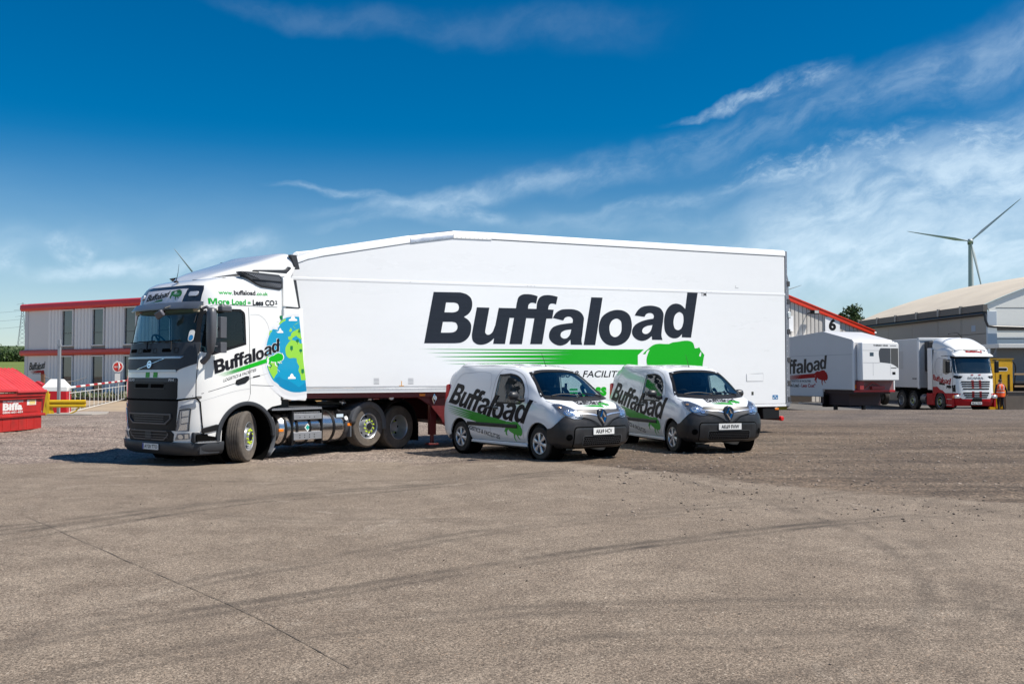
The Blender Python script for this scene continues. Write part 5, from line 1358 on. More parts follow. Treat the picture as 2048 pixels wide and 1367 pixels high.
def build_cab_graphics(t, bvh):
    # flat side coordinates: (x, z) on the left side at y = 1.25, drawn from the body or the fairing plane
    def cast(off):
        def fn(u, v):
            x, z = u, v
            h = bvh.ray_cast(Vector((x, 3, z)), Vector((0, -1, 0)))
            y = 1.25
            if h[0] is not None and h[0].y > 1.1 and x > -.80: y = h[0].y
            elif x <= -.80: y = 1.2522
            return Vector((x, y+off, z))
        return fn
    sea = mat('globe_sea', (.0, .29, .50), .35, coat=.3); sea2 = mat('globe_sea_deep', (.0, .22, .42), .35, coat=.3); land = mat('globe_land', (.27, .60, .045), .35, coat=.3); tr = mat('globe_tree', (.0, .17, .055), .4)
    halo = mat('globe_halo', (.66, .67, .69), .35, coat=.4); halo2 = mat('globe_halo_pale', (.73, .74, .76), .35, coat=.4); cl = mat('globe_cloud', (.84, .86, .86), .35)
    # pixel crop of the globe -> side coordinates
    def g(x, y):
        px, py = 520+x/7.594, 620+y/7.594
        u = ((px-531)*1.0); return PXMAP(px, py)
    def clip(loop): return loop
    def poly(name, s, m, off, parent=t, label=None):
        loops = [[g(x, y) for x, y in outline(q)] for q in (s if isinstance(s, list) else [s])]
        return part(name, wrap(flat2d(loops), cast(off), .2), m, parent, smooth=None, label=label)
    E_ = "590,130! 622,380! 650,700! 706,1225!"
    h = poly('globe_print', "588,40! 480,42 380,70 260,140 140,270 60,420 20,620 25,800 60,960 130,1120 230,1240 370,1330 520,1362 610,1350! 708,1330! 706,1225! 650,700! 622,380!", halo2, .0022, label='printed globe with green land, blue sea, clouds and little trees')
    poly('globe_halo', "588,66! 480,68 390,100 280,170 170,280 95,420 62,620 70,800 110,960 170,1090 270,1200 390,1280 520,1305 610,1290! 707,1275! 706,1225! 650,700! 622,380!", halo, .0030, h)
    poly('globe_sea', "592,98! 500,94 400,110 320,150 230,240 150,360 108,480 90,640 95,800 130,930 190,1050 280,1140 380,1200 500,1240 600,1243! 706,1225! 650,700! 622,380!", sea, .0038, h)
    poly('globe_sea_deep', "220,1030! 260,985! 340,1040! 420,1060 590,1165! 690,1085! 704,1222! 600,1241! 500,1238 380,1198 280,1138!", sea2, .0046, h)
    L1 = ["590,180! 560,190 520,220 500,240! 530,270 560,290 590,270! 605,300! 618,380! 632,438! 600,430 560,400! 575,420 545,380! 520,400 490,420 480,450 430,445! 425,400 460,390 470,350! 500,320 540,300 555,290! 510,262! 500,235!",
          "460,262! 480,290 480,315 455,325 438,310 450,290!",
          "640,498! 600,500 585,470 540,465 500,450 450,465 420,500 385,560 385,640 400,690 440,725 500,720 550,725! 560,790 590,850 580,910 605,970 620,1060! 692,1055! 655,760!",
          "250,215! 300,170 350,140 388,125! 385,150 340,180 310,205! 280,225! 255,248!",
          "95,690! 130,700 150,740! 150,780 200,775 270,800 285,840 265,880 262,950! 235,985 205,1040! 170,980 130,900 105,810!",
          "150,310! 185,300! 175,330 160,330! 148,380! 135,370!"]
    for q in L1: poly('globe_land', q, land, .0054, h)
    for cx, cy, w in ((497, 130, 64), (295, 312, 54), (480, 1008, 58)):
        lp = [(cx-w, cy+30), (cx-w+4, cy+6), (cx-w*.55, cy-4), (cx-w*.35, cy-34), (cx, cy-52), (cx+w*.35, cy-34), (cx+w*.55, cy-6), (cx+w-4, cy+4), (cx+w, cy+30)]
        lp = hermite(lp, 4)
        part('globe_cloud', wrap(flat2d([[g(x, y) for x, y in lp]]), cast(.0062), .2), cl, h, smooth=None)
    for cx, cy, k in ((322, 110, 0), (475, 570, 0), (643, 920, 0), (565, 462, 1), (614, 608, 1), (590, 310, 2), (155, 838, 1), (262, 825, 1)):
        if k == 0: lp = rrect(cx-20, cx+20, cy-32, cy+32, 9)
        elif k == 1: lp = [(cx+23*cos(a), cy+25*sin(a)) for a in [i*.524 for i in range(12)]]
        else: lp = [(cx, cy-42), (cx+20, cy+22), (cx-20, cy+22)]
        part('globe_tree', wrap(flat2d([[g(x, y) for x, y in lp]]), cast(.0064), .2), tr, h, smooth=None)
        part('globe_tree', wrap(flat2d([[g(x, y) for x, y in ((cx-2, cy+22), (cx+4, cy+22), (cx+4, cy+50), (cx-2, cy+50))]]), cast(.0060), .2), mat('trunk_ink', (.06, .03, .02), .6), h, smooth=None)
    # arched logo
    f = quadmap(CABQ)
    wh = mat('decal_white', (.80, .80, .80), .35)
    def out2(tt, d):   # white keyline under the letters on the globe side
        return tt
    for i, L_ in enumerate(LOGO_LET):
        if i >= 4:
            lps = [inset_loop([(x, -y) for x, y in lp], 2.6 if j == 0 else -1.5) for j, lp in enumerate(_letters[i][:1 if i == 3 else 2])]
            try: part('keyline', wrap(t2(flat2d(lps), f), cast(.0072), .25), wh, t, smooth=None)
            except Exception: pass
    for i, L_ in enumerate(LOGO_LET): part('lettering', wrap(t2(L_, f), cast(.0082+.0006*(i % 2)), .25), INK, t, smooth=None)
    GR = mat('ink_cab_green', (.0, .42, .003), .38)
    part('logo_stripe', wrap(t2(LOGO_BAR, f), cast(.0082), .25), GR, t, smooth=None)
    bl = [(x, -y) for x, y in []]
    B_ = fit2d(LOGO_BUF, 0, 1, 0, 1)
    q = quadmap(BUFQ, [(0, 0), (0, 1), (1, 1), (1, 0)])
    lp = [((x-690)/228*1.0, 1-(y-880)/360) for x, y in outline(_buf)]
    part('keyline', wrap(t2(flat2d([inset_loop(lp, .035)]), q), cast(.0074), .25), wh, t, smooth=None)
    part('buffalo_emblem', wrap(t2(B_, q), cast(.0084), .25), GR, t, smooth=None)
    def line(txt, P0, P1, h, m, bold, shear=0):
        g_ = fit2d(text2d(txt, 1, bold=bold, shear=shear), 0, 1, 0, 1)
        (x0, z0), (x1, z1) = P0, P1; l = hypot(x1-x0, z1-z0)
        part('small_lettering' if h < .07 else 'slogan', wrap(([(x0+(x1-x0)*u, z0+(z1-z0)*u+h*v) for u, v in g_[0]], g_[1]), cast(.0045), .3), m, t, smooth=None)
    line('LOGISTICS & FACILITIES', (.565, 1.585), (-.21, 1.80), .058, INK, .0, .2)
    GT = mat('ink_text_green', (.0, .36, .03), .4)
    line('www.', (.66, 3.275), (.345, 3.285), .055, GT, .015)
    line('buffaload', (.325, 3.285), (-.19, 3.31), .095, INK, .03)
    line('.co.uk', (-.205, 3.31), (-.50, 3.325), .075, GT, .02)
    line('ore Load', (.678, 3.083), (.045, 3.10), .110, GT, .03)
    M_ = [(0, 0), (.21, 0), (.21, .68), (.41, 0), (.59, 0), (.79, .68), (.79, 0), (1, 0), (1, 1), (.69, 1), (.5, .36), (.31, 1), (0, 1)]
    part('slogan', wrap(flat2d([[(.845-.150*u, 3.080+.115*v+.004*u) for u, v in M_]]), cast(.0045), .3), GT, t, smooth=None)
    line('=', (.0, 3.13), (-.07, 3.132), .04, GT, .03)
    line('Less CO', (-.12, 3.105), (-.66, 3.125), .115, INK, .035)
    line('2', (-.675, 3.16), (-.735, 3.162), .075, INK, .03)
PXMAP = quadmap([(-.288, 3.014), (-1.454, 3.077), (-1.473, 1.185), (-.309, 1.21)], [(520, 620), (610, 620), (610, 800), (520, 800)])
CABQ = [(.755, 1.742), (.786, 1.997), (-.782, 2.471), (-.776, 2.206)]
BUFQ = [(-.488, 1.851), (-.473, 2.093), (-.879, 2.203), (-.882, 1.936)]
TRACTOR = build_tractor()
TRAILER = build_trailer()
degs = math.degrees
# ---------------------------------------------------------------- small electric vans
# half sections: rows from floor centre to roof centre, (y, z)
VS = {
 -3.00: [(0, .24), (.76, .23), (.85, .33), (.895, .60), (.90, .88), (.875, 1.12), (.835, 1.36), (.78, 1.60), (.68, 1.775), (.36, 1.825), (0, 1.835)],
 -2.2: [(0, .22), (.78, .235), (.865, .33), (.91, .60), (.915, .88), (.89, 1.12), (.845, 1.36), (.785, 1.61), (.685, 1.79), (.36, 1.842), (0, 1.852)],
 -1.4: [(0, .22), (.78, .235), (.865, .33), (.91, .60), (.915, .88), (.89, 1.11), (.84, 1.36), (.775, 1.61), (.67, 1.782), (.36, 1.835), (0, 1.847)],
 -1.0: [(0, .22), (.78, .235), (.865, .33), (.91, .60), (.915, .88), (.888, 1.10), (.83, 1.35), (.755, 1.59), (.655, 1.735), (.36, 1.795), (0, 1.81)],
 -.72: [(0, .22), (.78, .235), (.865, .33), (.91, .60), (.913, .88), (.885, 1.09), (.815, 1.34), (.735, 1.54), (.655, 1.655), (.36, 1.725), (0, 1.742)],
 -.45: [(0, .22), (.78, .235), (.865, .33), (.905, .60), (.91, .88), (.880, 1.08), (.795, 1.32), (.745, 1.44), (.70, 1.495), (.36, 1.565), (0, 1.585)],
 -.15: [(0, .22), (.78, .235), (.865, .33), (.905, .60), (.905, .88), (.875, 1.07), (.80, 1.20), (.765, 1.255), (.73, 1.285), (.38, 1.36), (0, 1.385)],
 .05: [(0, .22), (.78, .235), (.865, .33), (.905, .60), (.90, .87), (.868, 1.045), (.825, 1.115), (.79, 1.145), (.745, 1.165), (.40, 1.225), (0, 1.24)],
 .22: [(0, .22), (.78, .20), (.86, .31), (.90, .60), (.893, .85), (.86, 1.015), (.82, 1.065), (.78, 1.095), (.72, 1.115), (.40, 1.145), (0, 1.155)],
 .42: [(0, .30), (.60, .30), (.78, .38), (.865, .58), (.855, .82), (.82, .955), (.785, 1.005), (.745, 1.035), (.68, 1.058), (.38, 1.088), (0, 1.10)],
 .58: [(0, .32), (.56, .32), (.68, .40), (.79, .56), (.775, .77), (.74, .885), (.705, .930), (.66, .962), (.60, .985), (.34, 1.015), (0, 1.028)],
 .70: [(0, .34), (.46, .34), (.56, .42), (.64, .54), (.62, .70), (.59, .80), (.56, .84), (.52, .872), (.46, .895), (.28, .925), (0, .938)],
}
def van_rear_x(z): return -3.40+max(0, z-.95)*.20+max(0, z-1.62)**2*3.0+max(0, .45-z)*.15
def van_grid():
    xs = sorted(VS); rows = []
    K = len(VS[xs[0]])
    lanes = []
    for r in range(K):
        pts = [(x, *VS[x][r]) for x in xs]
        # rear rounding
        y, z = VS[-3.00][r]; xr = van_rear_x(z)
        pre = [(xr, y*.90, z-.0), (xr+.025, y*.955, z+.0), (xr+.12, y*.99, z)]
        if r >= 8: pre = [(xr, y*.86, z-.07), (xr+.03, y*.93, z-.045), (xr+.14, y*.985, z-.012)]
        pts = pre+pts
        lanes.append(hermite(pts, 5))
    n = len(lanes[0]); G = []
    for i in range(n):
        sec = [lanes[r][i] for r in range(K)]
        h = hermite(sec, 4)
        full = h+[(x, -y, z) for x, y, z in h[-2:0:-1]]
        G.append(full)
    return G
def van_bumper_pt(a, z, off=0):
    T_ = [(.235, .67, .74, 3.2), (.26, .74, .81, 3.2), (.33, .80, .870, 3.9), (.45, .82, .90, 4.1), (.60, .83, .910, 4.1), (.72, .82, .908, 3.8), (.80, .80, .90, 3.4), (.87, .775, .885, 3.0), (.93, .742, .86, 2.9), (.965, .715, .82, 2.8)]
    for p, q in zip(T_, T_[1:]):
        if z <= q[0] or q is T_[-1]:
            t = min(1, max(0, (z-p[0])/(q[0]-p[0]))); xf, w, n = (p[i]+(q[i]-p[i])*t for i in (1, 2, 3)); break
    x0 = .26; c, s = cos(a), sin(a)
    x = x0+(xf-x0)*abs(c)**(2/n); y = w*abs(s)**(2/n)*(1 if s >= 0 else -1)
    x -= .035*(y/w)**2*((x-x0)/(xf-x0))
    return Vector((x, y, z))
def alloy(parent, loc, side, steer=0.0):
    e = bpy.data.objects.new('wheel', None); COL.objects.link(e); e.parent = parent; e.location = loc; e.rotation_euler = (0, 0, steer+(0 if side > 0 else pi)); e.empty_display_size = .1
    R, w, rim = .318, .195, .200
    if 'vt' not in _vc:
        _vc['vt'] = mesh_of('tyre', tyre_mb(R, w, rim, 4, n=44), RUBV, 40)
        h = w/2
        bk = MB().lathe([(rim, -h*.9), (rim, h*.85), (rim*1.04, h*.97), (rim*1.0, h*1.02), (rim*.95, h*.9), (rim*.93, h*.5), (rim*.90, h*.2), (0, h*.15)], (0, 0, 0), (0, 1, 0), 40)
        _vc['bk'] = mesh_of('rim', bk, mat('rim_barrel', (.20, .205, .22), .35, metal=.7), 40)
        sp = MB(); k = 6
        for i in range(k):
            a = 2*pi*i/k+.26
            def P(r, da, yy): return (r*cos(a+da), yy, r*sin(a+da))
            o = [(.040, .55), (.075, .36), (.12, .27), (.165, .26), (.192, .30)]
            vs = []
            for r, da in o: vs += [P(r, -da, h*(.92-.10*(r/.2)**2)), P(r, -da*.55, h*(1.02-.08*(r/.2)**2)), P(r, da*.55, h*(1.02-.08*(r/.2)**2)), P(r, da, h*(.92-.10*(r/.2)**2))]
            n_ = len(vs); vs += [(x, y-.03, z) for x, y, z in vs]
            fs = []
            for j in range(len(o)-1):
                for q in range(3): fs.append((j*4+q, j*4+q+1, (j+1)*4+q+1, (j+1)*4+q))
                fs.append((j*4, (j+1)*4, n_+(j+1)*4, n_+j*4)); fs.append((j*4+3, n_+j*4+3, n_+(j+1)*4+3, (j+1)*4+3))
            sp.add(vs, fs)
        sp.lathe([(rim*1.02, h*1.02), (rim*.97, h*1.0), (rim*.93, h*.86), (rim*.93, h*.6)], (0, 0, 0), (0, 1, 0), 44)
        sp.lathe([(.062, h*.7), (.060, h*.95), (.035, h*1.02), (.034, h*.93), (.0, h*.93)], (0, 0, 0), (0, 1, 0), 20)
        _vc['sp'] = mesh_of('spokes', sp, RIMS, 35)
        nb = MB()
        for i in range(5):
            a = 2*pi*i/5; nb.cyl((.048*cos(a), h*.98, .048*sin(a)), (.048*cos(a), h*1.01, .048*sin(a)), .009, n=6)
        _vc['nb'] = mesh_of('wheel_nut', nb, BLACK, None)
    part('tyre', _vc['vt'], None, e); r_ = part('rim', _vc['bk'], None, e); part('spokes', _vc['sp'], None, e); part('wheel_nut', _vc['nb'], None, e)
    return e
_vc = {}
WIN = outline("-1.405,1.605! -1.455,1.10! -1.44,1.065! -.60,1.06! -.545,1.10 -.545,1.24 -.60,1.38 -.72,1.50 -.90,1.59 -1.10,1.625!", 5)
def build_van():
    t = thing('delivery_van', '', 'van')
    mb = MB(); G = van_grid(); mb.grid(G, cv=True); n = len(G[0]); h = n//2
    for o in (0, (len(G)-1)*n):
        mb.f.append((o, o+1, o+n-1)); mb.m.append(0)
        for i in range(1, h-1): mb.f.append((o+i, o+i+1, o+n-i-1, o+n-i)); mb.m.append(0)
        mb.f.append((o+h-1, o+h, o+h+1)); mb.m.append(0)
    me, bvh = shell(mb, .03, VANW)
    # windscreen outline in front view (y, z), cast along -x/-z
    WS = outline("-.775,1.195! -.70,1.40 -.635,1.58 -.60,1.655! -.40,1.695 0,1.712 .40,1.695 .60,1.655! .635,1.58 .70,1.40 .775,1.195! .40,1.165 0,1.155 -.40,1.165", 4)
    cut = []
    c = MB(); c.prism(inset_loop(WS, -.008), lambda u, v, d: (d, u, v), -.9, 1.2)
    c2 = MB(); c2.prism(inset_loop(WS, -.008), lambda u, v, d: (-.80+(1.70-v)*1.05+d, u, v), -.30, .55); cut.append(c2)
    c = MB(); c.prism(inset_loop(WIN, -.004), XZ, -1.3, 1.3); cut.append(c)
    for xc in (0, -2.70):
        c = MB(); c.cyl((xc, -1.3, .33), (xc, -.60, .33), .385, n=40); cut.append(c)
        c = MB(); c.cyl((xc, .60, .33), (xc, 1.3, .33), .385, n=40); cut.append(c)
    me = boolean(me, cut); me.materials.clear(); me.materials.append(VANW)
    me.polygons.foreach_set('use_smooth', [True]*len(me.polygons)); me.set_sharp_from_angle(angle=radians(32))
    part('body', me, None, t)
    dws = Vector((-1, 0, -.35))
    def wsfn(off):
        # front view point -> along -x onto the screen
        return caster(bvh, lambda a, b: (3, a, b), (-1, 0, 0), off)
    part('windscreen', wrap(flat2d([WS]), wsfn(-.006), .12), GLV, t, smooth=60)
    part('windscreen_seal', wrap(flat2d([inset_loop(WS, .012), inset_loop(WS, -.035)]), wsfn(.003), .12), BLACK, t, smooth=60)
    for s in (1, -1):
        sc = lambda off, s=s: caster(bvh, lambda a, b: (a, 3*s, b), (0, -s, 0), off)
        part('side_window', wrap(flat2d([WIN]), sc(-.012), .12), GLV, t, smooth=60)
        part('window_seal', wrap(flat2d([inset_loop(WIN, .022), inset_loop(WIN, -.012)]), sc(.003), .12), BLACK, t, smooth=60)
        # arch liners
        for xc in (0, -2.70):
            part('wheel_well', MB().lathe([(.382, 0), (.382, .34), (.02, .34)], (xc, s*.862, .33), (0, -s, 0), 28), BLACKM, t, fix=False)
        # seams
        def seam(pts, w=.008, m=SEAMG, k=5, name='panel_gap', off=.0025):
            hh = hermite(pts, k); part(name, wrap(ribbon(hh, w), sc(off)), m, t, smooth=None)
        DK = mat('seam_van', (.12, .125, .14), .6)
        seam([(-1.56, .30), (-1.58, .60), (-1.57, 1.0), (-1.54, 1.35), (-1.48, 1.60), (-1.38, 1.735)], .007, DK)
        seam([(-.47, .36), (-.48, .60), (-.44, .90), (-.37, 1.06), (-.40, 1.20), (-.52, 1.42), (-.72, 1.60), (-1.0, 1.70), (-1.36, 1.735)], .006, DK)
        seam([(-2.30, .30), (-1.56, .29), (-.47, .31)], .007, DK)
        seam([(-1.0, 1.775), (-1.7, 1.795), (-2.4, 1.80), (-2.9, 1.785)], .007, DK)
        # pressed panel on the load door
        seam([(-1.66, 1.28), (-1.66, 1.52), (-1.72, 1.63), (-1.85, 1.66), (-2.5, 1.655), (-2.80, 1.62), (-2.98, 1.45), (-3.08, 1.20), (-3.10, 1.02), (-3.07, .97)], .012, mat('press_line', (.50, .52, .56), .4))
        seam([(-.30, 1.17), (-.12, 1.10), (.10, 1.03), (.3, .98)], .004, mat('press_line', (.50, .52, .56), .4))
        # black rubbing strip
        mo = MB(); G2 = []
        for i in range(13):
            x = -2.40+i*(1.74/12); zc = .610
            p = sc(0)(x, zc)
            G2.append([(x, p.y, zc-.040), (x, p.y+s*.018, zc-.034), (x, p.y+s*.024, zc), (x, p.y+s*.016, zc+.034), (x, p.y, zc+.040)])
        mo.grid(G2); mo.f += [(0, 1, 2, 3, 4), tuple(12*5+i for i in range(5))]; mo.m += [0, 0]
        part('rubbing_strip', mo, DGREY_P, t, smooth=50)
        # sill and arch lips
        si = MB(); si.prism([(-2.33, .225), (-.40, .225), (-.42, .285), (-2.30, .285)], XZ, s*.80, s*.868); part('sill', si, VANW, t, bevel=.012)
        # door handles
        for x in (-1.63, -1.38):
            mb = MB(); p = sc(0)(x, .955)
            mb.box(x-.085, x+.085, min(p.y, p.y+s*.035), max(p.y, p.y+s*.035), .935, .965); part('door_handle', mb, DGREY_P, t, bevel=.012)
            mb = MB(); mb.add([sc(.004)(x+.075*cos(a), .958+.038*sin(a)) for a in [i*.5236 for i in range(12)]], [tuple(range(12))]); part('handle_recess', mb, mat('recess', (.2, .21, .22), .5), t)
        # mirrors
        mb = MB(); G3 = []
        cx, cy, cz = -.585, s*1.06, 1.215
        for i in range(9):
            u = -1+2*i/8; rr = sqrt(max(0.02, 1-abs(u)**3))
            row = []
            for j in range(16):
                a = 2*pi*j/16
                row.append((cx+.075*rr*cos(a)*(1.1 if cos(a) > 0 else .55), cy+s*u*.118, cz+.082*rr*sin(a)))
            G3.append(row)
        mb.grid(G3, cv=True); mb.f += [tuple(range(16)), tuple(range(128, 144))]; mb.m += [0, 0]
        mr_ = part('door_mirror', mb, mat('mirror_van', (.03, .031, .034), .4), t, smooth=60)
        mb = MB(); mb.tube([(-.50, s*.86, 1.13), (-.53, s*.95, 1.13), (-.57, s*1.0, 1.16)], [.045, .035, .03], 8); part('mirror_foot', mb, DGREY_P, mr_)
        # lamps: housing on the corner
        build_van_lamp(t, bvh, s)
        # rear lamps
        rl = MB(); rl.prism([(-3.36, .92), (-3.26, .90), (-3.18, 1.35), (-3.22, 1.42), (-3.31, 1.40)], XZ, s*.795, s*.862); part('rear_lamp', rl, LAMPR, t, bevel=.01)
    # front bumper and nose
    bm_ = MB(); G = []
    def ztop(a):
        a = abs(degs(a)); P = [(0, .965), (30, .965), (37, .93), (46, .875), (56, .83), (66, .765), (78, .69), (90, .60)]
        for p, q in zip(P, P[1:]):
            if a <= q[0]: return p[1]+(q[1]-p[1])*(a-p[0])/(q[0]-p[0])
        return .60
    for i in range(23):
        G.append([van_bumper_pt(radians(-90+180*k/60), .235+(ztop(radians(-90+180*k/60))-.235)*i/22) for k in range(61)])
    bm_.grid(G); keep = bm_; keep.f.append(tuple(range(61))); keep.m.append(0)
    bp = part('front_bumper', keep, mat('van_bumper', (.020, .021, .024), .40, spec=.35, var=.15, vscale=4, bump=.06, bscale=250, dirt=.25, dirtcol=(.12, .10, .09)), t, smooth=40)
    bb = BVHTree.FromPolygons([Vector(v) for v in bm_.v], bm_.f)
    ff = lambda off: caster(bb, lambda a, b: (3, a, b), (-1, 0, 0), off)
    # upper nose panel between the lamps, with chrome blades and the badge
    part('nose_panel', wrap(flat2d([outline("-.62,.90! -.40,.955 0,.975 .40,.955 .62,.90! .55,.84! .30,.79 .14,.72 .06,.655! -.06,.655! -.14,.72 -.30,.79 -.55,.84!")]), ff(.010), .06), mat('nose_grey', (.060, .059, .060), .38), t, smooth=60)
    for s in (1, -1):
        g = [(s*x, z) for x, z in outline(".10,.862! .22,.884 .40,.897 .58,.902! .58,.886! .40,.876 .24,.862 .12,.840!")]
        part('chrome_blade', wrap(flat2d([g]), ff(.018), .06), mat('blade_chrome', (.80, .81, .83), .22, metal=.85), t, smooth=60)
        g = hermite([(s*.60, .83), (s*.38, .79), (s*.26, .755), (s*.17, .69), (s*.09, .635), (0, .625)], 4)
        part('nose_groove', wrap(ribbon(g, .010), ff(.013)), BLACKM, t)
    vs_, fs_ = ribbon([(0, .655), (0, .60)], .008); part('nose_groove', wrap((vs_, fs_), ff(.013)), BLACKM, t)
    # badge: a lozenge in a dark shield
    mb = MB(); sh = outline("0,.985! .075,.955 .115,.90! .10,.80 .0,.655! -.10,.80 -.115,.90! -.075,.955", 3)
    mb.prism(sh, lambda u, v, d: (.755+.10*(1-abs(.8-v))*.0+d-(v-.8)*.18, u, v), 0, .075); bg_ = part('badge_shield', mb, mat('shield_black', (.01, .01, .012), .25, coat=.5), t, bevel=.012)
    mb = MB(); o_ = [(0, .955), (.078, .825), (0, .695), (-.078, .825)]; i_ = [(0, .895), (.034, .825), (0, .755), (-.034, .825)]
    X = lambda u, v, d: (.838+d-(v-.8)*.18, u, v)
    vv = [X(u, v, .0) for u, v in o_]+[X(u, v, .022) for u, v in [(a*.78, .825+(b-.825)*.80) for a, b in o_]]+[X(u, v, .0) for u, v in i_]
    mb.add(vv, [(k, (k+1) % 4, 4+(k+1) % 4, 4+k) for k in range(4)]+[(4+k, 4+(k+1) % 4, 8+(k+1) % 4, 8+k) for k in range(4)]); part('badge', mb, CHROME, bg_, smooth=None)
    # central lower panel
    part('bumper_groove', wrap(flat2d([rrect(-.66, .66, .268, .655, .07), rrect(-.645, .645, .28, .632, .06)]), ff(.004), .08), BLACKM, t)
    part('bumper_inset', wrap(flat2d([rrect(-.645, .645, .28, .632, .06)]), ff(.012), .08), mat('inset_grey', (.024, .026, .030), .35, var=.4, vscale=7, dirt=.3, dirtcol=(.13, .12, .11), stretch=(1, 1, .35)), t, smooth=60)
    part('lower_grille_recess', wrap(flat2d([rrect(-.47, .47, .315, .475, .03)]), ff(.014), .08), BLACKM, t, smooth=60)
    mb = MB()
    hx = flat2d([inset_loop(rrect(-.47, .47, .315, .475, .03), .012), rrect(-.47, .47, .315, .475, .03)]); part('grille_frame', wrap(hx, ff(.022), .1), mat('van_frame', (.07, .075, .08), .35), t)
    for i in range(4):
        z = .335+i*.035
        pts = [(-.455+k*.91/36, z+(.012 if k % 2 else -.0)+0) for k in range(37)]
        vs_, fs_ = ribbon(pts, .006); mb.add([ff(.020)(x, y) for x, y in vs_], fs_)
        if i < 3:
            for k in range(0, 36):
                x = -.455+k*.91/36
                if (k+i) % 2 == 0:
                    vs_, fs_ = ribbon([(x, z), (x, z+.035)], .006); mb.add([ff(.020)(a, b) for a, b in vs_], fs_)
    part('grille_mesh', mb, mat('mesh_grey', (.045, .045, .05), .4), t)
    for s in (1, -1):
        c_ = [(s*(.735+.052*cos(a)), .46+.058*sin(a)) for a in [i*pi/10 for i in range(20)]]
        part('fog_lamp_blank', wrap(flat2d([c_]), ff(.004), .05), BLACKM, t, smooth=60)
        part('fog_lamp_rim', wrap(flat2d([inset_loop(c_, .012), c_]), ff(.010), .05), DGREY_P, t, smooth=60)
    pl = part('number_plate', MB().box(.845, .856, -.26, .26, .50, .625), PLATEW, t, bevel=.002)
    # bumper side to arch: dark corners behind, rear bumper
    mb = MB()
    G = []
    for z in (.24, .30, .45, .60, .66):
        row = []
        for i in range(25):
            a = radians(90+180*i/24); w = .885 if z > .3 else .85; x = -3.05+(.38 if z > .26 else .34)*-abs(cos(a))**(.6)*1.0; y = w*abs(sin(a))**.6*(1 if sin(a) >= 0 else -1)
            row.append((x, y, z))
        G.append(row)
    mb.grid(G); part('rear_bumper', mb, GREY_P, t, smooth=40)
    # bonnet gap and lettering on bonnet
    top = lambda off: caster(bvh, lambda a, b: (a, b, 3), (0, 0, -1), off)
    part('bonnet_gap', wrap(ribbon(hermite([(.10, .80), (.30, .765), (.52, .665), (.665, .50)], 5), .007), top(.002)), mat('seam_van', (.12, .125, .14), .6), t)
    part('bonnet_gap', wrap(ribbon(hermite([(.10, -.80), (.30, -.765), (.52, -.665), (.665, -.50)], 5), .007), top(.002)), mat('seam_van', (.12, .125, .14), .6), t)
    f = quadmap([(.52, -.34), (.34, -.34), (.34, .36), (.52, .36)])
    def bo(tt, off, m, nm): part(nm, wrap(tt, top(off), .15), m, t, smooth=None)
    for i, L_ in enumerate(LOGO_LET): bo(t2(L_, f), .003+.0006*(i % 2), INK, 'lettering')
    bo(t2(LOGO_BAR, f), .003, GREEN2, 'logo_stripe')
    bo([([(.60-.14*y, .14+.28*x) for x, y in fit2d(LOGO_BUF, 0, 1, 0, 1)[0]]), LOGO_BUF[1]], .0042, GREEN2, 'buffalo_emblem')
    tt = fit2d(text2d('THIS VEHICLE IS 100% ELECTRIC', 1, bold=.02), 0, 1, 0, 1)
    bo([([(-.86+.0-(y)*.085-.06*(0), -.55+1.1*x) for x, y in tt[0]]), tt[1]], .003, mat('roof_text', (.48, .52, .5), .4), 'roof_lettering')
    # aerial, wipers, roof
    mb = MB(); mb.lathe([(.035, 0), (.025, .02), (.012, .04), (0, .045)], (-.90, 0, 1.765), (0, 0, 1), 12); mb.tube([(-.90, 0, 1.79), (-1.0, 0, 1.98), (-1.05, 0, 2.07)], [.006, .004, .003], 6)
    part('aerial', mb, BLACK, t)
    for y0, y1 in ((.55, -.08), (-.02, -.62)):
        mb = MB(); p0 = Vector(wsfn(.02)(y0, 1.185)); pts = [Vector(wsfn(.018)(y0+(y1-y0)*i/6, 1.195+.035*sin(i/6*3.0))) for i in range(7)]
        mb.tube([Vector((.16, y0, 1.185))]+pts, .011, 6); part('wiper', mb, BLACK, t)
    mb = MB(); vs_ = hermite([(-.77, 1.175), (-.4, 1.145), (0, 1.135), (.4, 1.145), (.77, 1.175)], 6); a_, b_ = ribbon(vs_, .05)
    part('scuttle', wrap((a_, b_), wsfn(.004)), BLACK, t)
    # logo on both sides
    build_van_logo(t, bvh)
    # interior
    mb = MB(); mb.prism([(-.82, .36), (.82, .36), (.84, 1.05), (.74, 1.50), (.60, 1.69), (-.60, 1.69), (-.74, 1.50), (-.84, 1.05)], YZ, -1.52, -1.48); part('bulkhead', mb, mat('bulkhead', (.06, .07, .085), .8), t)
    mb = MB(); mb.box(-1.5, .6, -.82, .82, .34, .40); part('floor_pan', mb, BLACKM, t)
    mb = MB(); mb.prism([(.02, 1.10), (-.25, 1.16), (-.42, 1.12), (-.45, .95), (-.35, .5), (.4, .5), (.4, .95)], XZ, -.78, .78); part('dashboard', mb, mat('dash_van', (.018, .022, .026), .7), t, bevel=.03)
    for y in (.38, -.38):
        mb = MB(); mb.box(-1.15, -.68, y-.24, y+.24, .68, .84); mb.box(-1.32, -1.16, y-.23, y+.23, .8, 1.36); mb.box(-1.30, -1.20, y-.12, y+.12, 1.38, 1.56)
        part('seat', mb, mat('seat_van', (.02, .024, .03), .9), t, bevel=.045, seg=3)
    mb = MB(); M_ = Matrix.Translation((-.52, -.38, 1.14)) @ Matrix.Rotation(radians(-62), 4, 'Y')
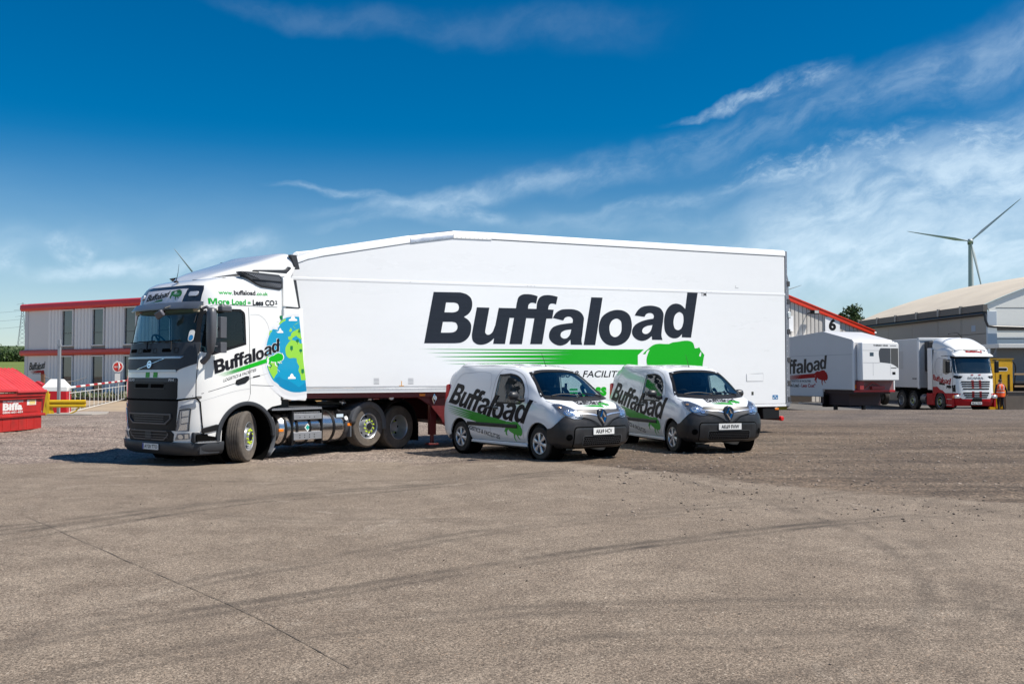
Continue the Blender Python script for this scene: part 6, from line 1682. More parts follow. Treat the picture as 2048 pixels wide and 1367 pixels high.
    mb.tube([M_ @ Vector((.18*cos(a), .18*sin(a), 0)) for a in [i*2*pi/24 for i in range(25)]], .014, 8); mb.tube([M_ @ Vector((-.18, 0, 0)), M_ @ Vector((.18, 0, 0))], .02); part('steering_wheel', mb, BLACK, t)
    mb = MB(); mb.box(-.74, -.70, -.11, .11, 1.56, 1.63); part('rear_view_mirror', mb, BLACK, t, bevel=.01)
    mb = MB(); mb.box(-3.2, .55, -.72, .72, .24, .29); mb.box(-2.9, .3, -.3, .3, .21, .25); mb.box(-.1, .1, -.8, .8, .25, .35); mb.box(-2.8, -2.6, -.8, .8, .25, .35)
    part('underbody', mb, BLACKM, t)
    mb = MB(); mb.box(.30, .62, -.62, -.35, .145, .19); part('undertray', mb, BLACK, t)
    for xc, s, st_ in ((0, 1, radians(0)), (0, -1, 0), (-2.70, 1, 0), (-2.70, -1, 0)): alloy(t, (xc, s*.775, .318), s, st_)
    return t
def build_van_lamp(t, bvh, s):
    # outline drawn in a view taken from 45 degrees in front, projected on body and bumper
    bm_ = MB(); G = [[van_bumper_pt(radians(-90+180*i/44), z) for i in range(45)] for z in (.60, .72, .80, .87, .93, .965)]
    bm_.grid(G)
    d = Vector((-1, -s*1.0, -.25)).normalized(); e = Vector((-1, s*1.0, 0)).normalized(); o = Vector((.62, s*.72, .92))
    def proj(off):
        def fn(u, v):
            p = o+e*u+Vector((0, 0, v))-d*2
            h = bvh.ray_cast(p, d)
            c = h[0] if h[0] is not None else None
            h2 = van_bb.ray_cast(p, d)
            if h2[0] is not None and (c is None or (h2[0]-p).length < (c-p).length): c = h2[0]
            if c is None: c = o+e*u+Vector((0, 0, v))
            return c-d*off
        return fn
    lp = [(x, z) for x, z in outline("-.255,-.080! -.16,-.098 -.05,-.078 .06,-.032 .17,.050 .262,.150! .16,.158 .04,.125 -.07,.085 -.17,.030 -.25,-.030", 5)]; lp = [(x*1.16-.004, z*1.22-.006) for x, z in lp]
    hs = part('headlight', wrap(flat2d([lp]), proj(.006), .04), mat('lamp_dark', (.16, .18, .22), .25, metal=.6), t, smooth=60)
    # chrome bowl
    p0 = Vector(proj(.008)(-.055, .0)); ax = -d
    mb = MB()
    up_ = Vector((0, 0, 1)); ex = e; n_ = 20
    def ell(cu, cv, ru, rv, off, k=18): return [Vector(proj(off)(cu+ru*cos(2*pi*i/k), cv+rv*sin(2*pi*i/k))) for i in range(k)]
    rf = mat('reflector_v', (.86, .90, .96), .16, metal=.9)
    a_ = ell(-.06, .0, .120, .070, .012); b_ = ell(-.05, .0, .07, .046, .020); c_ = ell(-.045, .0, .028, .024, .034)
    mb.grid([a_, b_, c_], cv=True); mb.add(c_, [tuple(range(18))]); part('reflector', mb, rf, hs, smooth=None)
    mb = MB(); a_ = ell(-.200, -.052, .040, .026, .014); mb.add(a_, [tuple(range(18))]); part('reflector', mb, rf, hs)
    mb = MB()
    for q in range(10):
        a = 2*pi*q/10; p_ = Vector(proj(.024)(-.055+.075*cos(a), .005+.045*sin(a))); mb.box(p_.x-.012, p_.x+.004, p_.y-.006, p_.y+.006, p_.z-.012, p_.z+.012)
    part('reflector_facet', mb, rf, hs)
    mb = MB(); a_ = ell(.145, .105, .034, .024, .012); b_ = ell(.145, .105, .016, .012, .022); mb.grid([a_, b_], cv=True); mb.add(b_, [tuple(range(18))]); part('indicator_bowl', mb, mat('amber_chrome', (.75, .42, .22), .2, metal=.7), hs)
    mb = MB()
    # clear cover, domed
    G = flat2d([lp]); g2 = cut2d(G, .03)
    def dome(u, v):
        dd = min(hypot(u-x, v-y) for x, y in lp); return .010+.030*min(1, dd/.05)**.5
    mb.add([proj(dome(u, v))(u, v) for u, v in g2[0]], g2[1]); part('lens', mb, LENS, hs, smooth=80)
def build_van_logo(t, bvh):
    for s in (1, -1):
        def sc(off, s=s): return caster(bvh, lambda a, b: (a, 3*s, b), (0, -s, 0), off)
        Q = [(-3.166, 1.024), (-2.90, 1.438), (-.20, 1.122), (-.445, .668)]
        if s > 0: Q = [(x, z) for x, z in [(-.25, 1.024), (-.50, 1.438), (-3.17, 1.122), (-2.95, .672)]]
        f = quadmap(Q)
        ink = mat('ink_van', (.012, .010, .012), .42, spec=.12)
        import copy
        def cutwin(tt): return tt
        for i, L_ in enumerate(LOGO_LET):
            mb = wrap(t2(L_, f), sc(.0035+.0007*(i % 2)), .12)
            part('lettering', mb, ink, t, smooth=None)
        S = [(-3.27, .965), (-.98, .725), (-1.10, .60), (-2.2, .68)]
        bar = outline("-3.27,.975! -2.2,.860 -1.0,.700! -1.12,.565! -1.9,.625! -2.3,.690! -3.1,.80! -2.25,.715! -3.2,.845! -2.25,.745! -3.22,.885! -2.22,.775! -3.25,.925! -2.2,.81!")
        if s > 0: bar = [(-3.38-x-.05, z) for x, z in bar]
        part('logo_stripe', wrap(flat2d([bar]), sc(.0036), .15), GREEN2, t, smooth=None)
        B_ = fit2d(LOGO_BUF, 0, 1, 0, 1)
        q = quadmap([(-1.14, .36), (-1.08, .74), (-.50, .68), (-.50, .27)] if s < 0 else [(-2.2, .36), (-2.26, .74), (-2.86, .68), (-2.9, .27)], [(0, 0), (0, 1), (1, 1), (1, 0)])
        part('buffalo_emblem', wrap(t2(B_, q), sc(.0040), .15), mat('ink_van_green2', (.03, .33, .03), .35), t, smooth=None)
        g_ = fit2d(text2d('LOGISTICS & FACILITIES', 1, bold=.015), 0, 1, 0, 1)
        a0, a1 = ((-2.48, .50), (-1.28, .33)) if s < 0 else ((-.92, .50), (-2.1, .33))
        part('small_lettering', wrap(([(a0[0]+(a1[0]-a0[0])*u+(.02*v if s < 0 else -.02*v), a0[1]+(a1[1]-a0[1])*u+.085*v) for u, v in g_[0]], g_[1]), sc(.0035), .3), INK, t, smooth=None)
        g_ = fit2d(text2d('TM', 1), 0, 1, 0, 1); a0 = -.175 if s < 0 else -3.2
        part('small_lettering', wrap(([(a0+(.06*u if s < 0 else -.06*u), 1.085+.022*v) for u, v in g_[0]], g_[1]), sc(.004), .3), INK, t, smooth=None)
_G = [[van_bumper_pt(radians(-90+180*i/44), z) for i in range(45)] for z in (.60, .72, .80, .87, .93, .965)]
_m = MB().grid(_G); van_bb = BVHTree.FromPolygons([Vector(v) for v in _m.v], _m.f)
def plate_text(t, s):
    pl = [c for c in t.children if c.name.startswith('number_plate')][0]
    part('plate_lettering', wrap(fit2d(text2d(s, 1, bold=.028), -.205, .205, .522, .603), lambda u, v: (.8575, u, v)), BLACK, pl, smooth=None)
VAN = build_van()
VAN2 = copy_tree(VAN)
for v, lab, loc, ang, reg in ((VAN, 'white van with plate AK69 HCV, the left of two, in front of the trailer', (1.224, 18.612, .05), -53.5, 'AK69 HCV'),
                         (VAN2, 'white van with plate AK69 FHW, the right of two, by the trailer rear', (4.20, 20.259, .07), -72.5, 'AK69 FHW')):
    v.location = (loc[0], loc[1], gz(loc[0], loc[1])-.004); v.rotation_euler = (0, 0, radians(ang)); tag(v, lab, 'van', 'white electric vans in front of the trailer'); plate_text(v, reg)
# ---------------------------------------------------------------- trees
LEAF = [mat('leaf_a', (.045, .085, .018), .6, var=.35, vscale=.8), mat('leaf_b', (.028, .058, .014), .65, var=.3, vscale=.8), mat('leaf_c', (.075, .115, .028), .6, var=.3, vscale=.8)]
BARK = mat('bark', (.09, .07, .05), .9, var=.3, vscale=8, bump=.4, bscale=30)
def tree(name, label, x, y, z, H, W_, n=2600, leaf=.22, seed=1, group=None, lo=.25):
    rnd = random.Random(seed)
    t = thing(name, label, 'tree', (x, y, z), 0, group)
    mb = MB(); mb.tube([(0, 0, -.3), (.05*H*.1, 0, H*.25), (-.02*H, .01*H, H*.5), (0, 0, H*.75)], [H*.03, H*.024, H*.016, H*.006], 8)
    ends = []
    for i in range(9):
        a = rnd.random()*6.28; z0 = H*rnd.uniform(.28, .6); r = W_*.5*rnd.uniform(.5, .85); e = Vector((r*cos(a), r*sin(a), z0+H*rnd.uniform(.1, .3)))
        mb.tube([(0, 0, z0), (e.x*.5, e.y*.5, (z0+e.z)/2+.03*H), e], [H*.012, H*.008, H*.003], 5); ends.append(e)
    part('trunk', mb, BARK, t, smooth=60)
    cl = []
    for i in range(26):
        a = rnd.random()*6.28; ph = rnd.uniform(lo, 1.0); rr = W_*.5*sqrt(max(.05, 1-((ph-.55)/.5)**2))*rnd.uniform(.45, .95)
        cl.append((Vector((rr*cos(a), rr*sin(a), H*ph*.93)), W_*rnd.uniform(.10, .2)))
    mb = MB()
    for i in range(n):
        c, r = cl[rnd.randrange(len(cl))]
        d = Vector((rnd.gauss(0, 1), rnd.gauss(0, 1), rnd.gauss(0, .8))); d.normalize(); p = c+d*r*rnd.uniform(.6, 1.12)
        q = Vector((rnd.gauss(0, 1), rnd.gauss(0, 1), rnd.gauss(0, 1))).normalized(); u = (d*.6+q).normalized(); v = u.cross(Vector((rnd.random(), rnd.random(), rnd.random()))).normalized(); s = leaf*rnd.uniform(.6, 1.4)
        w = u.cross(v)
        mb.mi = rnd.choice((0, 0, 1, 1, 2))
        mb.add([p-v*s, p+w*s*.45, p+v*s, p-w*s*.45], [(0, 1, 2, 3)])
    part('crown', mb, LEAF, t, smooth=None, fix=False)
    return t

# ---------------------------------------------------------------- office block, left
def build_office():
    A = Vector((-36.9, 72.0)); B = Vector((-26.07, 66.0)); d = (B-A).normalized(); ang = atan2(d.y, d.x)
    t = thing('office_building', 'two storey grey office block with red fascias and tall narrow windows', 'building', (A.x, A.y, gz(A.x, A.y)), ang)
    # local x along the facade, y into the building
    Lf = 24.0; D = 9.0
    clad = mat('cladding_grey', (.74, .735, .74), .45, metal=.1, var=.03); cladd = mat('cladding_flat', (.64, .64, .65), .5, metal=.05, var=.04, bump=.1, bscale=8, stretch=(8, 1, .1))
    redf = mat('fascia_red', (.62, .020, .028), .35, var=.05); redm = mat('fascia_band', (.60, .075, .055), .4, var=.05); wf = mat('frame_white', (.72, .72, .72), .4)
    part('core_wall', MB().box(0, Lf, .12, D, 0, 6.55), mat('core', (.28, .29, .31), .6), t)
    for z0, z1 in ((0.0, 3.22), (3.45, 6.6)):
        part('end_panel', MB().box(.35, 2.75, -.0, .13, z0, z1), cladd, t, label='flat finely ribbed grey end panel')
        part('corner_trim', MB().box(-.05, .35, -.03, .2, z0, z1), mat('trim_light', (.52, .54, .57), .4), t, bevel=.01)
        x = 2.75; k = 0
        wins = [(4.28, 1.36), (7.66, 1.36), (11.04, 1.36), (14.42, 1.36), (17.8, 1.36), (21.2, 1.36)]
        while x < Lf-.2:
            w = [q for q in wins if q[0]-.1 < x+.26 and x < q[0]+q[1]+.05]
            if w: x = w[0][0]+w[0][1]+.08; continue
            o = MB(); o.prism([(x, .0), (x+.07, -.07), (x+.26, -.07), (x+.33, 0), (x+.33, .12), (x, .12)], lambda u, v, dd: (u, v, dd), z0, z1)
            part('cladding_rib', o, clad, t, smooth=None); x += .375; k += 1
        for wx, ww in wins:
            z_lo, z_hi = (z0+.32, z1-.12) if z0 > 1 else (.35, z1-.12)
            f = part('window', MB().box(wx, wx+ww, -.10, .10, z_lo, z_hi) if False else frame_mb(wx, wx+ww, z_lo, z_hi, .09, -.11, .12), wf, t, bevel=.008)
            part('pane', MB().box(wx+.09, wx+ww-.09, .02, .04, z_lo+.09, z_hi-.09), GLB, f)
            part('room', MB().box(wx+.02, wx+ww-.02, .115, .119, z_lo+.02, z_hi-.02), mat('room_dark', (.018, .022, .022), .9), f)
            if z0 > 1 and wx > 7: part('blind', MB().box(wx+.1, wx+ww-.1, .08, .1, z_hi-.5-.2*(wx % 2), z_hi-.1), mat('blind', (.30, .34, .36), .8), f)
            part('glazing_bar', MB().box(wx+.09, wx+ww-.09, .0, .05, z_lo+.95, z_lo+.99), mat('bar_dark', (.08, .09, .09), .5), f)
    mb = MB(); mb.prism([(-.26, 6.55), (-.32, 6.68), (-.29, 6.95), (-.16, 7.02), (.2, 7.06), (.2, 6.52), (-.2, 6.50)], lambda u, v, dd: (dd, u, v), -.28, Lf)
    part('roof_fascia', mb, redf, t, smooth=None)
    mb = MB(); mb.prism([(-.24, 3.20), (-.30, 3.30), (-.27, 3.48), (-.14, 3.56), (.1, 3.58), (.1, 3.14), (-.16, 3.13)], lambda u, v, dd: (dd, u, v), -.30, Lf)
    part('mid_fascia', mb, redm, t, smooth=None)
    part('roof', MB().box(-.1, Lf, .2, D, 6.98, 7.08), mat('roof_grey', (.3, .3, .31), .7), t)
    # wall sign: black name over a red stripe
    f = quadmap([(.52, 2.05), (.60, 2.62), (2.42, 2.70), (2.34, 2.18)])
    for i, L_ in enumerate(LOGO_LET):
        part('sign_letter', wrap(t2(L_, f), lambda u, v, i=i: (u, -.012-.002*(i % 2), v)), mat('sign_black', (.008, .008, .009), .5), t, smooth=None)
    part('sign_stripe', wrap(t2(LOGO_BAR, f), lambda u, v: (u, -.012, v)), RED, t, smooth=None)
    part('sign_buffalo', wrap(fit2d(LOGO_BUF, 1.86, 2.34, 1.50, 2.06), lambda u, v: (u, -.013, v)), RED, t, smooth=None)
    part('sign_line', wrap(fit2d(text2d('LOGISTICS & FACILITIES', 1, bold=.02), .95, 1.8, 1.76, 1.83), lambda u, v: (u, -.013, v)), mat('sign_black', (.008, .008, .009), .5), t, smooth=None)
def frame_mb(x0, x1, z0, z1, w, y0, y1):
    mb = MB(); mb.box(x0, x0+w, y0, y1, z0, z1); mb.box(x1-w, x1, y0, y1, z0, z1); mb.box(x0+w, x1-w, y0, y1, z0, z0+w); mb.box(x0+w, x1-w, y0, y1, z1-w, z1); return mb
build_office()

# ---------------------------------------------------------------- waste container, barrier, sign
def build_bin():
    # right-hand end at x=-14.6 ; local x to the right along the front
    A = Vector((-14.65, 29.75)); ang = radians(86)
    t = thing('waste_container', 'large red waste container with sloping ribbed lids and white lettering', 'skip', (A.x, A.y, gz(A.x, A.y)), ang)
    rd = mat('skip_red', (.42, .016, .013), .5, var=.22, vscale=3, dirt=.55, dirtcol=(.16, .03, .02)); rl = mat('lid_red', (.55, .045, .05), .5, var=.12, vscale=2, dirt=.35, dirtcol=(.28, .10, .08))
    mb = MB(); Lw = 5.2
    mb.prism([(0.04, .05), (0.04, 1.08), (0.04, 1.08), (1.9, 1.08), (1.9, .05)], lambda u, v, d: (d, u, v), -Lw, -.02)
    part('tank', mb, rd, t, bevel=.02)
    mb = MB(); mb.box(-Lw, -.10, -.0, .06, .02, .43); part('lower_panel', mb, rd, t, bevel=.01)
    for i in range(9): part('lower_dent', MB().box(-.5-i*.4, -.485-i*.4, -.006, .005, .06, .40), rd, t)
    part('ledge', MB().box(-Lw, .05, -.05, .06, .42, .50), rd, t, bevel=.015)
    part('top_rim', MB().box(-Lw, .06, -.05, .10, 1.02, 1.14), rd, t, bevel=.02)
    part('mid_rim', MB().box(-Lw, .03, -.03, .06, .95, .985), rd, t, bevel=.01)
    part('side_pocket', MB().box(-.02, .12, .25, .65, .50, .82), mat('pocket_dark', (.14, .012, .012), .5), t, bevel=.015)
    part('side_pocket', MB().box(.0, .10, .15, .75, .45, .88), rd, t, bevel=.02)
    # sloping lids: ridge at the back, ribs run down the slope
    def lid(xa, xb, lift, lab=None):
        P = lambda u, v, n: (u, -.06+v*1.05, 1.20+lift*(1-v)*.4+v*.78-.10*v*v+n)
        mb = MB(); G = []
        n_ = 34
        for i in range(n_+1):
            u = xa+(xb-xa)*i/n_
            h = .0
            G.append([P(u, v, h) for v in (0, .25, .5, .75, 1)]+[(u, 1.6, P(u, 1, 0)[2]-.35)])
        mb.grid(G); G2 = [[(p[0], p[1], p[2]-.05) for p in r] for r in G]; mb.grid(G2); mb.grid([[r[0] for r in G], [r[0] for r in G2]]); mb.grid([G[0], G2[0]]); mb.grid([G[-1], G2[-1]])
        o = part('lid', mb, rl, t, smooth=None, label=lab)
        k = 0; u = xb-.12
        while u > xa+.1:
            rb = MB(); rb.grid([[Vector(P(u+dx, v, hh)) for v in (0, .25, .5, .75, 1)] for dx, hh in ((-.035, -.005), (-.02, .028), (.02, .028), (.035, -.005))])
            part('lid_rib', rb, rl, o, smooth=None); u -= .19
        part('lid_lip', MB().box(xa, xb, -.10, -.05, 1.14+lift*.4, 1.225+lift*.4), rl, o, bevel=.015)
    lid(-1.50, .03, .0); lid(-3.3, -1.52, .10, 'middle lid propped slightly open'); lid(-5.15, -3.32, .0)
    sd = MB(); sd.add([(.035, -.1, 1.12), (.035, 1.6, 1.12), (.035, 1.6, 1.5), (.035, .92, 1.86), (.035, -.1, 1.16)], [(0, 1, 2, 3, 4)]); part('lid_side', sd, rl, t, smooth=None)
    part('rail', MB().tube([(-1.55, .9, 1.86), (-1.55, .9, 2.12), (-3, .9, 2.12), (-3, .9, 1.86)], .022, 8), rd, t)
    wh = mat('paint_white', (.72, .72, .70), .5)
    def tx(s, x0, x1, z0, z1, b): part('lettering', wrap(fit2d(text2d(s, 1, bold=b), x0, x1, z0, z1), lambda u, v: (u, -.004, v)), wh, t, smooth=None)
    part('label_panel', wrap(([(-3.4, .56), (-.25, .56), (-.25, .94), (-3.4, .94)], [(0, 1, 2, 3)]), lambda u, v: (u, .03, v)), rd, t)
    for s, x0, x1, z0, z1, b in (('DRY MIXED RECYCLING', -2.06, -1.04, .865, .925, .05), ('Biffa', -2.06, -1.08, .63, .85, .05), ('0800-601-601', -2.06, -1.06, .545, .61, .02)):
        part('lettering', wrap(fit2d(text2d(s, 1, bold=b), x0, x1, z0, z1), lambda u, v: (u, .026, v)), wh, t, smooth=None)
    part('sticker', wrap(([(-.84, .765), (-.36, .765), (-.36, .93), (-.84, .93)], [(0, 1, 2, 3)]), lambda u, v: (u, .027, v)), wh, t)
    for z in (.785, .835, .885): part('sticker', wrap(([(-.72, z), (-.40, z), (-.40, z+.032), (-.72, z+.032)], [(0, 1, 2, 3)]), lambda u, v: (u, .0255, v)), mat('sticker_yellow', (.72, .52, .03), .5), t)
    part('sticker', wrap(([(-3.0, .55), (-2.35, .55), (-2.35, .70), (-3.0, .70)], [(0, 1, 2, 3)]), lambda u, v: (u, .027, v)), mat('sticker_yellow', (.72, .52, .03), .5), t)
    part('sticker', wrap(([(-3.1, .72), (-2.5, .72), (-2.5, .94), (-3.1, .94)], [(0, 1, 2, 3)]), lambda u, v: (u, .027, v)), wh, t)
build_bin()

def build_barrier():
    rw = mat('barrier_red', (.45, .008, .014), .4, var=.05); wh = mat('barrier_white', (.80, .80, .77), .4)
    x, y = -19.9, 41.6; z = gz(x, y)
    t = thing('barrier_housing', 'red and white barrier housing with a chamfered white top behind the yellow guard rail', 'barrier box', (x, y, z), radians(12))
    mb = MB(); mb.box(-.50, .50, -.40, .40, 0, .98); part('housing', mb, rw, t, bevel=.04)
    mb = MB()
    lv = [(.50, .40, .98), (.50, .40, 1.16), (.24, .22, 1.49), (.20, .18, 1.50)]
    G = [[(a, -b, h), (a, b, h), (-a, b, h), (-a, -b, h)] for a, b, h in lv]; mb.grid(G, cv=True); mb.add(G[-1], [(0, 1, 2, 3)]); part('hood', mb, wh, t, smooth=None, bevel=.01)
    # boom pole with skirt
    b = thing('barrier_boom', 'red and white striped barrier boom with a white hanging rail skirt', 'barrier', (x+.55, y, z), 0)
    P0 = Vector((0, 0, 1.13)); P1 = Vector((-25.6-(x+.55), 63.2-y, 1.32)); Ln = (P1-P0).length; n = 16
    for i in range(n):
        a = P0.lerp(P1, i/n); c = P0.lerp(P1, (i+1)/n)
        part('boom_section', MB().cyl(a, c, .055, n=10), rw if i % 2 else wh, b)
    n = 15
    for zz in (.86, .02):
        part('skirt_rail', MB().cyl(P0.lerp(P1, .0)+Vector((0, 0, zz-1.10)), P1+Vector((0, 0, zz-1.20)), .015, n=6), wh, b)
    for i in range(n+1):
        p = P0.lerp(P1, i/n); part('skirt_bar', MB().cyl((p.x, p.y, .05+.1*i/n), (p.x, p.y, p.z-.27), .012, n=5), wh, b)
    for i in range(0, n+1, 3):
        p = P0.lerp(P1, i/n); part('hanger', MB().cyl((p.x, p.y, p.z-.27), (p.x, p.y, p.z), .01, n=5), wh, b)
    # counterweight
    c = thing('barrier_counterweight', 'dark red folded counterweight on the left of the barrier housing', 'counterweight', (x-.5, y, z), radians(12))
    mb = MB(); mb.prism([(-.08, .80), (-.08, 1.30), (-.30, 1.42), (-.95, 1.12), (-.95, .78), (-.40, .62)], XZ, -.2, .2); part('weight', mb, rw, c, bevel=.02)
    part('bracket', MB().box(-.12, .02, -.1, .1, .92, 1.2), mat('bracket_red', (.2, .01, .012), .5), c, bevel=.01)
    d = thing('marker_dome', 'white domed marker half hidden behind the red container', 'marker', (-23.4, 46.0, gz(-23, 46)))
    part('dome', MB().lathe([(.5, 0), (.5, .75), (.42, 1.05), (.22, 1.3), (0, 1.36)], (.4, 0, 0), (0, 0, 1), 20), wh, d, smooth=50)
    g = thing('timber_post', 'short brown timber post carrying a slack chain', 'post', (-22.0, 44.6, gz(-22, 44)))
    part('post', MB().box(-.07, .07, -.07, .07, 0, 1.72), mat('timber', (.16, .085, .045), .8, var=.2), g)
    part('chain', MB().tube(hermite([(.05, 0, 1.6), (.5, .4, 1.40), (1.0, .8, 1.38), (1.5, 1.2, 1.56)], 5), .02, 5), mat('chain', (.12, .12, .12), .6), g)
    # galvanised post
    p = thing('steel_post', 'tall galvanised steel post in front of the barrier housing', 'post', (-19.25, 40.4, gz(-19, 40)))
    part('post', MB().box(-.055, .055, -.055, .055, 0, 3.18), mat('galvanised', (.36, .38, .40), .5, metal=.5, var=.1), p, bevel=.006)
    part('post_bracket', MB().box(-.07, .07, -.07, .07, 2.9, 3.0), mat('galvanised', (.36, .38, .40), .5, metal=.5, var=.1), p)
    # yellow guard rail: W beam on posts plus the end leg
    yl = mat('rail_yellow', (.62, .40, .012), .45, var=.08, dirt=.2, dirtcol=(.2, .13, .05))
    k = thing('guard_rail', 'short yellow W-beam guard rail protecting the barrier housing', 'guard rail', (-19.3, 40.15, gz(-19, 40)), radians(10))
    pr = [(0, .31), (-.05, .35), (-.05, .41), (.02, .45), (.02, .49), (-.05, .53), (-.05, .59), (0, .63)]
    mb = MB(); mb.grid([[(xx, yy, zz) for yy, zz in pr] for xx in (-.25, .6, 1.25)]); o = part('beam', mb, yl, k, smooth=None); q = o.modifiers.new('s', 'SOLIDIFY'); q.thickness = .02
    mb = MB(); mb.grid([[(xx-.30, yy*.9, zz) for yy, zz in ((-.05, 0), (-.10, .5), (0, .9))] for xx in (0, .12)]); mb.prism([(-.45, 0), (-.32, 1.02), (-.24, 1.02), (-.18, 0)], XZ, -.06, .0); mb.prism([(-.45, 0), (.0, .0), (-.2, .62)], XZ, .0, .05)
    part('end_leg', mb, yl, k)
    part('brace', MB().tube([(.98, .02, .34), (.85, .02, .16), (.62, .02, .05)], .035, 6), yl, k)
    part('foot', MB().box(.5, .75, -.08, .1, 0, .06), mat('galvanised', (.36, .38, .40), .5, metal=.5, var=.1), k)
    # low kerb the barrier stands on
    kb = MB(); kb.prism([(-23.2, 40.3), (-17.6, 39.9), (-17.3, 40.6), (-18.0, 42.5), (-23.2, 43.2)], XY, -.1, .05)
    o = part('kerb_island', kb, mat('kerb', (.33, .30, .26), .85, var=.2, vscale=2), None, bevel=.02); o['kind'] = 'structure'
    # no-entry signs back to back on one post
    s = thing('road_sign', 'round red and white sign on a post with a white notice below', 'sign', (-25.1, 60.5, gz(-25, 60)), radians(0))
    part('post', MB().cyl((.03, .03, 0), (.03, .03, 2.4), .045, n=10), mat('galvanised', (.36, .38, .40), .5, metal=.5, var=.1), s)
    part('back_disc', MB().cyl((-.16, .10, 2.22), (-.14, .13, 2.22), .36, n=28), wh, s)
    part('sign_disc', MB().cyl((.02, -.03, 2.20), (.02, .0, 2.20), .345, n=32), wh, s)
    part('sign_face', MB().cyl((.02, -.034, 2.20), (.02, -.03, 2.20), .285, n=32), mat('sign_red', (.68, .035, .02), .4), s)
    part('sign_bar', wrap(fit2d(text2d('NO ENTRY', 1, bold=.05), -.20, .24, 2.15, 2.25), lambda u, v: (u, -.037, v)), wh, s, smooth=None)
    part('notice', MB().box(-.17, .15, -.03, .0, 1.22, 1.78), wh, s)
build_barrier()

def build_plants():
    # bed of scrubby plants in front of the office, one clump at a time is not countable
    rnd = random.Random(5); mb = MB()
    A = Vector((-36.5, 69.6)); B = Vector((-20, 60.6))
    for i in range(5200):
        u = rnd.random(); p = A.lerp(B, u)+Vector((rnd.gauss(0, .25), rnd.uniform(-1.1, .6))); h = rnd.uniform(.12, .62)*(.6+.6*noise.noise(Vector((p.x, p.y, 0))*.8)+.3)
        a = rnd.random()*6.28; l = rnd.uniform(-.22, .22); m_ = rnd.uniform(-.2, .2); w = rnd.uniform(.015, .05)
        z0 = gz(p.x, p.y); zz = z0+h*rnd.uniform(.2, 1)
        mb.mi = rnd.choice((0, 1, 2, 3, 3))
        mb.add([(p.x, p.y, zz-.12), (p.x+w*cos(a)+l*.5, p.y+w*sin(a)+m_*.5, zz), (p.x+l, p.y+m_, zz+.16), (p.x-w*cos(a)+l*.4, p.y-w*sin(a)+m_*.4, zz+.02)], [(0, 1, 2, 3)])
    o = part('shrub_bed', mb, LEAF+[mat('dry_leaf', (.22, .20, .12), .8)], None, smooth=None, fix=False); tag(o, 'low scrubby planting in front of the office block', 'plants', None, 'stuff')
    bd = MB(); bd.prism([(-36.8, 68.0), (-20.0, 59.0), (-19.6, 60.9), (-36.4, 70.4)], XY, -.1, .18)
    o = part('planting_bed', bd, mat('soil', (.055, .042, .032), .95, var=.3, vscale=3), None); o['kind'] = 'structure'
build_plants()
spots = [(-262, 500, 16, 22, 1), (-279, 505, 17, 26, 2), (-244, 498, 13, 20, 3), (-228, 510, 13, 22, 4), (-300, 510, 16, 24, 5), (-211, 505, 12, 20, 6)]
labs = ['dark field tree between the pylon and the container ridge', 'darkest broad tree at the left edge of the photo', 'dark rounded field tree beside the office corner', 'field tree hidden behind the office corner', 'farthest left field tree beyond the frame edge', 'field tree behind the office block']
for (x, y, H, W_, sd), lb in zip(spots, labs):
    if x/y < -.56: continue
    tree('field_tree', lb, x, y, gz(x, y)-1, H*.40, W_, 2600, .7, sd, 'trees along the far field edge', lo=.08)
# hedge and bushes at the field edge near the office
def hedge():
    rnd = random.Random(8); mb = MB()
    for i in range(4200):
        x = rnd.uniform(-66, -36); y = 98+rnd.gauss(0, 1.2); h = 1.3+.8*noise.noise(Vector((x*.3, 0, 0))); z = gz(x, y)+h*rnd.random()
        a = Vector((rnd.gauss(0, 1), rnd.gauss(0, 1), rnd.gauss(0, 1))).normalized(); b = a.orthogonal().normalized(); s = rnd.uniform(.1, .25); p = Vector((x, y, z)); mb.mi = rnd.randrange(3)
        mb.add([p-a*s, p+b*s*.5, p+a*s, p-b*s*.5], [(0, 1, 2, 3)])
    o = part('hedge', mb, LEAF, None, smooth=None, fix=False); tag(o, 'low rough hedge along the near edge of the field', 'hedge', None, 'stuff')
hedge()

